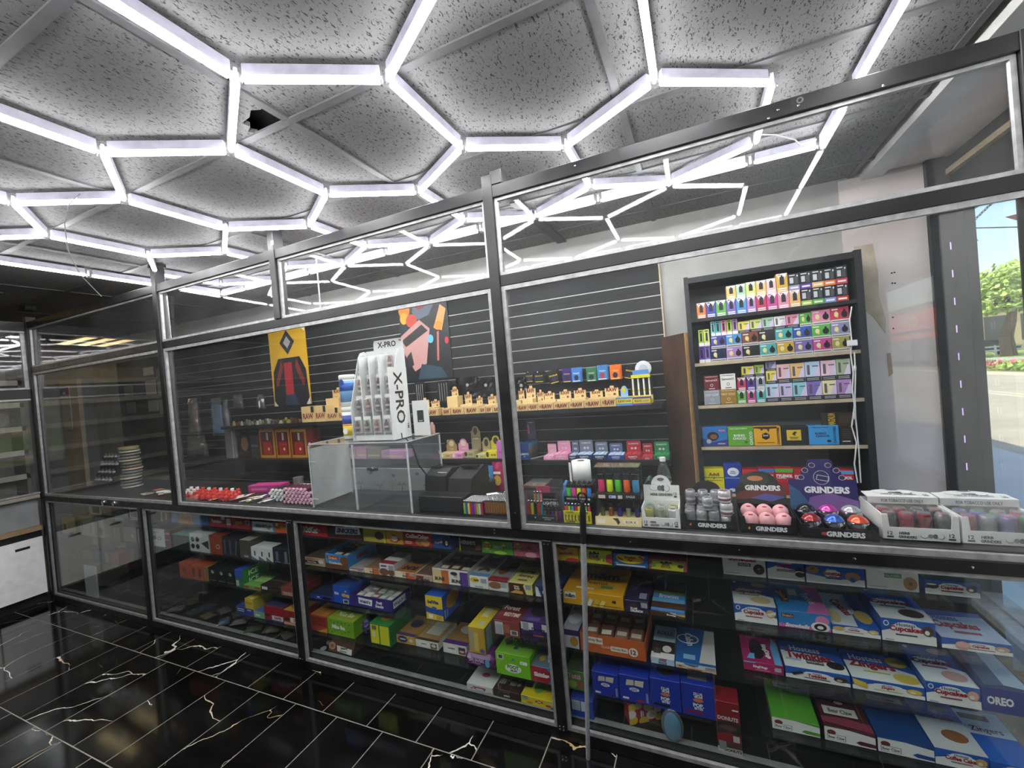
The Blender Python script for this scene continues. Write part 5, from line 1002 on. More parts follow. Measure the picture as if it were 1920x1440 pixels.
# large torch display
T = empty('torch_display', (-.362, .14, ZQ), 0, 'black two tier display with large neon torch lighters and a cream base', 'display stand'); bx('back', -.1, .05, 0, .1, .056, .25, mat('#232427', .3), T); bx('clear_cover', -.1, -.035, .247, .1, .05, .25, CLEAR, T); bx('middle_tier', -.1, -.04, .102, .1, .05, .128, BP, T); bx('lower_tier', -.1, -.075, 0, .1, .05, .02, mat('#e4cf94', .5), T)
m = MB(); m.add([(-.1, -.086, 0), (.1, -.086, 0), (.1, -.0755, .036), (-.1, -.0755, .036), (-.1, -.0752, 0), (.1, -.0752, 0)], [(0, 1, 2, 3), (4, 3, 2, 5), (0, 3, 4), (1, 5, 2)], mat('#e6d49a', .5)); m.ob('base_card', T)
m = MB(); put_print(m, (-.1, -.0865, .001), (1, 0, 0), (0, .28, .96), .2, .036, [('r', .04, .2, .22, .7, '#efe8d4'), ('p', [(.38, .85), (.5, .9), (.55, .4), (.5, .1), (.46, .5)], '#3a342c'), ('r', .62, .25, .94, .7, '#f0e6c4'), ('t', 'ROR X', .78, .48, .3, '#4a3c28', .25)]); m.ob('base_print', T)
m = MB(); put_print(m, (-.1, -.0402, .102), (1, 0, 0), (0, 0, 1), .2, .026, [('r', .06, .2, .22, .8, '#e4c8cc'), ('r', .3, .25, .46, .75, '#c8d4e8'), ('e', .34, .5, .02, .15, '#3a62b0'), ('r', .5, .2, .6, .8, '#d8dcd8'), ('t', 'EAGLE', .78, .6, .38, '#e8e8e8', .25)]); m.ob('tier_print', T)
for i, (n, c) in enumerate((('hot pink', '#e8387c'), ('fluorescent yellow', '#eaff1c'), ('vivid green', '#52d43a'), ('vivid orange', '#ff6a24'), ('azure', '#3a94c8'))): torch(-.44+i*.0385, .14, ZQ+.1285, c, n+' large torch lighter on the upper tier of the big display', 'large neon torches', .055, 1.55)
for i, (n, c) in enumerate((('green bronze', '#6a7a4c'), ('copper', '#a0603c'), ('violet blue', '#4a3cb0'), ('silver', '#9aa88c'), ('cobalt', '#2f4a94'))): torch(-.44+i*.0385, .125, ZQ+.0205, c, n+' metallic torch lighter on the lower tier of the big display', 'metallic torches', .038, 1.15, .85)
# bottle and bags behind
T = empty('water_bottle', (-.19, .47, ZQ), 0, 'clear water bottle with a white cap and green label', 'bottle'); m = MB(); m.lathe([(.03, 0), (.034, .006), (.034, .13), (.03, .15), (.016, .185), (.013, .19), (.013, .2)], CLEAR, 18); m.ob('bottle', T, True)
m = MB(); m.lathe([(.0145, .198), (.0145, .218)], WHITEP, 14); m.ob('cap', T); m = MB(); m.lathe([(.0346, .06), (.0346, .115)], mat('#2c5a3c', .4), 18); m.lathe([(.035, .09), (.035, .098)], mat('#e0d890', .4), 18); m.ob('label_wrap', T)
def crumple(x, y, z, w_, d_, h, c, name, label, rough=.25, seed=1):
    r2 = random.Random(seed); m = MB(); n, k = 12, 8; vs = []
    for j in range(k):
        t_ = j/(k-1); rr = math.sin(math.pi*(.12+.86*t_))**.6
        for i in range(n):
            a = 6.2832*i/n; q = rr*r2.uniform(.72, 1.1); vs.append((w_/2*q*math.cos(a), d_/2*q*math.sin(a), h*t_*(1 if j else 0)))
    fs = [(j*n+i, j*n+(i+1) % n, (j+1)*n+(i+1) % n, (j+1)*n+i) for j in range(k-1) for i in range(n)]+[tuple(range(n))[::-1], tuple(range((k-1)*n, k*n))]
    m.add(vs, fs, c if not isinstance(c, str) else mat(c, rough)); o = m.ob(name); o.location = (x, y, z); return tag(o, label, 'bag')
crumple(-.245, .36, ZQ, .07, .05, .15, '#24463c', 'crumpled_bag', 'crumpled dark green bag beside the water bottle', .2, 3); crumple(-.64, .24, ZQ, .06, .05, .15, '#4a86c0', 'crumpled_bag', 'crumpled blue bag behind the clear dispenser', .3, 5)
crumple(-.28, .26, ZQ, .06, .05, .10, '#17181a', 'crumpled_bag', 'crumpled black bag between the torch display and the white grinder box', .2, 8)
# ---- tray displays of grinders
def tray(name, label, cat, x0, x1, y0, y1, z, hf, hs, col, fprint=None, head=None, group=None, notch=.62):
    """open tray carton with a cut out front, optional header (z_bottom, z_top, shape, colour, prints, lean)"""
    T = empty(name, ((x0+x1)/2, (y0+y1)/2, z), 0, label, cat, group); w_, d_ = (x1-x0)/2, (y1-y0)/2; ma = mat(col, .45) if isinstance(col, str) else col; th = .003
    bx('tray_floor', -w_, -d_, 0, w_, d_, .004, ma, T); k = w_*.84
    m = MB(); m.prism([(-w_, 0), (w_, 0), (w_, hs), (k, hs), (k-.004, hf), (-k+.004, hf), (-k, hs), (-w_, hs)], -d_, -d_+th, ma); f = m.ob('front_panel', T)
    if fprint: m = MB(); put_print(m, (-w_, -d_, 0), (1, 0, 0), (0, 0, 1), 2*w_, hf, fprint); m.ob('front_lettering', f)
    for s in (-1, 1): bx('side_panel', s*w_-(th if s > 0 else 0), -d_+th, 0, s*w_+(th if s < 0 else 0), d_-th, hs, ma, T)
    bx('back_panel', -w_, d_-th, 0, w_, d_, hs, ma, T)
    if head:
        ht, shape, hc, hp = head[:4]; n = 12; lean = head[4] if len(head) > 4 else .12
        if shape == 'dome': body = .62; r = w_*.55; pts = [(-w_, 0), (w_, 0), (w_, ht*body), (r, ht*body)]+[(r*math.cos(math.pi*i/n), ht*body+(ht*(1-body))*math.sin(math.pi*i/n)) for i in range(1, n)]+[(-r, ht*body), (-w_, ht*body)]
        elif shape == 'wide': pts = [(-w_, 0), (w_, 0), (w_, ht*.5)]+[(w_*.8*math.cos(math.pi*i/n), ht*.5+ht*.5*math.sin(math.pi*i/n)) for i in range(1, n)]+[(-w_, ht*.5)]
        elif shape == 'bumps': pts = [(-w_, 0), (w_, 0), (w_, ht*.6), (w_*.62, ht*.6), (w_*.6, ht*.75), (w_*.42, ht*.82), (w_*.36, ht*.97), (w_*.25, ht), (-w_*.25, ht), (-w_*.36, ht*.97), (-w_*.42, ht*.82), (-w_*.6, ht*.75), (-w_*.62, ht*.6), (-w_, ht*.6)]
        else: pts = [(-w_, 0), (w_, 0), (w_, ht), (-w_, ht)]
        m = MB(); m.prism(pts, 0, .003, mat(hc, .45)); h = m.ob('header_panel', T); h.location = (0, d_-.003, hs-.004); h.rotation_euler = (-lean, 0, 0)
        if hp: m = MB(); put_print(m, (-w_, 0, 0), (1, 0, 0), (0, 0, 1), 2*w_, ht, hp); m.ob('header_print', h)
    return T
def flame(u, v): return [('p', [(u-.018, v-.12), (u+.018, v-.12), (u+.022, v+.05), (u+.004, v+.22), (u-.004, v+.1), (u-.02, v+.05)], '#e8742c'), ('e', u, v-.03, .009, .08, '#f0c860')]
WGR = lambda: [('t', '12', .1, .55, .28, '#3a3a3a', .1), ('r', .055, .2, .145, .34, '#4a4a4a'), ('t', '12', .9, .55, .28, '#3a3a3a', .1), ('r', .855, .2, .945, .34, '#4a4a4a'), ('t', 'HERB', .29, .58, .2, '#26262a', .16, 0, 0, .03), ('t', 'GRINDERS', .33, .3, .2, '#26262a', .24, 0, 0, .03), ('e', .55, .45, .05, .2, '#8a8a8a'), ('e', .55, .48, .046, .18, '#f0f0ec'), ('e', .63, .45, .035, .16, '#9a9a9c'), ('e', .69, .45, .035, .18, '#7a7a7c'), ('e', .76, .45, .045, .2, '#8a8a8a'), ('e', .755, .47, .04, .18, '#f0f0ec')]
WHD = lambda: [('e', .3, .52, .13, .13, '#5a5a5c'), ('e', .3, .525, .123, .12, '#f0f0ec'), ('e', .46, .5, .07, .11, '#7a7a7c'), ('e', .55, .5, .06, .12, '#5a5a5c'), ('e', .66, .5, .08, .13, '#6a6a6c'), ('e', .655, .505, .072, .12, '#f0f0ec'), ('e', .5, .84, .1, .06, '#6c6c70'), ('t', 'HERB GRINDERS', .5, .26, .1, '#26262a', .62, 0, 0, .03), ('t', '12', .88, .3, .1, '#3a3a3a', .1), ('r', .84, .16, .92, .22, '#4a4a4a')]
def wrapped(T0, x, y, z, r, h, c, label, group, name='wrapped_grinder', c2=None, seed=0):
    T = empty(name, (x, y, z), rn.uniform(-.4, .4), label, 'grinder', group); m = MB(); m.lathe([(r*.82, 0), (r*.86, .003), (r*.86, h*.45), (r*.8, h*.47), (r*.8, h*.53), (r*.86, h*.55), (r*.86, h*.96), (r*.78, h)], mat(c, .3, .2), 14); b = m.ob('body', T, True)
    if c2: m = MB(); m.lathe([(r*.87, h*.15), (r*.87, h*.35)], mat(c2, .4), 14); m.lathe([(r*.6, h*1.001), (r*.5, h*1.01)], mat(c2, .4), 14); m.ob('printed_band', T)
    r2 = random.Random(seed); m = MB(); n, k = 12, 6; vs = [(r*r2.uniform(.9, 1.08)*math.cos(6.2832*i/n)*(1 if 0 < j < 5 else .75), r*r2.uniform(.9, 1.08)*math.sin(6.2832*i/n)*(1 if 0 < j < 5 else .75), -.0+h*1.06*j/5) for j in range(k) for i in range(n)]
    m.add(vs, [(j*n+i, j*n+(i+1) % n, (j+1)*n+(i+1) % n, (j+1)*n+i) for j in range(k-1) for i in range(n)]+[tuple(range((k-1)*n, k*n))], WRAP); m.ob('plastic_wrap', T); return T
# small white grinder box
T = tray('grinder_box', 'small white upright grinder box with a domed header beside the torch display', 'grinder box', -.258, -.106, .055, .175, ZQ, .045, .085, '#eeeeea', WGR(), (.115, 'dome', '#f0f0ec', WHD()))
for i in range(3):
    for j in range(2): wrapped(T, -.230+i*.048, .09+j*.05, ZQ+.0045, .0205, .07, ['#c8c43c', '#8a9a6c', '#d8d8d4'][(i+j) % 3], 'plastic wrapped olive grinder in the small white grinder box', 'grinders in the small white box', c2='#4a5a3c', seed=i+3*j)
# grinder trays
GF = lambda: flame(.15, .5)+[('t', 'GRINDERS', .55, .5, .5, '#f2f2f2', .62, 0, 0, .05)]
NEB = [('p', [(0, .2), (.3, .5), (.7, .35), (1, .55), (1, .3), (.6, .15), (.2, .25)], '#6a3a34'), ('p', [(.1, .1), (.5, .3), (.9, .15), (.5, .05)], '#2c3a4c'), ('t', 'GRINDERS', .5, .42, .16, '#f2f2f2', .8, 0, 0, .05)]
T = tray('grinder_box', 'black grinder tray with bagged skull grinders and white cans', 'grinder box', -.098, .104, .075, .22, ZQ, .036, .062, '#121214', GF(), (.105, 'dome', '#2a2426', NEB))
for i in range(4):
    for j in range(2): wrapped(T, -.068+i*.046, .108+j*.07, ZQ+.0045, .0225, .065 if i < 3 else .045, ['#8a8c90', '#b8b4b0', '#a4a4a8', '#e8e6e2'][i], 'plastic wrapped silver grinder in the black tray', 'silver grinders in the black tray', c2='#5c2a2c' if i == 0 else '#3a3a3e', seed=20+i+4*j)
wrapped(T, .072, .108, ZQ+.0525, .027, .05, '#ece8e4', 'white grinder can with dripping red print on top of the bagged ones', 'white grinder cans', 'white_can', '#8a2a30', 41); wrapped(T, .068, .112, ZQ+.108, .027, .045, '#ece8e4', 'white grinder can with a dark lid print stacked highest in the black tray', 'white grinder cans', 'white_can', '#7c2a3a', 42)
for i in range(3): wrapped(T, -.062+i*.05, .178, ZQ+.0735, .0225, .06, '#b4b4b8', 'silver wrapped grinder heaped at the back of the black tray', 'silver grinders in the black tray', c2='#4a3a4a', seed=60+i)
wrapped(T, .004, .108, ZQ+.0735, .0225, .05, '#c0c0c4', 'silver wrapped grinder stacked in the middle of the black tray', 'silver grinders in the black tray', c2='#4a3a4a', seed=43)
T = tray('grinder_box', 'black grinder tray with six pink round grinders', 'grinder box', .118, .306, .07, .24, ZQ, .036, .065, '#121214', GF(), (.14, 'wide', '#2c3028', [('e', .4, .75, .3, .2, '#3c4238'), ('e', .42, .78, .16, .08, '#c8845c'), ('p', [(0, .3), (.3, .5), (.8, .4), (1, .6), (1, .3), (.5, .18), (0, .15)], '#6a3a34'), ('p', [(.3, .2), (.6, .34), (1, .25), (.7, .1)], '#5a5a9c'), ('t', 'GRINDERS', .55, .5, .16, '#f2f2f2', .8, 0, 0, .05)], .2))
for i in range(3):
    for j in range(2):
        x, y, z = .156+i*.057, .105+j*.068, ZQ+.0045+.012*j; o = empty('round_grinder', (x, y, z), 0, 'pink round grinder with a red lip mark in the black tray', 'grinder', 'pink round grinders')
        m = MB(); m.sphere((0, 0, .034), .0305, mat('#eeb0b4', .3), 18, 12, (1, 1, 1.1)); m.ob('ball', o, True); m = MB(); m.lathe([(.0290, .022), (.0290, .0235)], mat('#33262a', .5), 18); m.ob('seam', o); m = MB(); m.sphere((0, -.016, .061), .007, mat('#c83a48', .4), 8, 6, (1.3, .6, .5)); m.ob('mark', o)
HELM = [('p', [(0, .0), (0, .5), (.15, .38), (.28, .15), (.3, 0)], '#35608a'), ('p', [(.25, .0), (.3, .25), (.6, .35), (1, .2), (1, 0)], '#7c5a9c'), ('t', 'GRINDERS', .56, .4, .13, '#f4f4f4', .66, 0, 0, .05)]
for u, v in ((.2, .7), (.27, .84), (.38, .94), (.62, .94), (.73, .84), (.8, .7)): HELM += [('e', u, v-.06, .05, .05, '#dcdce4'), ('e', u, v-.06, .042, .042, '#3a2a50')]
HELM += [('e', .5, .64, .12, .14, '#d8d8e8'), ('e', .5, .64, .112, .132, '#2b2060'), ('p', [(.42, .6), (.6, .56), (.61, .66), (.44, .7)], '#d8d8e8'), ('p', [(.43, .61), (.59, .575), (.6, .65), (.45, .685)], '#2b2060')]
T = tray('grinder_box', 'dark grinder tray with a purple header and shiny helmet grinders', 'grinder box', .318, .548, .055, .24, ZQ, .036, .05, '#14161e', [('e', .31, .5, .05, .18, '#c83a40'), ('t', 'GRINDERS', .58, .5, .55, '#f2f2f2', .5, 0, 0, .05), ('e', .88, .5, .03, .25, '#2a2a30')], (.205, 'bumps', '#2b2468', HELM, .16))
for i, j, n, c in ((0, 0, 'dark red', '#a02c30'), (1, 0, 'blue', '#2f62c0'), (2, 0, 'orange red', '#f05a30'), (0, 1, 'black', '#1c1c22'), (1, 1, 'magenta', '#c83a9c'), (2, 1, 'silver', '#b8b8bc')):
    o = empty('helmet_grinder', (.358+i*.072, .098+j*.075, ZQ+.0045+.015*j), 0, '%s topped chrome helmet grinder in the purple headed tray' % n, 'grinder', 'helmet grinders')
    m = MB(); m.sphere((0, 0, .036), .0355, mat('#b4b6ba', .1, 1), 18, 12); m.ob('shell', o, True); m = MB(); prof = [(.0362*math.sin(a), .036-.0362*math.cos(a)) for a in [2.0+.1*q for q in range(12)]]; m.lathe(prof, mat(c, .12, .45, 0, .6), 18); m.ob('coloured_top', o, True); m = MB(); m.sphere((0, -.0125, .028), .026, mat('#15161a', .06, .3), 12, 8, (1.1, 1, .5)); m.ob('visor', o, True)
for x0, x1, l, cols, grp in ((.566, .772, 'wide white grinder box with dark red wrapped grinders', ('#3c3c48', '#b03a40', '#8c1c24', '#6a6a6c'), 'grinders in the wide white box'), (.779, .985, 'white grinder box at the window end with a purple and green mix inside', ('#a83a38', '#8a8a90', '#7a6aa8', '#3c8a5c'), 'grinders in the window end box')):
    T = tray('grinder_box', l, 'grinder box', x0, x1, .08, .30, ZQ, .046, .092, '#eeeeea', WGR())
    h = empty('x', (0, 0, 0)); bpy.data.objects.remove(h); w_ = (x1-x0)/2
    bx('lid_front', -w_, .02, .092, w_, .0225, .115, mat('#e4e4e0', .45), T)
    m = MB(); put_print(m, (-w_, .0198, .092), (1, 0, 0), (0, 0, 1), 2*w_, .023, [('t', 'FOR TOBACCO USE ONLY', .5, .5, .5, '#6a6a6c', .6)]); m.ob('lid_lettering', T)
    m = MB(); n = 12; pts = [(-w_, .02), (w_, .02), (w_, .09)]+[(w_*.7*math.cos(math.pi*i/n), .09+.035*math.sin(math.pi*i/n)) for i in range(1, n)]+[(-w_, .09)]; m.slab(pts, .115, .118, mat('#efefeb', .45)); q = m.ob('lid_top', T)
    m = MB(); put_print(m, (-w_, .02, .1182), (1, 0, 0), (0, 1, 0), 2*w_, .11, WHD()); m.ob('lid_print', q)
    for i in range(4):
        for j in range(2): wrapped(T, x0+.029+i*.0493, .112+j*.052, ZQ+.0045, .0228, .084, cols[(i+j) % 4], 'plastic wrapped %s' % ('red and grey grinder in the wide white box' if x0 < .6 else 'mixed colour grinder in the window end box'), grp, c2=cols[(i+2) % 4], seed=50+i+4*j)
# ---- pole with ring hanger in front of the counter
PALU = noisy('pole_aluminium', '#b8bcc0', '#c8ccd0', 30, .3, metal=.6)
pt, pb = Vector((-.483, -.06, 1.09)), Vector((-.548, -.075, .0))
T = empty('telescopic_pole', pb, 0, 'silver telescopic pole with a black ring hanger grip leaning on the counter front', 'pole'); d = pt-pb
m = MB(); m.bar((0, 0, 0), d*.33, .0096, PALU, 14); m.ob('lower_tube', T); m = MB(); m.bar(d*.33, d*.62, .0112, PALU, 14); m.ob('middle_tube', T); m = MB(); m.bar(d*.62, d*.86, .0126, PALU, 14); m.ob('upper_tube', T)
m = MB(); m.bar(d*.86, d*.98, .0138, mat('#141416', .5), 14); m.bar(d*.98, d*1.02, .0138, mat('#141416', .5), 14, .008); m.ob('grip', T)
m = MB(); c = d*1.02+Vector((0, 0, .02)); m.path([c+Vector((.019*math.cos(6.2832*i/18), 0, .021*math.sin(6.2832*i/18))) for i in range(19)], .0048, mat('#141416', .5), 8); m.ob('ring', T)
# ---- pre-roll tubes and bottles heaped left of the acrylic box
def tube_at(px, py, y, c, cap, label, group, L=.11, r=.0095, k=0, rz=0):
    x = xon(px, y, ZQ+.02+k*.02); key = ('tube', c, cap)
    if key not in LM:
        m = MB(); m.lathe([(r, -L/2+.012), (r, L/2)], mat(c, .3), 10, (0, 0, 0), 'y'); a = m.mesh(); m = MB(); m.lathe([(r*1.06, -L/2), (r*1.06, -L/2+.014)], mat(cap, .35), 10, (0, 0, 0), 'y'); LM[key] = (a, m.mesh())
    o = link('preroll_tube', LM[key][0]); o.location = (x, y+L/2, ZQ+r*1.08+k*r*2.15); o.rotation_euler = (0, 0, rz); tag(o, label, 'tube', group); link('end_cap', LM[key][1], o)
for k in range(5):
    for i in range(8-k//2):
        tube_at(533+i*7.2+(k % 2)*3.4, 940, .10, '#5c2038', '#e8b8cc', 'dark red tube with a pink end cap in the stacked pile by the acrylic box', 'pink capped tubes', k=k)
for k in range(4):
    for i in range(4): tube_at(505+i*7+(k % 2)*3.4, 940, .13, '#1c1c20', '#e4e4e0', 'black tube with a white end cap in the stacked pile', 'white capped black tubes', k=k)
for i in range(27):
    px = 347+(i % 9)*11+(i//9)*6; y = .08+.055*(i//9); x = xon(px, y, ZQ+.03)
    if ('bot', 0) not in LM:
        m = MB(); m.lathe([(.016, 0), (.018, .004), (.018, .03), (.012, .038)], mat('#c83c34', .2), 12); a = m.mesh(True); m = MB(); m.lathe([(.0125, .038), (.0125, .056), (.010, .058)], mat('#d8453c', .35), 12); b = m.mesh(); m = MB(); m.lathe([(.0125, .038), (.0125, .056), (.010, .058)], mat('#eceae6', .35), 12); LM[('bot', 0)] = (a, b, m.mesh())
    wcap = i % 9 < 2 or (i > 17 and i % 2)
    o = link('shot_bottle', LM[('bot', 0)][0]); o.location = (x, y, ZQ); tag(o, 'small red bottle with a %s cap at the far end of the counter' % ('white' if wcap else 'red'), 'bottle', 'small red bottles'); link('cap', LM[('bot', 0)][2 if wcap else 1], o)
PK = [('#8a8a94', 'silver'), ('#c8c03c', 'yellow'), ('#6a4a8c', 'purple'), ('#b8b0a4', 'grey'), ('#3c5a7c', 'blue'), ('#c86a3c', 'orange')]
for i in range(22):
    px = 395+(i % 11)*10.5+rn.uniform(-3, 3); y = .07+.06*(i//11)+rn.uniform(0, .02); x = xon(px, y, ZQ+.01); c, n = PK[i % 6]; m = MB()
    m.box(-.05, -.011, 0, .05, .011, .007, mat(c, .25), .002); m.box(-.035, -.0112, .0071, .02, .0112, .0074, mat('#e6e2d8', .5)); o = m.ob('cone_packet'); o.location = (x, y+.03, ZQ+.0005+.0085*((i*7) % 3 if i % 11 else 0)); o.rotation_euler = (0, 0, rn.uniform(.9, 2.0)); tag(o, n+' cone packet in the loose heap on the counter', 'packet', 'loose cone packets')
o = carton('magenta_carton', 'magenta carton lying behind the red bottles', 'carton', .28, .1, .05, '#b03078', {'f': [('r', .1, .3, .6, .6, '#d86aa8')]}, (-3.02, .36, ZQ), .2); carton('small_tray', 'pale tray of packets behind the loose heap', 'tray', .22, .12, .045, '#9a9690', {'f': [('r', .2, .1, .45, .8, '#a83030'), ('r', .5, .2, .9, .7, '#c8c4bc')]}, (-2.62, .36, ZQ)); T = empty('tin', (-2.8, .44, ZQ), 0, 'small round pale tin on the far side of the heap', 'tin'); m = MB(); m.lathe([(.035, 0), (.035, .07), (.037, .072), (.037, .085)], mat('#8a8886', .3, .5), 16); m.ob('body', T)
# ---- dim far end of the counter: tin stack, bottle rack, papers
for i in range(14):
    x, y = xon(247, .3, 1.1), .3; cl = ['#3c3a36', '#5a564c', '#2c2c2e', '#6a6450', '#44423c', '#38566e', '#7a3a2c', '#3c4a38', '#5c5444', '#2e2e30', '#4a4640', '#38383a', '#54503e', '#a08a4c'][i]; m = MB(); m.lathe([(.07, 0), (.074, .004), (.074, .022), (.07, .026)], mat(cl, .35), 18); m.lathe([(.0745, .007), (.0745, .018)], mat('#8a8680' if i % 3 else '#c4bfae', .5), 18)
    o = m.ob('round_tin'); o.location = (x+rn.uniform(-.008, .008), y+rn.uniform(-.008, .008), ZQ+.0265*i); tag(o, ['charcoal', 'grey', 'black', 'olive', 'brown grey', 'blue banded', 'red banded', 'green', 'tan', 'jet black', 'taupe', 'slate', 'khaki', 'yellow'][i]+' round tin in the tall stack at the far end of the counter', 'tin', 'stacked round tins')
T = empty('bottle_rack', (xon(186, .32, 1.1), .36, ZQ), 0, 'dark tiered rack of small dropper bottles at the far end of the counter', 'rack'); 
for r in range(4): bx('tier', -.16, -.03+.03*r, 0, .16, .0+.03*r, .03+.07*r, BP, T)
xr = T.location.x
for r in range(4):
    for c in range(5):
        if ('drop', 0) not in LM:
            m = MB(); m.lathe([(.014, 0), (.015, .003), (.015, .03), (.006, .036), (.005, .05)], mat('#55575a', .2), 10); a = m.mesh(True); m = MB(); m.lathe([(.0153, .008), (.0153, .022)], mat('#b8b8b4', .5), 10); LM[('drop', 0)] = (a, m.mesh())
        o = link('dropper_bottle', LM[('drop', 0)][0]); o.location = (xr-.13+.065*c, .36-.015+.03*r, ZQ+.0304+.07*r); tag(o, 'small dark dropper bottle with a pale band on the tiered rack', 'bottle', 'dropper bottles on the rack'); link('label_wrap', LM[('drop', 0)][1], o)
for i in range(9):
    y = .08+.03*(i % 4); x = xon(258+i*8, y, ZQ); o = bx('loose_leaflet', -.05, -.03, 0, .05, .03, .0025, mat(['#b8b4a8', '#8a7c54', '#2c2c30', '#a86a4c', '#d8d6ce'][i % 5], .5)); o.location = (x, y+.06, ZQ+.0028*i); o.rotation_euler = (0, 0, rn.uniform(-.6, .6)); tag(o, ['pale', 'tan', 'black', 'rusty', 'white'][i % 5]+' leaflet in the loose spread at the far end of the counter', 'leaflet', 'loose leaflets')
for i in range(4):
    m = MB(); m.lathe([(.008, -.03), (.009, 0), (.006, .03)], mat('#d8d8d4', .3), 10, (0, 0, .009), 'x'); o = m.ob('white_vial'); o.location = (xon(300+i*7, .09+.02*(i % 2), ZQ), .1+.02*(i % 2), ZQ+.026); o.rotation_euler = (0, 0, .6); tag(o, 'white plastic vial lying on the leaflets', 'vial', 'white vials')
# ================================================================ DISPLAY CASE GOODS
CA = crop(560, 960, 3.692); CB = crop(960, 960, 3); CC = crop(280, 940, 4.8); CD = crop(1280, 960, 3); CE = crop(60, 920, 6)
Z1, Z2, Z3, Z4 = [z+.0002 for z in LV]; Z5 = .0869
BLU, WHT, HRED = '#2160bc', '#f2f1ee', '#b01e34'
def hos(name, mot='#e0b878', mot2=None, sub='#b05a5a', u=.46, wave=.5, badge=True, sz=.3):
    f = [('p', [(0, 0), (1, 0), (1, wave-.12), (.75, wave+.02), (.45, wave+.1), (.2, wave+.06), (0, wave-.08)], WHT), ('e', u, wave+.12, .3, .2, WHT), ('e', u, wave+.28, .2, .12, WHT), ('t', 'Hostess', u, wave+.28, .15, '#2a4a94', .4, 0, 0, .02), ('t', name, u, wave+.07, sz, HRED, .62, 0, 0, .05),
         ('r', u-.2, wave-.2, u+.2, wave-.13, sub), ('e', .86, wave+.12, .11, .24, '#5a4438' if mot == '#3a2a24' else '#c89858'), ('e', .86, wave+.13, .095, .2, mot), ('e', .84, wave+.05, .045, .1, mot2 or '#f4ead0')]
    if badge: f += [('e', .09, wave+.3, .055, .13, WHT), ('e', .09, wave+.3, .035, .085, BLU), ('r', .05, .06, .22, .1, '#9a9aa0')]
    return f
def hostop(name, mot='#e0b878', sub='#9a6a6a', sz=.16, u=.42):
    return [('p', [(0, 0), (1, 0), (1, .38), (.6, .5), (.25, .55), (0, .5)], WHT), ('e', u, .56, .36, .13, WHT), ('t', 'Hostess', u, .68, .1, '#2a4a94', .5), ('t', name, u, .53, sz, HRED, .74, 0, 0, .05), ('r', u-.25, .39, u+.25, .43, sub), ('e', .68, .22, .24, .13, mot), ('e', .72, .86, .2, .09, mot), ('e', .1, .92, .05, .04, '#dfe6f0')]
def hb(a, b, t, d, name, label, f, tp=None, col=BLU, cat='cake box', **k): return (a, b, t, d, name, label, cat, {'*': col}, dict({'f': f}, **({'t': tp} if tp else {})))
DON = '#b8845a'
row(CD, .07, Z1, [
 hb(230, 472, 205, .16, 'donut_box', 'white and blue donut box with a dark frosted donut', [('p', [(0, 1), (1, 1), (1, .7), (.5, .62), (0, .8)], BLU), ('e', .5, .72, .34, .16, WHT), ('t', 'Hostess', .46, .86, .12, '#2a4a94', .4), ('t', 'donettes', .46, .68, .24, HRED, .66, 0, 0, .05), ('r', .36, .38, .66, .5, '#6a3a78'), ('t', 'FROSTED', .51, .44, .07, WHT, .26), ('e', .84, .3, .13, .2, '#2a1c18'), ('e', .84, .32, .03, .045, '#8a7a70'), ('r', .04, .08, .4, .1, '#a8a8ac'), ('e', .09, .9, .05, .09, '#dfe8f4')], None, WHT),
 hb(480, 688, 250, .16, 'cake_box', 'blue box of chocolate cream sandwich cakes with a yellow flash', [('p', [(0, 0), (1, 0), (1, .45), (.6, .52), (.3, .64), (0, .45)], WHT), ('r', .03, .78, .24, .97, '#e8c83c'), ('t', 'Hostess', .48, .8, .13, '#e8eef8', .4), ('t', 'SuzyQs', .48, .62, .2, HRED, .5, 0, 0, .05), ('r', .26, .38, .78, .48, '#2a2426'), ('t', 'CHOCOLATE CAKE', .52, .43, .06, WHT, .48), ('e', .88, .42, .13, .22, '#2a1c18'), ('e', .88, .4, .13, .05, WHT), ('e', .88, .3, .13, .12, '#2a1c18')]),
 hb(696, 1028, 292, .18, 'donut_box', 'long blue donut box with a glazed ring donut and a bitten donut', [('p', [(0, 0), (1, 0), (1, .38), (.5, .3), (0, .5)], WHT), ('e', .12, .72, .11, .2, DON), ('e', .12, .78, .04, .06, '#6a4a30'), ('e', .8, .5, .13, .24, DON), ('e', .8, .34, .05, .14, BLU), ('e', .46, .58, .16, .2, WHT), ('t', 'donettes', .46, .6, .24, HRED, .32, 0, 0, .05), ('t', 'Hostess', .45, .8, .1, '#dfe8f8', .2), ('r', .4, .4, .54, .46, '#7a2434'), ('r', .34, .3, .62, .36, '#3a4a9c')]),
 hb(1036, 1334, 262, .16, 'donut_box', 'white donut box with a green label and a plain glazed donut', [('p', [(0, 1), (1, 1), (1, .8), (.5, .76), (0, .88)], BLU), ('t', 'donettes', .46, .78, .26, HRED, .64, 0, 0, .05), ('r', .36, .42, .68, .56, '#3a8a5c'), ('t', 'GLAZED', .52, .49, .08, WHT, .28), ('e', .84, .26, .13, .22, DON), ('e', .84, .27, .035, .06, '#6a4a30'), ('r', .04, .08, .4, .1, '#a8a8ac')], None, WHT),
 hb(1364, 1676, 376, .2, 'cake_box', 'low blue box of chocolate cupcakes at the window end of the top shelf', hos('Cupcakes', '#3a2a24', WHT, '#8a2a34', .5, .45, False)+[('e', .14, .6, .12, .2, '#3a2a24'), ('e', .12, .7, .1, .06, WHT)], [('p', [(0, 0), (1, 0), (1, 1), (0, 1)], '#8f98a8')])])
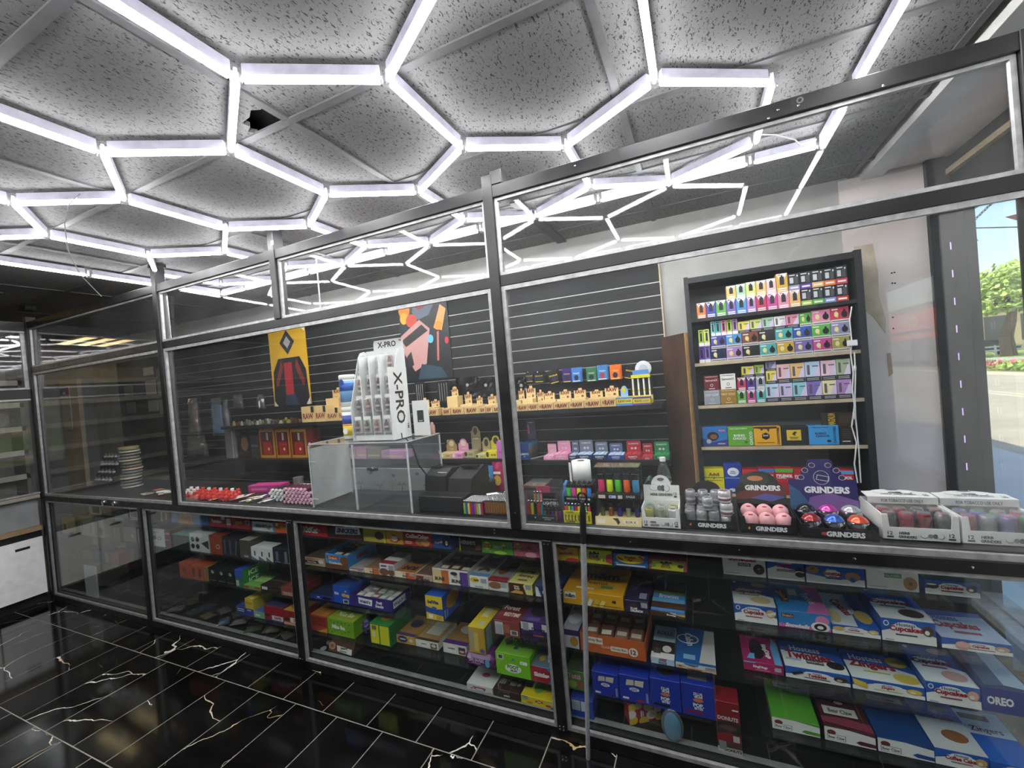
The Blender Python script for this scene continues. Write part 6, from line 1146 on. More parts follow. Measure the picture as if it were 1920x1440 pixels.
row(CD, .10, Z2, [
 hb(295, 535, 512, .2, 'cake_box', 'blue and white box of golden cupcakes with a peeled corner', hos('Cupcake')+[('p', [(.66, .5), (.98, .78), (.98, .6)], WHT)], hostop('Cupcakes', '#d8c08a', '#8a7a7a')),
 hb(542, 838, 548, .23, 'cake_box', 'bright blue and pink box of coconut snowball cakes', [('r', 0, 0, 1, .2, '#d86aac'), ('r', .06, .6, .3, .82, '#6a2f28'), ('t', "Drake's", .18, .71, .14, '#f0dca0', .2), ('t', 'Snowballs', .36, .16, .24, WHT, .5, 0, .3, .04), ('e', .84, .62, .13, .3, '#e48abc'), ('e', .8, .24, .18, .3, '#f0e4ea'), ('e', .8, .24, .12, .22, '#2a1a18'), ('e', .8, .22, .06, .1, WHT)], [('p', [(.55, 0), (1, 0), (1, 1), (.6, 1), (.8, .5)], '#d06aac'), ('r', .12, .3, .3, .75, '#7a3a2c'), ('t', "Drake's", .2, .52, .1, '#f0dca0', .4, -70), ('t', 'Yodels', .72, .5, .12, WHT, .5, -75), ('r', .34, .55, .52, .8, '#e0e4ec')], '#2a86cc'),
 hb(842, 1116, 628, .24, 'cake_box', 'low blue box of golden cupcakes with sideways lettering on top', hos('Cupcakes', '#e8c878', None, '#b07a6a', .46, .5, False, .26)+[('e', .14, .62, .13, .24, '#e0b860')], [('p', [(0, 0), (.55, 0), (.65, 1), (0, 1)], '#dfe2e8'), ('t', 'Cupcakes', .4, .55, .18, HRED, .8, -75, 0, .05), ('t', 'Hostess', .62, .55, .12, '#e8eef8', .6, -75), ('e', .8, .3, .18, .2, '#d8b464'), ('e', .15, .25, .14, .2, '#e0c890')]),
 hb(1122, 1432, 592, .22, 'cake_box', 'blue and white box of dark chocolate cupcakes', hos('Cupcakes', '#3a2a24', WHT, '#5a5a64'), hostop('Cupcakes', '#4a3a34', '#7a7a80')),
 hb(1458, 1860, 702, .19, 'cake_box', 'long blue and white box of pink strawberry cupcakes', hos('Cupcakes', '#e0a8a0', WHT, '#a84a6a', .56, .42, False)+[('e', .3, .45, .11, .42, '#dca49c'), ('e', .3, .55, .1, .25, '#e8b8b0')], [('r', 0, 0, 1, 1, '#c8d2e4'), ('p', [(0, .75), (0, 1), (1, 1), (1, .85)], '#4a68b4'), ('t', 'Hostess', .34, .72, .18, '#3a5aa4', .4), ('t', 'Cupcakes', .42, .46, .3, HRED, .7, 0, 0, .05), ('r', .3, .2, .7, .27, '#a84a6a')])])
row(CD, .115, Z3, [
 hb(345, 572, 832, .18, 'cake_box', 'magenta box of round chocolate cakes with light blue stripes', [('t', 'RingDings', .42, .5, .34, WHT, .6, 0, 0, .05), ('r', .78, .3, .94, .72, '#b8b8bc'), ('r', .0, .86, .3, .98, '#6ab0e0'), ('r', .3, .2, .66, .24, '#e8c0d0')], [('e', .4, .5, .2, .38, '#2c2028'), ('t', 'RingDings', .64, .45, .13, WHT, .8, -80, 0, .05), ('p', [(.8, 0), (.98, 0), (.98, .8), (.86, 1), (.78, .6)], '#6ab0e0'), ('p', [(.1, .1), (.2, .3), (.32, .3), (.3, .1)], '#6ab0e0')], '#b01a62'),
 hb(580, 946, 862, .17, 'cake_box', 'wide blue and white box of chocolate cream roll cakes', hos('Twinkies', '#3a2a24', '#d8b8a0', '#4a4044', .5, .4, False)+[('p', [(.08, .5), (.26, .75), (.3, .6), (.13, .3)], '#2e221e')], [('p', [(0, 0), (1, 0), (1, .3), (.7, .55), (0, .6)], WHT), ('t', 'Hostess', .42, .74, .2, '#e8eef8', .5), ('t', 'Twinkies', .44, .48, .3, HRED, .74, 0, 0, .05), ('r', .38, .2, .66, .36, '#2e282a'), ('t', 'CHOCOLATE CAKE', .52, .28, .08, WHT, .26), ('e', .84, .26, .14, .14, '#2e221e'), ('r', .05, .25, .3, .32, '#b4c4e0')]),
 hb(956, 1366, 926, .17, 'cake_box', 'wide blue and white box of yellow iced bar cakes', hos('Zingers', '#ecca50', '#f4ecd0', '#c8c060', .5, .42, False)+[('p', [(.0, .95), (.2, .7), (.22, .3), (.02, .52)], '#ecca50'), ('p', [(.02, .52), (.22, .3), (.2, .2), (.02, .4)], '#dca834')], [('p', [(0, 0), (1, 0), (1, .4), (.7, .55), (0, .6)], WHT), ('t', 'Hostess', .36, .76, .2, '#e8eef8', .5), ('t', 'Zingers', .4, .5, .3, HRED, .7, 0, 0, .05), ('r', .24, .26, .62, .31, '#c8c060'), ('e', .82, .75, .16, .18, '#d8b84c'), ('e', .82, .2, .18, .16, '#e0c458')]),
 hb(1372, 1684, 948, .22, 'cake_box', 'blue and white box of pink strawberry cupcakes beside a navy carton', hos('Cupcakes', '#e8b0a4', WHT, '#a84a6a'), hostop('Cupcakes', '#d8a8a0', '#a05a70')),
 (1688, 2000, 980, .24, 'cookie_box', 'navy blue box of sandwich cookies under clear wrap', 'cookie box', {'*': '#23328c', 't': '#39435c'}, {'f': [('t', 'OREO', .34, .5, .34, WHT, .5, 0, 0, .05), ('e', .86, .5, .1, .35, '#1a1414')], 't': [('p', [(.1, .05), (.5, .1), (.6, .95), (.2, .9)], '#5f6c88'), ('p', [(.5, .1), (.95, .05), (.95, .9), (.6, .95)], '#c4ccd8')]})])
def claw(c, lab_): return [('r', 0, 0, 1, .985, WHT), ('p', [(0, 1), (1, 1), (1, .8), (.5, .97), (0, .96)], c), ('e', .14, .62, .09, .18, '#7a2a2c'), ('r', .05, .1, .42, .5, '#3a3a3c'), ('r', .06, .12, .41, .48, WHT), ('t', 'Bear Claw', .235, .3, .2, '#2c2c30', .32), ('p', [(.62, .25), (.7, .4), (1, .35), (1, .1), (.7, .12)], c)]
row(CD, .08, Z4, [
 hb(505, 776, 1146, .22, 'pastry_box', 'bright green and white pastry box with a small claw logo', claw('#58a032', 'g'), [('r', .2, .8, .95, .94, '#c8d4bc'), ('t', 'Bear Claw', .56, .87, .07, '#4a4a44', .5), ('e', .48, .72, .1, .03, '#6a5a34')], '#58a032', 'pastry box'),
 hb(800, 1090, 1198, .22, 'pastry_box', 'maroon and white pastry box with a white name panel', claw('#5e2230', 'm'), [('r', .1, .3, .8, .5, '#d8d0cc'), ('t', 'Bear Claw', .46, .4, .1, '#3a2a2c', .5), ('e', .5, .62, .1, .04, '#c8a8a4'), ('p', [(0, .1), (1, .02), (1, .2), (.5, .26), (0, .22)], '#8a3a4c')], '#4c1c28', 'pastry box'),
 hb(1100, 1420, 1262, .24, 'pastry_box', 'plain deep blue and white pastry box with a blue ribbon', claw('#1f4a92', 'b'), [('r', .2, .82, .9, .95, '#8a94a4'), ('t', 'Bear Claw', .5, .88, .06, '#3a4254', .5), ('p', [(.4, .8), (.55, .8), (.5, .72)], '#8a5a5c')], '#1d447f', 'pastry box'),
 hb(1422, 1730, 1322, .24, 'cake_box', 'blue and white box of brown coffee cakes', hos('Coffee Cakes', '#d8a86a', None, '#a0746c', .5, .5, False, .26), [('r', 0, 0, 1, .62, '#d4d2d0'), ('e', .6, .3, .26, .12, '#9a5c2c'), ('t', 'Coffee Cakes', .46, .66, .1, '#6a4038', .74), ('e', .66, .88, .2, .08, '#5a5048')]),
 hb(1734, 2040, 1400, .24, 'cake_box', 'blue box of bar cakes at the window end of the low shelf', hos('Zingers', '#ecca50', None, '#c8c060', .5, .5, False), [('r', 0, .5, 1, 1, '#c8ccd4'), ('t', 'Zingers', .45, .6, .14, '#5a3440', .7), ('r', .05, .8, .7, .92, '#3a2a2a')])])
# ---- middle part of the long case
SPK = lambda: [('t', 'SOUR', .46, .55, .22, '#2c6a2a', .36, 0, 0, .06), ('t', 'PATCH', .46, .34, .22, '#b02a2a', .36, 0, 0, .06), ('p', [(.3, .72), (.36, .9), (.42, .76), (.48, .94), (.54, .78), (.62, .88), (.62, .7), (.3, .66)], '#26301c')]
row(CB, .05, Z1, [
 (250, 376, 192, .12, 'candy_box', 'yellow candy box with a red arch and red lettering by the post', 'candy box', '#e8b41e', {'f': [('p', [(.1, .95), (.6, .95), (.35, .75)], '#c03020'), ('t', 'Starbursts', .45, .56, .2, '#c8301c', .85, 6, .2, .05), ('p', [(.4, 0), (1, 0), (1, .2), (.7, .28), (.5, .2)], '#d82c48')]}),
 (381, 566, 206, .12, 'candy_box', 'lime yellow sour candy box with a watermelon slice', 'candy box', '#d4dc30', {'f': SPK()+[('p', [(.8, .2), (1, .05), (1, .85), (.84, .7)], '#c83a4a'), ('p', [(.7, .2), (.75, .4), (.78, .25)], '#3a8a3c')]}),
 (572, 768, 232, .12, 'candy_box', 'blue and yellow candy box with red fish', 'candy box', '#1d6cb8', {'f': [('e', .5, .72, .42, .46, '#f0cc2c'), ('t', 'Swedish', .5, .78, .22, HRED, .46, 0, .1, .05), ('t', 'Fish', .5, .55, .2, HRED, .3, 0, .1, .05), ('p', [(.12, .8), (.28, .6), (.3, .46), (.16, .62)], '#b82030'), ('p', [(.72, .9), (.8, .95), (.95, .66), (.88, .6)], '#b82030'), ('r', .08, .08, .92, .2, WHT), ('t', 'Onco', .1, .3, .1, WHT, .18)]}),
 (771, 986, 262, .12, 'candy_box', 'pink framed lime sour candy box with a dark berry', 'candy box', '#c0545c', {'f': [('p', [(.06, .08), (.9, .02), (.94, .8), (.5, .95), (.1, .85)], '#d4d83a')]+SPK()+[('e', .84, .5, .08, .15, '#3a1c34'), ('e', .12, .45, .07, .2, '#7cb45c')]})])
row(CB, .05, Z2, [
 (290, 631, 436, .26, 'candy_box', 'big yellow candy box with a white badge and bold brown letters on top', 'candy box', {'*': '#e2a414', 't': '#d89c18'}, {'f': [('r', .03, .42, .22, .9, WHT), ('t', 'm&m', .125, .64, .3, '#4a2c1c', .17, 0, 0, .05), ('t', '48', .85, .55, .24, '#4a2c1c', .12, 0, 0, .05)]+[('p', [(.3+.1*i, .1), (.36+.1*i, .05), (.42+.1*i, .5), (.36+.1*i, .6)], ['#f0e0b0', '#f4f0e0', '#e8c040', '#f0d880'][i]) for i in range(4)]+[('r', .5, .18, .96, .22, '#6a4a20')], 't': [('t', 'm&m', .56, .66, .26, '#4a3a20', .6, 0, 0, .05), ('t', 'Peanut', .5, .38, .12, '#6a4a20', .4), ('r', .6, .2, .8, .3, '#4a7a3c'), ('r', .2, .12, .5, .18, '#f0e4c0')]}),
 (634, 771, 492, .24, 'cake_box', 'dark purple snack box with bold white lettering', 'cake box', '#2a2244', {'f': [('t', 'STAR', .4, .38, .2, WHT, .6, 0, .1, .07), ('t', 'CRUNCH', .5, .16, .2, WHT, .8, 0, .1, .07), ('e', .4, .62, .2, .2, '#4a2a24'), ('r', .7, .5, .96, .92, '#a8a8b0')], 't': [('r', .6, .1, .9, .3, '#8a8aa0'), ('e', .4, .6, .25, .2, '#3a3058')]}),
 (783, 976, 540, .26, 'cake_box', 'rainbow striped brownie box in clear wrap', 'cake box', '#4a8ac8', {'f': [('p', [(0, 0), (1, 0), (1, .4), (.6, .7), (0, .8)], '#4a2a1c'), ('p', [(.6, .5), (1, .3), (1, .6)], '#e8b83c'), ('t', 'Cosmic', .66, .66, .2, WHT, .4, -4, 0, .04), ('t', 'Brownies', .6, .36, .24, WHT, .6, -4, 0, .04)], 't': [('r', 0, .05, 1, .24, '#4a2a1c'), ('r', 0, .24, 1, .36, '#6ab0dc'), ('t', 'Brownies', .5, .44, .14, '#e8e8f0', .6), ('r', 0, .5, 1, .6, '#6a8a4c'), ('r', 0, .6, 1, .7, '#7a4a3c'), ('r', 0, .7, 1, 1, '#3c5a7c')]})])
row(CB, .09, Z2, [(250, 286, 400, .2, 'snack_box', 'navy snack box with white lines half hidden behind the post', 'snack box', '#2a3570', {'f': [('r', .1, .5, .9, .6, WHT), ('r', .1, .3, .9, .36, WHT)]})])
row(CB, .05, Z3, [
 (288, 382, 655, .24, 'cake_box', 'purple and white bun box just right of the post', 'cake box', {'*': '#3a2c6c', 'f': '#dcd8e4', 't': '#9a98a4'}, {'f': [('r', 0, .7, 1, 1, '#3a2c6c'), ('e', .7, .4, .25, .28, '#c8943c')], 't': [('t', 'BUNS', .5, .8, .2, '#4a4858', .8), ('e', .5, .4, .4, .2, '#c4c0c4')]}),
 (782, 916, 812, .24, 'cake_box', 'pale blue box of chocolate rolls with red lettering', 'cake box', '#b8d4e8', {'f': [('t', 'SWISS', .5, .66, .34, '#a82438', .8, 0, 0, .05), ('t', 'ROLLS', .5, .26, .34, '#2a3a7c', .8, 0, 0, .05), ('r', .4, .86, .7, .96, '#7a2a3c')], 't': [('r', 0, 0, 1, .16, '#e4dcdc'), ('r', 0, .16, 1, .5, '#2c2626'), ('e', .66, .28, .2, .1, '#d8d0cc'), ('t', 'ROLLS', .5, .76, .12, '#4a5a80', .7), ('r', .1, .12, .4, .28, '#4a4244')]}),
 (920, 1151, 838, .26, 'donut_box', 'blue and white donut box with little powdered donuts', 'donut box', {'*': '#1f5a9c', 'f': '#dfe6ee'}, {'f': [('p', [(.2, 1), (.6, 1), (.55, .6), (.25, .66)], '#4a90cc'), ('t', 'Donuts', .42, .66, .26, '#8a1e30', .44, 0, 0, .05), ('e', .12, .36, .14, .3, '#d8b48a'), ('e', .12, .4, .05, .1, '#7a5030')]+[('e', .34+.16*i, .22+.04*(i % 2), .11, .2, '#dcbc94') for i in range(5)]+[('r', .3, .1, .66, .24, '#a82434'), ('r', .74, .42, .98, .9, '#9a9ca0')], 't': [('e', .3, .65, .3, .14, '#d8e0ec'), ('e', .3, .65, .26, .11, '#2a5c9c'), ('t', 'Cabin', .34, .64, .12, WHT, .6, -80, 0, .03), ('p', [(.6, .05), (1, .05), (1, .95), (.75, .95)], '#c8c4c0'), ('r', .2, .1, .5, .22, '#8ab0d8')]})])
def opentray(cr, y, z, x0, x1, yt, d, label, col, prints, fill, n=5, name='snack_tray', cat='snack box', r_print=None):
    p0, p1 = xon(cr(x0, yt)[0], y, z), xon(cr(x1, yt)[0], y, z); X = (p0+p1)/2; h = zon(cr(x0, yt)[1], X, y)-z; w_ = (p1-p0)/2-.001
    T = empty(name, (X, y+d/2, z), 0, label, cat); ma = mat(col, .45); inn = mat('#c8c4bc', .6)
    bx('tray_floor', -w_, -d/2, 0, w_, d/2, .003, ma, T); f = bx('front_panel', -w_, -d/2, .003, w_, -d/2+.002, h, ma, T); bx('back_panel', -w_, d/2-.002, .003, w_, d/2, h, inn, T)
    for s in (-1, 1):
        q = bx('side_panel', s*w_-(.002 if s > 0 else 0), -d/2+.002, .003, s*w_+(.002 if s < 0 else 0), d/2-.002, h, ma, T)
        if s > 0 and r_print: m = MB(); put_print(m, (w_, -d/2, 0), (0, 1, 0), (0, 0, 1), d, h, r_print); m.ob('side_lettering', T)
    m = MB(); put_print(m, (-w_, -d/2, 0), (1, 0, 0), (0, 0, 1), 2*w_, h, prints); m.ob('front_lettering', T)
    r2 = random.Random(int(abs(x0)))
    for i in range(n):
        for j in range(2):
            xx = -w_+.012+(2*w_-.024)*(i+.5)/n; yy = -d/2+d*(.28+.44*j); m = MB(); ww = (2*w_-.024)/n*.46
            m.box(-ww, -d*.2, 0, ww, d*.2, h*.72, mat(fill[(i+j) % len(fill)], .28), .006); q = m.ob('packet', T); q.location = (xx, yy, .004+.0*j); q.rotation_euler = (r2.uniform(-.05, .1), r2.uniform(-.03, .03), r2.uniform(-.1, .1))
            m = MB(); m.box(-ww*.7, -d*.08, h*.72+.0003, ww*.7, d*.03, h*.72+.0008, mat('#d8ccc0', .5)); q2 = m.ob('packet_label', q)
    return T
opentray(CB, .05, Z3, 387, 757, 705, .27, 'wide orange tray of wrapped honey buns', '#c8622c', [('r', .08, .5, .36, .85, '#ece0cc'), ('t', 'Honey Bun', .22, .68, .2, '#5a3424', .26), ('t', 'CLASSIC', .42, .4, .12, '#f0d0a8', .18), ('r', .48, .25, .74, .52, '#ece0cc'), ('t', 'Honey Bun', .61, .38, .16, '#5a3424', .22), ('e', .82, .38, .07, .24, '#f0e8dc'), ('t', '12', .82, .38, .26, '#8a3c1c', .1, 0, 0, .05)], ['#8a5c48', '#7a5040', '#946450'], 4)
row(CB, .05, Z4, [(312, 420, 884, .2, 'candy_box', 'green candy box with pink rounded letters right of the post', 'candy box', {'*': '#5c8a44', 't': '#4a4c34'}, {'f': [('t', 'Tutti', .4, .72, .28, '#e8a0c0', .7, 0, 0, .05), ('e', .7, .3, .2, .2, '#a8604a'), ('e', .3, .3, .25, .2, '#a8b44c')]})])
PT = lambda c: [('t', 'POP.', .5, .36, .12, WHT, .5, 0, 0, .05), ('t', 'BITES', .5, .26, .08, WHT, .4, 0, 0, .04), ('r', .1, .1, .62, .18, c), ('e', .5, .52, .16, .06, '#d8785c'), ('t', 'BITES', .5, .72, .08, WHT, .4, 180), ('t', 'POP.', .5, .64, .1, WHT, .5, 180, 0, .05)]
PT2 = lambda c: [('p', [(.22, .62), (.5, .66), (.5, .86), (.26, .84)], '#cfc4b0'), ('p', [(.52, .66), (.8, .64), (.84, .88), (.54, .86)], '#d8ccb8'), ('e', .5, .5, .17, .08, WHT), ('t', 'GRAB', .5, .53, .06, '#3a4a9c', .28), ('t', '& PULL', .5, .47, .06, '#3a4a9c', .28), ('r', .1, .1, .3, .18, WHT), ('r', .55, .08, .85, .16, c), ('r', .88, .1, .95, .45, '#8a9adc')]
row(CB, .05, Z4, [
 (457, 606, 892, .14, 'pastry_box', 'royal blue toaster pastry box with frosted squares beside the green candy box', 'pastry box', '#2138a8', {'f': PT2('#3a2a7c')}), (610, 780, 908, .14, 'pastry_box', 'royal blue toaster pastry box with a red flavour strip and open pastry picture', 'pastry box', '#2138a8', {'f': PT2('#b02a3c')}),
 (784, 958, 928, .14, 'pastry_box', 'royal blue toaster pastry box with a black flavour strip', 'pastry box', '#2138a8', {'f': PT('#1a1a20'), 't': [('e', .5, .5, .3, .3, '#3a3430')]}), (962, 1150, 955, .14, 'pastry_box', 'royal blue toaster pastry box with a dark red flavour strip at the row end', 'pastry box', '#2138a8', {'f': PT('#8a1e3c'), 't': [('r', .2, .2, .8, .8, '#8a8494')]})])
row(CB, .03, Z5, [(336, 462, 1040, .1, 'snack_box', 'blue box with white printed panels on the case floor', 'snack box', '#2347a8', {'f': [('r', .05, .35, .42, .9, '#dfe4ec'), ('r', .46, .35, .8, .9, '#dfe4ec')]+[('r', .08, .42+.06*i, .4, .44+.06*i, '#7a8aa8') for i in range(7)]})])
CK_ = [('e', .1, .8, .14, .2, '#e0b83c'), ('e', .3, .85, .12, .17, '#c89a5c'), ('e', .62, .72, .16, .22, '#b8a04c'), ('e', .92, .6, .14, .22, '#d8a884'), ('e', .1, .2, .16, .24, '#e8bc3c'), ('e', .45, .1, .16, .2, '#e0b03c'), ('e', .7, .32, .17, .22, '#e4d8c4'), ('e', .7, .32, .1, .13, '#c8b8a0'), ('e', .08, .5, .14, .2, '#e8e0d0'), ('e', .95, .15, .16, .2, '#e8c03c'), ('r', .36, .3, .39, .62, WHT), ('r', .42, .32, .44, .6, WHT)]
p = at(*CB(740, 1250), z=Z5); carton('cookie_box', 'red cookie box covered with round yellow cookies tilted on the case floor', 'cookie box', .15, .06, .092, '#a8202e', {'f': CK_}, (-.335, .115, Z5), rz=.55)
T = empty('gel_pack', (-.20, .0205, Z5), 0, 'clear wrapped light blue oval pack on the case floor', 'pack'); m = MB(); m.sphere((0, 0, .062), .062, mat('#4f9cc0', .25), 14, 10, (.55, .17, 1)); m.ob('blue_core', T, True); m = MB(); m.sphere((0, 0, .07), .07, WRAP, 12, 8, (.64, .2, 1.0)); m.ob('plastic_wrap', T)
row(CB, .035, Z5, [(1160, 1300, 1056, .09, 'donut_box', 'tall dark red donut box standing on the case floor', 'donut box', {'*': '#8c1a24'}, {'f': [('r', 0, 0, 1, .1, '#c8c0b8'), ('r', 0, .1, 1, .2, '#4a3430'), ('t', 'DONUTS', .62, .055, .06, '#3a2420', .7, 0, 0, .05), ('r', .06, .05, .36, .22, '#8a8a8c'), ('p', [(0, .36), (.5, .42), (1, .36), (1, .58), (.6, .64), (0, .58)], '#3a2a28'), ('t', 'DONUTS', .5, .68, .08, '#d8c8c0', .85, 0, 0, .05), ('r', .66, .24, .92, .36, '#c8c0bc'), ('r', .7, .85, .95, .88, '#e4d4d0'), ('e', .5, .5, .35, .06, '#5a423c')]})])
# ---- middle case
row(CA, .05, Z1, [
 (25, 200, 75, .12, 'candy_box', 'red candy box with tall white letters', 'candy box', '#b82028', {'f': [('t', 'KitKat', .35, .5, .5, WHT, .6, 0, .15, .05), ('e', .7, .5, .03, .06, '#e8a080')]}), (204, 446, 84, .12, 'candy_box', 'brown candy box with blue edged white slanted letters', 'candy box', {'*': '#3c1c1c'}, {'f': [('p', [(.22, .3), (.95, .42), (.92, .9), (.25, .85)], WHT), ('t', 'SNICKERS', .58, .62, .36, '#20307c', .64, 0, .3, .06), ('r', 0, 0, 1, .1, '#6a2424')]}),
 (450, 605, 108, .12, 'candy_box', 'mustard yellow candy box with a dark round picture', 'candy box', '#b8a838', {'f': [('e', .72, .5, .2, .3, '#3a2c3c'), ('p', [(.9, 0), (1, 0), (1, 1)], '#dcd438')]}), (610, 725, 125, .12, 'candy_box', 'yellow and red candy box with a swirl', 'candy box', '#d8a02c', {'f': [('p', [(.2, .2), (.5, .5), (.3, .8), (.9, .4), (.6, .1)], '#b82c28'), ('e', .5, .4, .2, .2, '#e8d0b8')]}),
 (728, 926, 130, .14, 'cake_box', 'bright red coffee cake box with white outlined letters', 'cake box', '#c01c26', {'f': [('t', 'CoffeeCakes', .5, .68, .3, WHT, .84, 0, 0, .06), ('e', .58, .3, .16, .22, '#c8843c'), ('e', .78, .3, .15, .24, '#dca85c'), ('r', .06, .25, .32, .31, '#f0c8c0'), ('r', .06, .14, .3, .2, '#f0c8c0')]}), (930, 1056, 150, .14, 'cake_box', 'blue cupcake box with a black and white cupcake', 'cake box', '#24509c', {'f': [('t', 'Cupcakes', .4, .42, .22, WHT, .6, 8, 0, .04), ('e', .76, .5, .2, .36, '#1c1816'), ('e', .78, .42, .08, .16, WHT)]}),
 (1116, 1266, 176, .12, 'candy_box', 'dark brown chocolate box with grey capital letters', 'candy box', '#2c1a1a', {'f': [('t', 'HERSHEYS', .42, .66, .3, '#c8c4bc', .66, 0, 0, .03), ('p', [(.7, .1), (1, .2), (1, .6), (.8, .5)], '#6a4434'), ('r', 0, 0, .05, 1, '#c8b83c')]}),
 (1269, 1487, 192, .12, 'candy_box', 'green sour candy box with speckled pattern', 'candy box', '#5c9c2c', {'f': [('e', .18, .6, .13, .3, '#e8dc30'), ('t', 'SOUR', .18, .68, .16, '#a8241c', .22, 0, 0, .05), ('t', 'PATCH', .18, .5, .16, '#2a2a1c', .22, 0, 0, .05), ('t', 'LEMON', .52, .55, .2, '#f0f4d0', .3), ('e', .6, .12, .2, .14, '#a8d84c'), ('e', .72, .7, .06, .1, '#d8d83c')]+[('e', .3+.06*i, .2+.13*((i*5) % 6), .012, .03, '#c8dc8c') for i in range(11)]}),
 (1490, 1692, 204, .12, 'candy_box', 'dusty pink sour candy box with speckled pattern', 'candy box', '#c05a70', {'f': [('e', .16, .65, .13, .26, '#e8c430'), ('t', 'SOUR', .16, .72, .15, '#a8241c', .22, 0, 0, .05), ('t', 'PATCH', .16, .55, .15, '#2a2a1c', .22, 0, 0, .05), ('e', .6, .15, .2, .2, '#e89ab0'), ('e', .55, .65, .1, .12, '#a83a3c')]+[('e', .3+.06*i, .2+.13*((i*5) % 6), .012, .03, '#e8c4c8') for i in range(11)]})])
BUN = lambda c, c2: [('r', .55, 0, 1, 1, c), ('t', 'Big', .42, .66, .2, c2, .4, 0, .1), ('t', 'BUNS', .5, .34, .3, '#2a1c16', .72, 0, .1, .05), ('r', .3, .84, .7, .9, '#a8342c')]
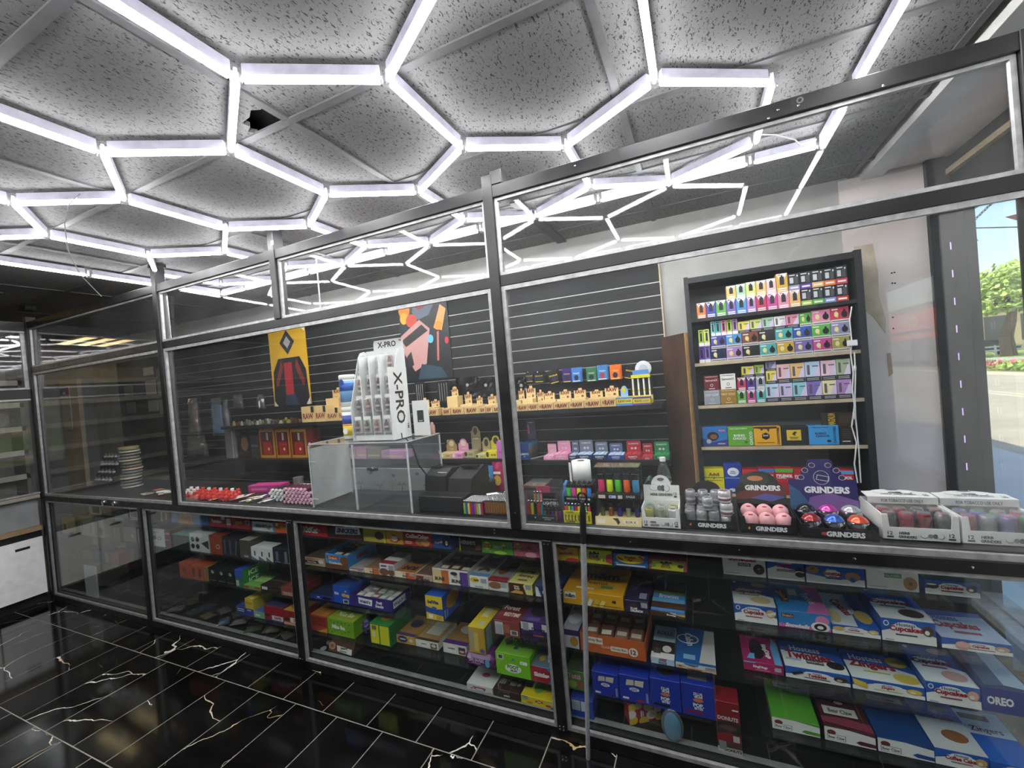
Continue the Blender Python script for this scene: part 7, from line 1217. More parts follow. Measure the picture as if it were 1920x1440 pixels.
row(CA, .075, Z2, [
 (46, 182, 308, .2, 'cake_box', 'tan cake box with a brown band and white round badge', 'cake box', {'*': '#b89880', 't': '#5a4a40'}, {'f': [('r', 0, .3, .8, .62, '#3a2024'), ('t', 'Peanut Cakes', .36, .46, .2, WHT, .66), ('e', .82, .56, .13, .26, '#d8ccc0'), ('r', .1, .76, .5, .84, '#a83a3c')]}),
 (350, 450, 384, .2, 'cake_box', 'white and dark red cake box beside the light blue tray', 'cake box', {'*': '#dcd4d0', 't': '#9a9490'}, {'f': [('r', 0, .72, 1, 1, '#7a1e34'), ('t', 'Dolce', .32, .28, .24, '#6a1c34', .44), ('r', .6, .3, .94, .6, '#7c7c80')]}), (455, 560, 384, .24, 'cake_box', 'orange and cream bun box with dark bold lettering', 'cake box', {'*': '#e4d0a4', 't': '#8a6a4c'}, {'f': BUN('#c8682c', '#c8902c'), 't': [('e', .5, .6, .35, .2, '#5a3c2c')]}),
 (563, 666, 352, .16, 'cake_box', 'white cake box with a brown cookie and purple name', 'cake box', {'*': '#e0dcdc'}, {'f': [('e', .3, .3, .34, .3, '#7a4a30'), ('e', .8, .3, .22, .3, '#7a4a30'), ('r', .1, .72, .5, .86, '#4a3a8c'), ('r', .62, .5, .96, .88, '#9a9ca0')], 't': [('r', 0, .0, 1, .25, '#8a1e30'), ('r', .6, .5, .95, .9, '#a8a8aa')]}), (669, 806, 408, .26, 'cake_box', 'larger orange and cream bun box in the middle of the shelf', 'cake box', {'*': '#e8dcc0', 't': '#a86a3c'}, {'f': BUN('#c85c2c', '#c8902c')+[('r', .74, .5, .96, .92, '#a0a0a0')], 't': [('t', 'BUNS', .5, .2, .18, '#2a1c16', .7, 180, .1, .05), ('e', .5, .62, .4, .22, '#5a3a2a')]}),
 (811, 926, 428, .22, 'cake_box', 'brown cake box with a dark red panel', 'cake box', {'*': '#c8a890', 't': '#6a5044'}, {'f': [('r', .04, .3, .48, .8, '#7a1e24'), ('r', 0, 0, .5, .28, '#3a2420'), ('t', 'BUN', .24, .14, .14, '#e0d0c4', .34), ('p', [(.5, 0), (.9, 0), (.8, .3), (.55, .4)], '#5a3828'), ('r', .6, .3, .88, .72, '#a4a4a6')], 't': [('e', .5, .5, .36, .25, '#8a5a3c')]}),
 (1186, 1316, 436, .24, 'cake_box', 'white pie box with a yellow name flash', 'cake box', {'*': '#e4e4e0', 't': '#a8a49a'}, {'f': [('e', .28, .66, .24, .22, '#ecc43c'), ('t', 'Apple', .36, .64, .2, '#2c2418', .46, 0, .2, .05), ('r', .62, .46, .92, .82, '#9c9ea0'), ('t', 'FRUIT FILLED', .5, .12, .1, '#2a6a8c', .84, 0, 0, .05)], 't': [('r', 0, 0, 1, .14, '#5c84b0'), ('p', [(.2, .2), (.5, .3), (.8, .22), (.8, .34), (.5, .42), (.2, .32)], '#3c3c38'), ('e', .5, .8, .3, .12, '#4a4840')]}), (1319, 1452, 462, .24, 'cake_box', 'white pie box with a red stripe and brown creme pie', 'cake box', {'*': '#d8d0cc', 't': '#8a8488'}, {'f': [('r', 0, .82, 1, 1, '#8c1c28'), ('e', .34, .48, .36, .32, '#8a5c38'), ('r', .62, .34, .94, .8, '#a0a2a6'), ('r', 0, 0, 1, .12, '#c8c8d0')], 't': [('r', 0, 0, 1, .14, '#8c1c28'), ('e', .4, .42, .26, .18, '#7a4c30'), ('e', .7, .7, .26, .18, '#6a4438')]}),
 (1456, 1622, 484, .26, 'cake_box', 'pale yellow wafer bar box with dark red letters upside down on top', 'cake box', {'*': '#dcd488', 'f': '#4a1c1c', 't': '#d8d078'}, {'f': [('p', [(.74, 0), (1, 0), (1, 1), (.7, 1), (.62, .8)], '#dcd488'), ('t', 'Nutty', .34, .66, .22, '#e8d8b0', .5, 0, .1, .05), ('t', 'Buddy', .36, .46, .22, '#e8d8b0', .5, 0, .1, .05), ('p', [(.05, .05), (.6, .0), (.6, .26), (.3, .34)], '#c8943c'), ('r', .72, .5, .94, .92, '#9a9aa0')], 't': [('t', 'Nutty', .5, .3, .13, '#7a1e24', .7, 180, .1, .05), ('t', 'Buddy', .44, .48, .13, '#7a1e24', .7, 180, .1, .05), ('r', 0, .7, 1, 1, '#5a4a3c'), ('r', .3, .1, .7, .16, '#9a5a3c')]}),
 (1642, 1740, 505, .2, 'snack_box', 'navy and white snack box beside the post', 'snack box', {'*': '#2a3470', 't': '#4a5070'}, {'f': [('r', .5, .3, 1, .55, WHT), ('p', [(0, 0), (.4, 0), (.2, .8), (0, .9)], '#d8d8e0')]})])
opentray(CA, .075, Z2, 191, 346, 293, .24, 'light blue open cake tray with a red badge', '#3c8ccc', [('p', [(0, 0), (1, 0), (1, .42), (.6, .36), (0, .34)], '#6a3c24'), ('r', .08, .6, .6, .86, '#a82c28'), ('t', "Drake's", .34, .73, .2, '#f0e0b0', .44), ('t', 'Crumbcakes', .46, .4, .18, WHT, .6), ('e', .86, .6, .2, .3, '#7a4c2c')], ['#4a3024', '#3c2820'], 2, r_print=[('r', .3, .4, .7, .7, '#8a3a2c')])
opentray(CA, .075, Z2, 931, 1178, 398, .26, 'wide white open bun tray with orange and purple panels', '#e4e0da', [('r', .26, 0, .46, .9, '#c86a2c'), ('r', .02, 0, .26, .9, '#e4c890'), ('t', 'BUNS', .2, .3, .24, '#2a1c16', .34, 0, .1, .05), ('r', .78, 0, 1, .9, '#5a3c8c'), ('t', 'BUNS', .68, .26, .24, '#2a1c2c', .4, 0, .1, .05), ('t', 'Big', .66, .6, .2, '#a07a3c', .24), ('e', .62, .76, .1, .12, '#2a2a34')], ['#5a3c2c', '#6a4632', '#4a3026'], 3)
row(CA, .075, Z3, [
 (82, 241, 562, .2, 'cookie_box', 'navy cookie box with white letters in the middle case', 'cookie box', {'*': '#243a9c', 't': '#2a3050'}, {'f': [('t', 'OREO', .36, .5, .28, WHT, .46, 0, 0, .05), ('e', .74, .44, .2, .34, '#16141c'), ('r', .2, .16, .5, .22, '#8aa0d8')]}), (244, 358, 505, .16, 'cracker_box', 'bright blue cracker box with orange crackers', 'cracker box', {'*': '#1c52b8', 't': '#26427c'}, {'f': [('t', 'Ritz', .22, .56, .16, WHT, .4, 0, 0, .04), ('e', .66, .5, .15, .1, '#e0a03c'), ('e', .9, .48, .12, .1, '#e0a03c'), ('r', .6, .04, .92, .26, WHT), ('r', .64, .07, .88, .23, '#3a3a3c'), ('t', '28', .78, .74, .1, '#f0dc8c', .2)]}),
 (886, 1006, 572, .2, 'cracker_box', 'blue and yellow biscuit box turned to show a round biscuit', 'cracker box', {'*': '#1d4fae', 'f': '#ecca2c'}, {'f': [('p', [(0, .3), (1, .2), (1, .5), (.5, .44), (0, .55)], '#1d4fae'), ('t', 'belVita', .46, .74, .15, '#1d3a7c', .74, 0, 0, .05), ('e', .5, .5, .16, .06, '#2a6ac8'), ('r', .15, .06, .4, .22, WHT), ('r', .6, .04, .92, .2, '#c8a020')], 'r': [('e', .5, .6, .34, .34, '#b8843c'), ('r', .06, .06, .12, .4, '#8ab8ec'), ('r', .18, .06, .22, .34, '#8ab8ec')], 't': [('r', .2, .3, .8, .7, '#3a6ac0')]})])
opentray(CA, .075, Z3, 362, 652, 590, .17, 'purple open tray of fruit snacks with white lettering', '#3a2a7c', [('p', [(.2, .3), (.52, .22), (.54, .76), (.2, .84)], WHT), ('t', "Welch's", .36, .52, .3, '#3a2a7c', .28, 0, .1, .05), ('t', 'Fruit', .7, .62, .26, WHT, .2, 0, .2, .04), ('t', 'Snacks', .7, .32, .26, WHT, .26, 0, .2, .04)], ['#b0a8a8', '#c8c0c0', '#8a6a70', '#9cac9c'], 5, r_print=[('r', .05, .2, .7, .8, WHT), ('t', "Welch's", .38, .5, .4, '#3a2a7c', .6)])
row(CA, .05, Z3, [(1356, 1536, 742, .2, 'cake_box', 'red brown cake box showing its back panel with a barcode', 'cake box', {'*': '#8c3a34', 't': '#7a2a2c'}, {'f': [('r', .05, .08, .36, .9, '#c8ccd4'), ('r', .64, .14, .92, .46, '#dcd8d4'), ('r', .68, .18, .88, .42, '#5a5a5c'), ('r', .36, .2, .62, .8, '#a86048')]+[('r', .07, .14+.08*i, .34, .16+.08*i, '#6a6a74') for i in range(8)], 't': [('t', 'Forest', .4, .6, .2, '#f0d8d0', .6), ('t', 'BEDTIME', .55, .3, .16, '#f0d8d0', .6)]}),
 (1546, 1756, 742, .22, 'donut_box', 'purple and white donut box with dark chocolate donuts', 'donut box', {'*': '#3c1f68', 't': '#4a3460'}, {'f': [('r', 0, .55, .95, .9, '#dcd6de'), ('p', [(.42, .4), (.7, .4), (.7, .95), (.42, .95)], '#4c2a80'), ('t', 'Donuts', .58, .6, .18, '#2a1a44', .44, 0, 0, .05), ('r', .06, .5, .26, .88, '#9a9a9e'), ('e', .24, .24, .2, .16, '#2a1c1c'), ('e', .75, .15, .2, .14, '#3a2420'), ('r', .4, .28, .75, .34, '#b85a4c')], 't': [('e', .5, .4, .35, .2, '#2c2028'), ('r', .2, .02, .6, .14, '#6a4a9c')]})])
row(CA, .06, Z4, [(88, 201, 705, .14, 'candy_box', 'orange red candy box end beside the green candy box', 'candy box', {'*': '#b8482c', 't': '#a8702c'}, {'f': [('r', .05, .35, .95, .9, '#9c2424'), ('p', [(.4, 0), (1, 0), (1, .3)], '#dca03c')]}), (205, 388, 728, .14, 'candy_box', 'lime green candy box with white letters', 'candy box', {'*': '#7cae24', 't': '#8a9a2c'}, {'f': [('t', 'Mike Ike', .42, .52, .24, WHT, .6, 0, 0, .05)]+[('p', [(.1+.13*i, .1+.1*(i % 3)), (.2+.13*i, .16+.1*(i % 3)), (.16+.13*i, .22+.1*(i % 3))], '#4a7a1c') for i in range(6)]+[('p', [(.1+.14*i, .8-.05*(i % 2)), (.2+.14*i, .86-.05*(i % 2)), (.15+.14*i, .92-.05*(i % 2))], '#4a7a1c') for i in range(6)], 't': [('t', 'Mike Ike', .5, .4, .3, '#e0e8c0', .6)]}),
 (500, 642, 765, .2, 'snack_box', 'green carton with two plain yellow end panels', 'snack box', '#2f7a3a', {'f': [('r', .04, .04, .44, .94, '#e0d82a'), ('r', .5, .04, .94, .94, '#e0d82a'), ('r', .12, .7, .34, .9, '#6a6a50'), ('r', .14, .35, .26, .6, '#e8e0d8')], 't': [('e', .5, .4, .3, .2, '#a8803c')]})])
crumple(xon(CA(446, 760)[0], .1, Z4+.02), .14, Z4, .075, .07, .085, '#4a3a78', 'purple_pouch', 'crumpled purple pouch beside the lime green candy box', .3, 12)
LEN = lambda c: [('e', .36, .52, .26, .4, c), ('t', 'Lenders', .36, .56, .2, WHT if c != '#e8e4dc' else '#4a4440', .42, 0, 0, .04), ('r', .66, .12, .94, .8, '#7a5438' if c == '#e8e4dc' else '#c89a4c'), ('e', .8, .5, .1, .2, '#d8d0c4')]
row(CA, .11, Z4, [(676, 808, 842, .2, 'bagel_box', 'amber cookie bite box with a navy oval', 'cookie box', {'*': '#d0a040', 't': '#a87c44'}, {'f': LEN('#3a3470'), 't': [('r', 0, 0, 1, .12, '#4a3470'), ('e', .5, .6, .3, .2, '#3c3850')]}), (811, 970, 876, .2, 'bagel_box', 'white cookie bite box with a brown photo panel', 'cookie box', {'*': '#dedad2', 't': '#a88258'}, {'f': [('e', .36, .5, .24, .4, '#8a8078')]+LEN('#e8e4dc'), 't': [('r', 0, 0, 1, .1, '#4a2c24'), ('r', .2, .3, .8, .9, '#c4c0b4')]}), (1002, 1168, 900, .2, 'bagel_box', 'white cookie bite box with a purple topped band', 'cookie box', {'*': '#dedad2', 't': '#9a7444'}, {'f': [('e', .36, .5, .24, .4, '#8a8078')]+LEN('#e8e4dc')+[('r', .66, .5, .94, .8, '#5a2c6c')], 't': [('r', 0, 0, 1, .16, '#4c2470'), ('e', .6, .7, .35, .2, '#c8c4bc')]})])
T = empty('candy_bag', (xon(CA(1262, 1100)[0], .07, Z4+.02), .10, Z4), 0, 'purple wrapped bag of mints under the yellow carton', 'bag'); m = MB(); m.box(-.085, -.055, 0, .085, .055, .072, mat('#6a2c6c', .25), .02); m.ob('bag', T); m = MB(); put_print(m, (-.065, -.0553, .01), (1, 0, 0), (0, 0, 1), .13, .055, [('t', 'LIFE SAVERS', .42, .6, .3, '#d8d0e4', .66), ('e', .9, .5, .1, .4, '#5fa8d8'), ('e', .1, .8, .1, .16, '#d8c8dc'), ('r', .2, .3, .6, .38, '#b88ab0')]); m.ob('printed_label', T)
tl = T.location; carton('snack_box', 'tall yellow carton standing endways on the purple bag', 'snack box', .095, .2, .135, {'*': '#dcb81e', 'f': '#c89c34', 'r': '#8a8470', 't': '#dcc02a'}, {'f': [('r', .1, .1, .3, .9, '#a8a090'), ('r', .34, .1, .6, .8, '#d8c060'), ('e', .8, .12, .14, .08, '#5a5a9c')], 't': [('r', .5, .1, .8, .3, '#c8c4b0'), ('r', .3, .5, .7, .9, '#e4d8a0')], 'r': [('r', .1, .1, .4, .9, '#a8b8c8')]}, (tl.x-.005, .155, Z4+.0725))
row(CA, .045, Z4, [(1372, 1612, 962, .2, 'candy_box', 'large lime green gummy candy box with black letter shapes', 'candy box', {'*': '#7cc41e', 't': '#6aa024'}, {'f': [('e', .5, .36, .24, .2, WHT), ('t', 'FOOT', .5, .42, .17, '#3a8a1c', .4, 0, 0, .06), ('t', 'FRUIT', .52, .26, .1, '#26341c', .3, 0, 0, .05), ('r', .06, .7, .24, .92, '#c8d8b0'), ('r', .09, .73, .21, .89, '#4a5a4a'), ('r', .72, .62, .92, .76, WHT), ('t', '6', .77, .69, .08, '#2a2a2a', .06), ('p', [(.46, .72), (.52, .84), (.58, .74)], '#2a7a9c')], 't': [('t', 'FOOT', .55, .6, .2, '#3a4a2c', .5, 0, 0, .05), ('p', [(.05, .5), (.2, .7), (.34, .4), (.2, .3)], '#3c4a2c'), ('e', .5, .25, .06, .06, '#24405c')]}),
 (1616, 1796, 1058, .2, 'candy_box', 'blue and red candy box with white rounded letters', 'candy box', {'*': '#2f7cb0', 't': '#5c6c74'}, {'f': [('p', [(0, .05), (.6, 0), (.75, .3), (.75, .7), (.6, .95), (0, 1)], '#a81c28'), ('t', 'Skittles', .4, .5, .28, WHT, .68, 0, 0, .06)], 't': [('t', 'Skittles', .6, .5, .24, '#d8d8d8', .9, -70, 0, .05), ('e', .3, .3, .12, .1, '#c89c3c')]})])
row(CA, .03, Z5, [(1165, 1346, 1180, .13, 'candy_box', 'plain white candy box with a purple round logo', 'candy box', '#d4d2d0', {'f': [('e', .5, .4, .22, .24, '#7a3a7c'), ('e', .5, .4, .17, .19, '#d8c8dc'), ('r', .24, .56, .74, .72, '#a02c44'), ('e', .2, .36, .06, .08, '#a8243c'), ('e', .88, .2, .07, .09, '#c8a83c')], 't': [('e', .5, .6, .16, .12, '#a0505c')]}), (1350, 1536, 1216, .13, 'candy_box', 'dark brown candy box with bold outlined letters', 'candy box', '#34221e', {'f': [('t', "m&m's", .5, .36, .26, '#d8d0c8', .76, 0, .15, .07), ('r', .36, .74, .62, .78, '#8a7a70')], 't': [('t', "m&m's", .5, .5, .4, '#8a8078', .8, 0, .15, .06)]}),
 (1541, 1800, 1262, .14, 'candy_box', 'bright yellow candy box with a many coloured star burst', 'candy box', {'*': '#dcc818', 't': '#c8b420'}, {'f': [('e', .5, .58, .09, .14, '#d85a2c'), ('p', [(.5+.16*math.cos(k*.5236)*(1 if k % 2 else .5), .58+.24*math.sin(k*.5236)*(1 if k % 2 else .5)) for k in range(12)], '#b83a3c'), ('e', .5, .58, .05, .08, '#e8d8a0'), ('e', .24, .26, .09, .12, '#c87a2c'), ('e', .74, .34, .08, .11, '#b82c34'), ('e', .88, .16, .09, .12, '#2f5cb0'), ('r', .74, .55, .94, .8, '#c8c8a8'), ('r', .05, .6, .2, .95, '#88a8c0'), ('r', .02, .92, .2, 1, '#26241c')], 't': [('r', .0, .4, .2, .9, '#26241c'), ('e', .4, .5, .14, .3, '#7a9a3c')]})])
# pastry bag on the floor of the middle case
T = empty('pastry_bag', (xon(CA(290, 950)[0], .07, Z5+.05), .11, Z5), 0, 'brown bakery bag with a white curved band lying on the case floor', 'bag'); m = MB(); m.add([(-.1, -.05, 0), (.1, -.05, 0), (.1, .06, 0), (-.1, .06, 0), (-.07, -.02, .088), (.1, -.01, .08), (.1, .05, .08), (-.06, .05, .09)], [(3, 2, 1, 0), (4, 5, 6, 7), (0, 1, 5, 4), (1, 2, 6, 5), (2, 3, 7, 6), (3, 0, 4, 7)], mat('#5c3e30', .3)); m.ob('bag', T)
m = MB(); put_print(m, (-.098, -.051, .002), (1, 0, 0), (0, .3, .954), .19, .075, [('p', [(.4, .1), (1, .0), (1, .4), (.7, .46), (.35, .5)], '#dcd8d4'), ('t', 'Butterfly', .68, .36, .2, '#2c241e', .46, 8, .1, .05), ('e', .16, .4, .15, .28, '#b88468'), ('e', .16, .4, .08, .14, '#8a5a44'), ('r', .5, .12, .8, .18, '#6a5a50')]); m.ob('printed_label', T)
for i, (a, b) in enumerate(((125, 890), (145, 970))):
    p = at(*CA(a, b), y=.03); m = MB(); m.lathe([(.018, 0), (.018, .008)], mat('#c8ccce', .25, .4), 14, (0, 0, 0), 'z'); o = m.ob('jar_lid'); o.location = (p.x, .06+.06*(1-i), Z5+.0005); tag(o, 'round pale lid lying in the corner of the middle case', 'lid', 'round lids on the case floor')
# ---- dim third case
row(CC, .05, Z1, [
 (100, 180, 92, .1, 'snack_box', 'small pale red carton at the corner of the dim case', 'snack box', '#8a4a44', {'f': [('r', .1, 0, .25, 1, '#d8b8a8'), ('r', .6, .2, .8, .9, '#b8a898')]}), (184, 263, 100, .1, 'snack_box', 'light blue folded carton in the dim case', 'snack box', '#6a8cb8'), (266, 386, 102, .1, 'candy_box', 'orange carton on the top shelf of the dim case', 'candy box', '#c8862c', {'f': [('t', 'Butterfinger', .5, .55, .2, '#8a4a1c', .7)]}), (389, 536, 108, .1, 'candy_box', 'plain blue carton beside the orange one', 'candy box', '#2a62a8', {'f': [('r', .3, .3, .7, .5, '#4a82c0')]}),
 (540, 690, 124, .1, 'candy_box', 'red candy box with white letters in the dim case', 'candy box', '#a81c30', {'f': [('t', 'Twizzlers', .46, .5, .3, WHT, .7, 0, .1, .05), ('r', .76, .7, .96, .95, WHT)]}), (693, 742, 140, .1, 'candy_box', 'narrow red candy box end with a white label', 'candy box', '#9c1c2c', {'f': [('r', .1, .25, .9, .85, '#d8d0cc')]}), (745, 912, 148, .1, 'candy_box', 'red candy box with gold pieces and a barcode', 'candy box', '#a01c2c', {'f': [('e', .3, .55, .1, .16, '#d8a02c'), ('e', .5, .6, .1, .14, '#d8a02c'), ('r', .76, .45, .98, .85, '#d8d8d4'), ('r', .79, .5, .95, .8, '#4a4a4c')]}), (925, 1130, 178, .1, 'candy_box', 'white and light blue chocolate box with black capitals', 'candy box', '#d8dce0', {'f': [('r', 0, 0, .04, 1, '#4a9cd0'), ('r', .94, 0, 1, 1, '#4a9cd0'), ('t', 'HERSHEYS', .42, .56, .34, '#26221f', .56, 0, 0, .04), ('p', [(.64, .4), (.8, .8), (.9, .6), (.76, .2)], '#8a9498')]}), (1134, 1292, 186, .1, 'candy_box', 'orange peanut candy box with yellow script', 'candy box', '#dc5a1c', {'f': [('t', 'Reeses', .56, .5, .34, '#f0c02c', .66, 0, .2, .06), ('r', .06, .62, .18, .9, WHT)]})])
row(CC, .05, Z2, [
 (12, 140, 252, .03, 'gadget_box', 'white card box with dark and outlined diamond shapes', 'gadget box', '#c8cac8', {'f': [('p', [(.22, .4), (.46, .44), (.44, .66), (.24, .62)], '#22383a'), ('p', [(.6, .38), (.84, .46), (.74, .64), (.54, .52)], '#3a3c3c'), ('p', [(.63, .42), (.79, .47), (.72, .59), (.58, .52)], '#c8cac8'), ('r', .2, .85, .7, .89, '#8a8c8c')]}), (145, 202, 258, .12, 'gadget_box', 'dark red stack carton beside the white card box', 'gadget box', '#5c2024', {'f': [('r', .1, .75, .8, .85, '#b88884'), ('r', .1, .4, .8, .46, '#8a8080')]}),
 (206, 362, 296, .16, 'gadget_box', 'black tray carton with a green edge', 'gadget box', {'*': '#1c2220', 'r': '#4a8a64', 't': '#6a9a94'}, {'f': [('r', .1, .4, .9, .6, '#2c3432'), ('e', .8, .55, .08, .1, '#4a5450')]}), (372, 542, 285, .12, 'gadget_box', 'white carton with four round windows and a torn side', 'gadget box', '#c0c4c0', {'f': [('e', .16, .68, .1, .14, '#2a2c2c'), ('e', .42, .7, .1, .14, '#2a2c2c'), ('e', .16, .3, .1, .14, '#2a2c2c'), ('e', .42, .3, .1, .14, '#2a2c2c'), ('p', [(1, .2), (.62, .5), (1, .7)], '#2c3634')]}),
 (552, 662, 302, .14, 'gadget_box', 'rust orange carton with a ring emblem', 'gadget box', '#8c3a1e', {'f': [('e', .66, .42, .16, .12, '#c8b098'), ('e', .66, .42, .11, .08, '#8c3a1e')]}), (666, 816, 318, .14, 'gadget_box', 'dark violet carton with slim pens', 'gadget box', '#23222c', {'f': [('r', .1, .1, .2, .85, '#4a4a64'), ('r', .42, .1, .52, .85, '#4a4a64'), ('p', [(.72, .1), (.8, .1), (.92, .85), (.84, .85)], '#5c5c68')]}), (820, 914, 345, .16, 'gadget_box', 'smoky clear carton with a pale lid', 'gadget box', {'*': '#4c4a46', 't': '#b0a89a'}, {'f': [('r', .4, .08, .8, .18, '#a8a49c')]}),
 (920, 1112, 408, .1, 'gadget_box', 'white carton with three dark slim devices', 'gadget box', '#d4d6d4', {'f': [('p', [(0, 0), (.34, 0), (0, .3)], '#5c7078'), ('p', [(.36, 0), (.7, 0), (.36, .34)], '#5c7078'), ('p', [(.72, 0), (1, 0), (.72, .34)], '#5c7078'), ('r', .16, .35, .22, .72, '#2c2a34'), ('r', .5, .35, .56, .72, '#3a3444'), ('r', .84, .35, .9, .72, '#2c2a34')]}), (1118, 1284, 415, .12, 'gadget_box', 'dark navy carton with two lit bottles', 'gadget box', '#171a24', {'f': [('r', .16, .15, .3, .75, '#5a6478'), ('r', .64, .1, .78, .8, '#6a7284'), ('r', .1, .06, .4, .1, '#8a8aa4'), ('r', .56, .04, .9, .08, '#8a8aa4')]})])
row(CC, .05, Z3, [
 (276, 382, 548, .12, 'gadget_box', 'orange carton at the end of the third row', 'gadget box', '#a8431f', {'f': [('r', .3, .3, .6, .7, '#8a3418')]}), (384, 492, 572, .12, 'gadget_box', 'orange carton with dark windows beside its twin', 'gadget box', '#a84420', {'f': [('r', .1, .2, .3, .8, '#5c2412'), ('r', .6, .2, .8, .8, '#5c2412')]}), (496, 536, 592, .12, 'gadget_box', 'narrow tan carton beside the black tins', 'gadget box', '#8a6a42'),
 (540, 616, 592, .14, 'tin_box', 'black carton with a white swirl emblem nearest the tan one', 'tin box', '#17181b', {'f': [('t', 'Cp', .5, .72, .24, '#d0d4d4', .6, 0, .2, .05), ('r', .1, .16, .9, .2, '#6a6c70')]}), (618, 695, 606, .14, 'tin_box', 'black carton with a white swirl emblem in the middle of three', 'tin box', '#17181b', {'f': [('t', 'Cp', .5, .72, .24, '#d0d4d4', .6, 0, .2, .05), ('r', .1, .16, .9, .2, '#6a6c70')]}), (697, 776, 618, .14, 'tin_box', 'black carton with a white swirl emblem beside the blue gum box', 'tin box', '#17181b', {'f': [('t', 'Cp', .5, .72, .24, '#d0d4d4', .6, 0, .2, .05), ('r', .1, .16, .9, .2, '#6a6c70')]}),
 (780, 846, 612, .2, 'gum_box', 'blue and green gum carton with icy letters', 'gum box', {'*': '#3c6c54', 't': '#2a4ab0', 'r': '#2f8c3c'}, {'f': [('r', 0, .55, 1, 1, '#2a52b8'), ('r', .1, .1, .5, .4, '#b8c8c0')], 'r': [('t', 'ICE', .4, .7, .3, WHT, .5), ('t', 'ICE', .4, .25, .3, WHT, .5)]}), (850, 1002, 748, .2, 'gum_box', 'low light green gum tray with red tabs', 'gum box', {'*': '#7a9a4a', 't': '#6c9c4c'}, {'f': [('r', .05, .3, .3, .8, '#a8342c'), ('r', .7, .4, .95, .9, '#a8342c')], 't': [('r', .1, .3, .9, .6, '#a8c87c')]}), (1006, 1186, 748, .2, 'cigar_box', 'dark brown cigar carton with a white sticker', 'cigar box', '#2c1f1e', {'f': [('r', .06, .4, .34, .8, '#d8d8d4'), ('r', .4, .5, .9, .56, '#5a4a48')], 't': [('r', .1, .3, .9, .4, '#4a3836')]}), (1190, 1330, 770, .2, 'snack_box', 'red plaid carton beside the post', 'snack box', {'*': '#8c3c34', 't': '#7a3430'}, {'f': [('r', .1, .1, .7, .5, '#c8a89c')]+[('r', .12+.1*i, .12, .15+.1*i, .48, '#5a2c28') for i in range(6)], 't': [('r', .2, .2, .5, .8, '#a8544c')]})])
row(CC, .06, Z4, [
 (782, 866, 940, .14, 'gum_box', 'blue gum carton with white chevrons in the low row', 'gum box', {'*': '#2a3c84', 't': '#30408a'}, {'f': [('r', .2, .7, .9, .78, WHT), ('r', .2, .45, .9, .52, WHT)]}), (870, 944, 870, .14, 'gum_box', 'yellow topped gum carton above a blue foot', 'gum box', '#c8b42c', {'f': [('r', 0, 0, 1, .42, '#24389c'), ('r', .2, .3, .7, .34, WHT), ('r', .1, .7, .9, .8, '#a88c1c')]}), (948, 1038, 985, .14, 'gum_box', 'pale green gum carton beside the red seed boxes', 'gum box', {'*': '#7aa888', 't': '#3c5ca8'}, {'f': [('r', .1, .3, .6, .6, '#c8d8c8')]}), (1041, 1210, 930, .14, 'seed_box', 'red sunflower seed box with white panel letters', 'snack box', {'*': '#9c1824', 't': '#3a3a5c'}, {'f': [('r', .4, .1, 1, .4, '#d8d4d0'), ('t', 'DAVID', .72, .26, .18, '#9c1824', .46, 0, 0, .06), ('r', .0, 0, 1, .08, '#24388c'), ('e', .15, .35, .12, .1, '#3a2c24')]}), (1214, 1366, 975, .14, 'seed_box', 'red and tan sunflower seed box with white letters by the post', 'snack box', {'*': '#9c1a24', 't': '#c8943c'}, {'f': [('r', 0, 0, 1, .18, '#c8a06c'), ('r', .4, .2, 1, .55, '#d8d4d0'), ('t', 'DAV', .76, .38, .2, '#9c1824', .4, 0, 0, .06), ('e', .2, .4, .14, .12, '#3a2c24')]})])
POU = ['#4a4844', '#5c5854', '#3c3e44', '#5a4c38', '#3c4a68', '#6a6660', '#484c3c', '#54483e']
for i in range(18):
    a = 90+(i % 9)*140+rn.uniform(-20, 20); y = .06+.09*(i//9)+rn.uniform(0, .03); x = xon(CC(a, 1100)[0], y, Z5); m = MB(); ww, dd_ = .055, .035
    vs = [(-ww+2*ww*u/4, -dd_+2*dd_*v/4, .004+.012*math.sin(math.pi*u/4)*math.sin(math.pi*v/4)+rn.uniform(0, .003)) for v in range(5) for u in range(5)]; vs += [(px_, py_, 0) for px_, py_, pz_ in vs]
    fs = [(v*5+u, v*5+u+1, v*5+u+6, v*5+u+5) for v in range(4) for u in range(4)]; fs += [tuple(25+q for q in f[::-1]) for f in fs]; edge = [0, 1, 2, 3, 4, 9, 14, 19, 24, 23, 22, 21, 20, 15, 10, 5]; fs += [(edge[(k+1) % 16], edge[k], 25+edge[k], 25+edge[(k+1) % 16]) for k in range(16)]
    m.add(vs, fs, mat(POU[i % 8], .22)); o = m.ob('foil_pouch'); o.location = (x, y+.02, Z5+.0165*(i % 2)); o.rotation_euler = (0, 0, rn.uniform(-.7, .7)); tag(o, ['grey', 'pale grey', 'slate', 'tan', 'blue grey', 'silver', 'olive', 'brown'][i % 8]+' foil pouch lying loose on the floor of the dim case', 'pouch', 'loose foil pouches')
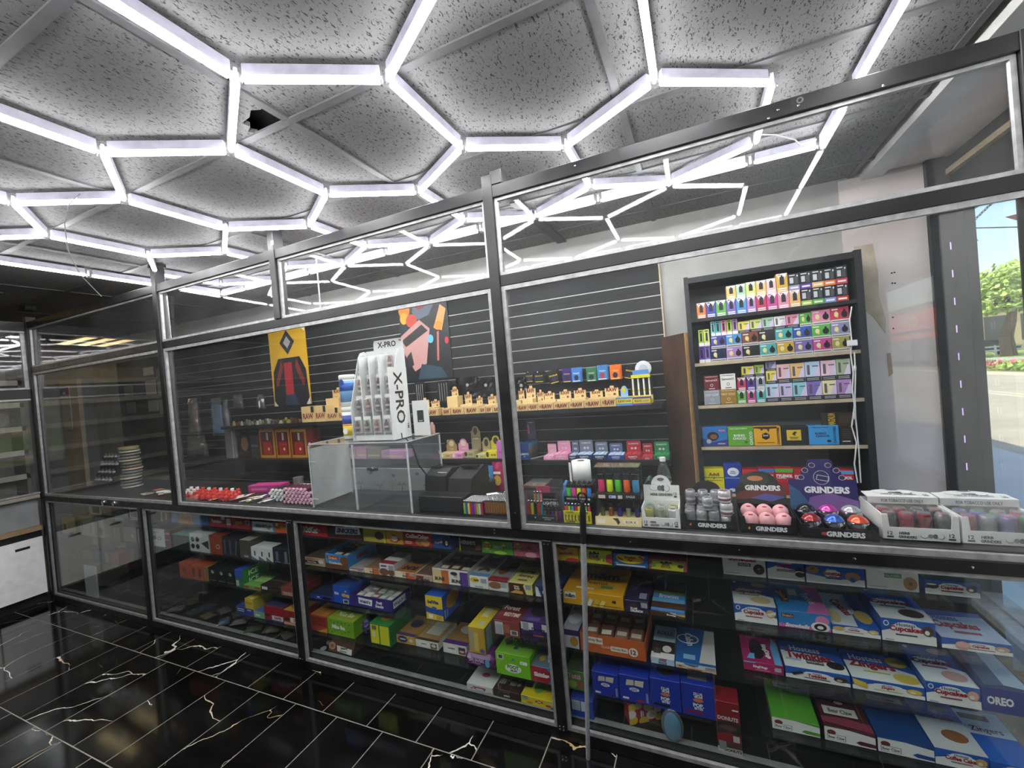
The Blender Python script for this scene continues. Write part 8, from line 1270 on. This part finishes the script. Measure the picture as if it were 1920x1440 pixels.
# ---- darkest case
FRM = lambda: [('r', .12, .12, .88, .88, '#3a3c3c'), ('r', .2, .2, .8, .8, '#4a4a48')]
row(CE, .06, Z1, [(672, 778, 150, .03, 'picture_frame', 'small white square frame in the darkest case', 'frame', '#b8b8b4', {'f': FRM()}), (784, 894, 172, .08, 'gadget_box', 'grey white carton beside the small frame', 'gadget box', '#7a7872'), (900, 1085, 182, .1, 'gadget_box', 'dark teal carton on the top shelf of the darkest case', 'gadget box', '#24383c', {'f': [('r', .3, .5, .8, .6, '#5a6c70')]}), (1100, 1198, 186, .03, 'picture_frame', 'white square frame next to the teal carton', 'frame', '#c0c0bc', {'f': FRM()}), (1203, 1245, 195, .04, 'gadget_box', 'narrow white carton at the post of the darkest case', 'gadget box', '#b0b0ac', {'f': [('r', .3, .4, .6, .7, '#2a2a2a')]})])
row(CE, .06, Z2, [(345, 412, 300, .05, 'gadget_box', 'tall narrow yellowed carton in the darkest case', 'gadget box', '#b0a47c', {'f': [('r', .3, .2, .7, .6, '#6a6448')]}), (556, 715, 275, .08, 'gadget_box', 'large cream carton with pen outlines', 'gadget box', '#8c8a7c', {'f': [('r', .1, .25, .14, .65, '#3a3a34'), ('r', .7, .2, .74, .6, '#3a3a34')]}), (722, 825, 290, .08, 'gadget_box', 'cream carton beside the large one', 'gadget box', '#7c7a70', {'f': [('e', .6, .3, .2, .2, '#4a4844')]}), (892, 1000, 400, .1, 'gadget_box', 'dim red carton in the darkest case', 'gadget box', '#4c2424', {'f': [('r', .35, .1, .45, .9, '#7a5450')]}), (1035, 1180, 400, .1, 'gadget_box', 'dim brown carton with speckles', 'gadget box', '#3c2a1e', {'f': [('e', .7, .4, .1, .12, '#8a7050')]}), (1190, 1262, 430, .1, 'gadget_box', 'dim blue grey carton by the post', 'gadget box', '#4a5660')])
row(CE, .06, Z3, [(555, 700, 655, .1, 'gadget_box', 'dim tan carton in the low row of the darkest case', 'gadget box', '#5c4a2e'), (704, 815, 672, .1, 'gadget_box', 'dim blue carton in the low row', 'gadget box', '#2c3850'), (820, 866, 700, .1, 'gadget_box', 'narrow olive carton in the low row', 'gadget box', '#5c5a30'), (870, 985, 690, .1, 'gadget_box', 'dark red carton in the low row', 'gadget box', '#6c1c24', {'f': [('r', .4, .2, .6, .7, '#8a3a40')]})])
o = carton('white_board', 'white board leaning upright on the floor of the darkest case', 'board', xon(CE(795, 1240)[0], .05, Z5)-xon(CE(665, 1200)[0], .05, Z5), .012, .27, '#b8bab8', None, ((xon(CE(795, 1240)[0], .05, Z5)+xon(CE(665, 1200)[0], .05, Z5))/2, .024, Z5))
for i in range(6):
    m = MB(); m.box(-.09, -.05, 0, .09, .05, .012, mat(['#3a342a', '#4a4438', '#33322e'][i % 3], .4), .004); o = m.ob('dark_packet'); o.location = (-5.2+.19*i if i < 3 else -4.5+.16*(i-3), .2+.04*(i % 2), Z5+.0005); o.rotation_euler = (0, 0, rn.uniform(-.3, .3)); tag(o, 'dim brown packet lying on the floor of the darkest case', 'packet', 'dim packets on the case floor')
# ================================================================ FAR LEFT END
LS = struct(empty('wall_left_partition', (-5.55, -1.0, 0)), 'black framed return of the partition at the far end of the shop'); lc = Vector((-5.55, -1.0, 0))
def lp(n, *a, ma=BLACKM):
    o = bx(n, *a, ma, LS); o.location -= lc; return o
lp('beam', -5.585, -3.0, 2.472, -5.535, -.03, 2.55); lp('rail', -5.585, -3.0, 1.86, -5.535, -.03, 1.94); lp('post', -5.585, -3.06, .99, -5.535, -3.0, 2.6)
lp('transom_pane', -5.562, -3.0, 1.94, -5.556, -.03, 2.472, ma=ACRYL); lp('counter_pane', -5.562, -3.0, .99, -5.556, -.03, 1.86, ma=ACRYL)
for z0, z1 in ((1.942, 1.958), (2.454, 2.47), (1.842, 1.858), (.99, 1.004)): lp('edge_strip', -5.555, -3.0, z0, -5.545, -.03, z1, ma=ALU)
lp('edge_strip', -5.555, -.062, 1.96, -5.545, -.035, 2.45, ma=ALU)
cbt = empty('white_cabinet', (-5.78, -.9, 0), 0, 'white base cabinet with cut out door handles at the far end', 'cabinet'); c0 = Vector(cbt.location)
def cq(n, *a, ma=WHITEP):
    o = bx(n, *a, ma, cbt); o.location -= c0; return o
cq('body', -6.0, -1.9, .09, -5.575, -.04, .66, ma=DARKBOARD); cq('plinth', -6.0, -1.9, 0, -5.60, -.04, .09, ma=BLACKM); cq('worktop', -6.02, -1.92, .66, -5.55, -.04, .70, ma=noisy('tan_worktop', '#8a7156', '#9a8064', 12, .5)); cq('upper_box', -6.0, -1.9, .70, -5.60, -.04, .96, ma=noisy('grey_front', '#77797b', '#8a8c8e', 5, .5))
for y0, y1 in ((-.34, -.045), (-.65, -.35), (-.96, -.66), (-1.27, -.97)):
    d = cq('door', -5.573, y0, .09, -5.555, y1, .60)
    yc = (y0+y1)/2+.02; hh = bx('handle_slot', -.0005, -.045, 0, .002, .045, .022, mat('#0d0d0e', .6), d, .003); hh.location = (.0095, .02, .43)
cq('ledge', -5.60, -1.9, .955, -5.54, -.04, .985, ma=mat('#8a8478', .5))
# tall shelving against the left wall
SHW = noisy('off_white_shelf', '#a8a59c', '#b8b5ac', 4, .6)
def rack(x0, y0, y1, label, zs):
    T = empty('shelving', (x0, (y0+y1)/2, 0), 0, label, 'shelving'); c = Vector(T.location)
    def q(n, *a, ma=SHW):
        o = bx(n, *a, ma, T); o.location -= c; return o
    q('back_panel', x0, y0, 0, x0+.02, y1, 2.3, ma=noisy('dim_back', '#77756e', '#86847c', 3, .7))
    for z in zs: q('shelf', x0+.02, y0, z, x0+.32, y1, z+.025); q('shelf_lip', x0+.32, y0, z-.02, x0+.33, y1, z+.04, ma=noisy('shelf_lip', '#bdb9ae', '#cbc7bc', 9, .5))
    for y in (y0, y1-.03): q('upright', x0+.02, y, 0, x0+.33, y+.03, 2.3, ma=mat('#6a6862', .6))
    return T
rack(-7.6, -2.6, .45, 'off white wall shelving behind the far partition', (.35, .7, 1.0, 1.28, 1.56, 1.84, 2.1))
o = bx('partition_board', -.22, -.02, 0, .22, .02, 2.1, noisy('tan_board', '#8f8674', '#9d9482', 5, .7)); o.location = (-6.95, .75, 0); tag(o, 'tall tan board standing beside the far shelving', 'board')
o = carton('wall_notice', 'white notice with a blue and pink header on the tan board', 'notice', .22, .006, .52, '#a4a49e', {'f': [('r', 0, .82, .66, 1, '#3c4478'), ('r', .66, .82, 1, 1, '#8a2858'), ('r', .3, .84, .6, .9, '#b8bcc8')]}, (-7.02, .725, 1.5), bev=.0005)
# dark cabinet doors with pale cards on the back wall left end
T = empty('dark_wall_cabinet', (-6.55, 1.36, .9), 0, 'dark wall cabinet with pale square cards at the end of the slat wall', 'cabinet'); bx('body', -.5, -.1, .0, .5, .055, 1.42, mat('#17181a', .6), T)
for i, (x, z, wd, h, c) in enumerate(((-.36, .96, .2, .14, '#6c6a64'), (-.34, .74, .2, .14, '#6a6862'), (.12, 1.2, .22, .10, '#a8a28c'), (.14, .95, .22, .18, '#8a8678'), (.16, .74, .22, .14, '#7c786c'), (.40, 1.16, .09, .1, '#55534e'), (.40, .93, .09, .18, '#6c6a62'), (.40, .70, .09, .18, '#74726a'))): bx('pale_card', x, -.104, z, x+wd, -.1, z+h, mat(c, .6), T)
for i, (x, c) in enumerate(((-6.9, '#9a968a'), (-6.75, '#8a8c8e'))):
    o = bx('cardboard_carton', -.1, -.1, 0, .1, .1, .2, mat(c, .6)); o.location = (-7.43, -.2-.5*i, .7255 if i else 1.0255); tag(o, ['pale carton on the far shelving', 'grey carton low on the far shelving'][i], 'carton')
# dark batten and a torn piece on the ceiling behind the partition
m = MB(); a, b = at(965, 378, z=2.69), at(1075, 472, z=2.69); d = b-a; L = d.length; m.box(0, -.035, 0, L, .035, .012, mat('#26282c', .6)); o = m.ob('ceiling_batten'); o.location = (a.x, a.y, 2.684); o.rotation_euler = (0, 0, math.atan2(d.y, d.x)); tag(o, 'flat dark batten fixed under the ceiling behind the partition', 'batten')
# thin stick on the floor by the kick rail
m = MB(); p = at(575, 1253, z=.004); q = at(601, 1261, z=.004); m.path([Vector((0, 0, 0)), q-p], .0035, mat('#b8ae98', .6), 6); m.sphere(q-p, .006, mat('#d8d0bc', .5), 8, 6); o = m.ob('thin_stick'); o.location = (p.x, p.y, .0045); tag(o, 'thin pale stick with a knob end on the floor by the counter', 'stick')
m = MB(); p = at(285, 1170, z=.004); q = at(315, 1177, z=.004); m.box(0, -.008, 0, (q-p).length, .008, .006, mat('#8a8676', .6)); o = m.ob('wood_sliver'); o.location = (p.x, p.y, .0003); o.rotation_euler = (0, 0, math.atan2((q-p).y, (q-p).x)); tag(o, 'pale wood sliver on the floor by the dim case', 'sliver')
# warm fluorescent panel over the far end
T = empty('troffer_light', (-7.2, -1.2, Z_C-.02), 0, 'warm fluorescent ceiling panel over the far end of the shop', 'ceiling light')
bx('frame', -.62, -.32, 0, .62, .32, .018, mat('#b8b4a8', .6), T)
for i in range(3): bx('tube', -.57, -.24+.2*i, -.012, .57, -.16+.2*i, 0, mat('#ffdf9c', .4, 0, 5.0), T)
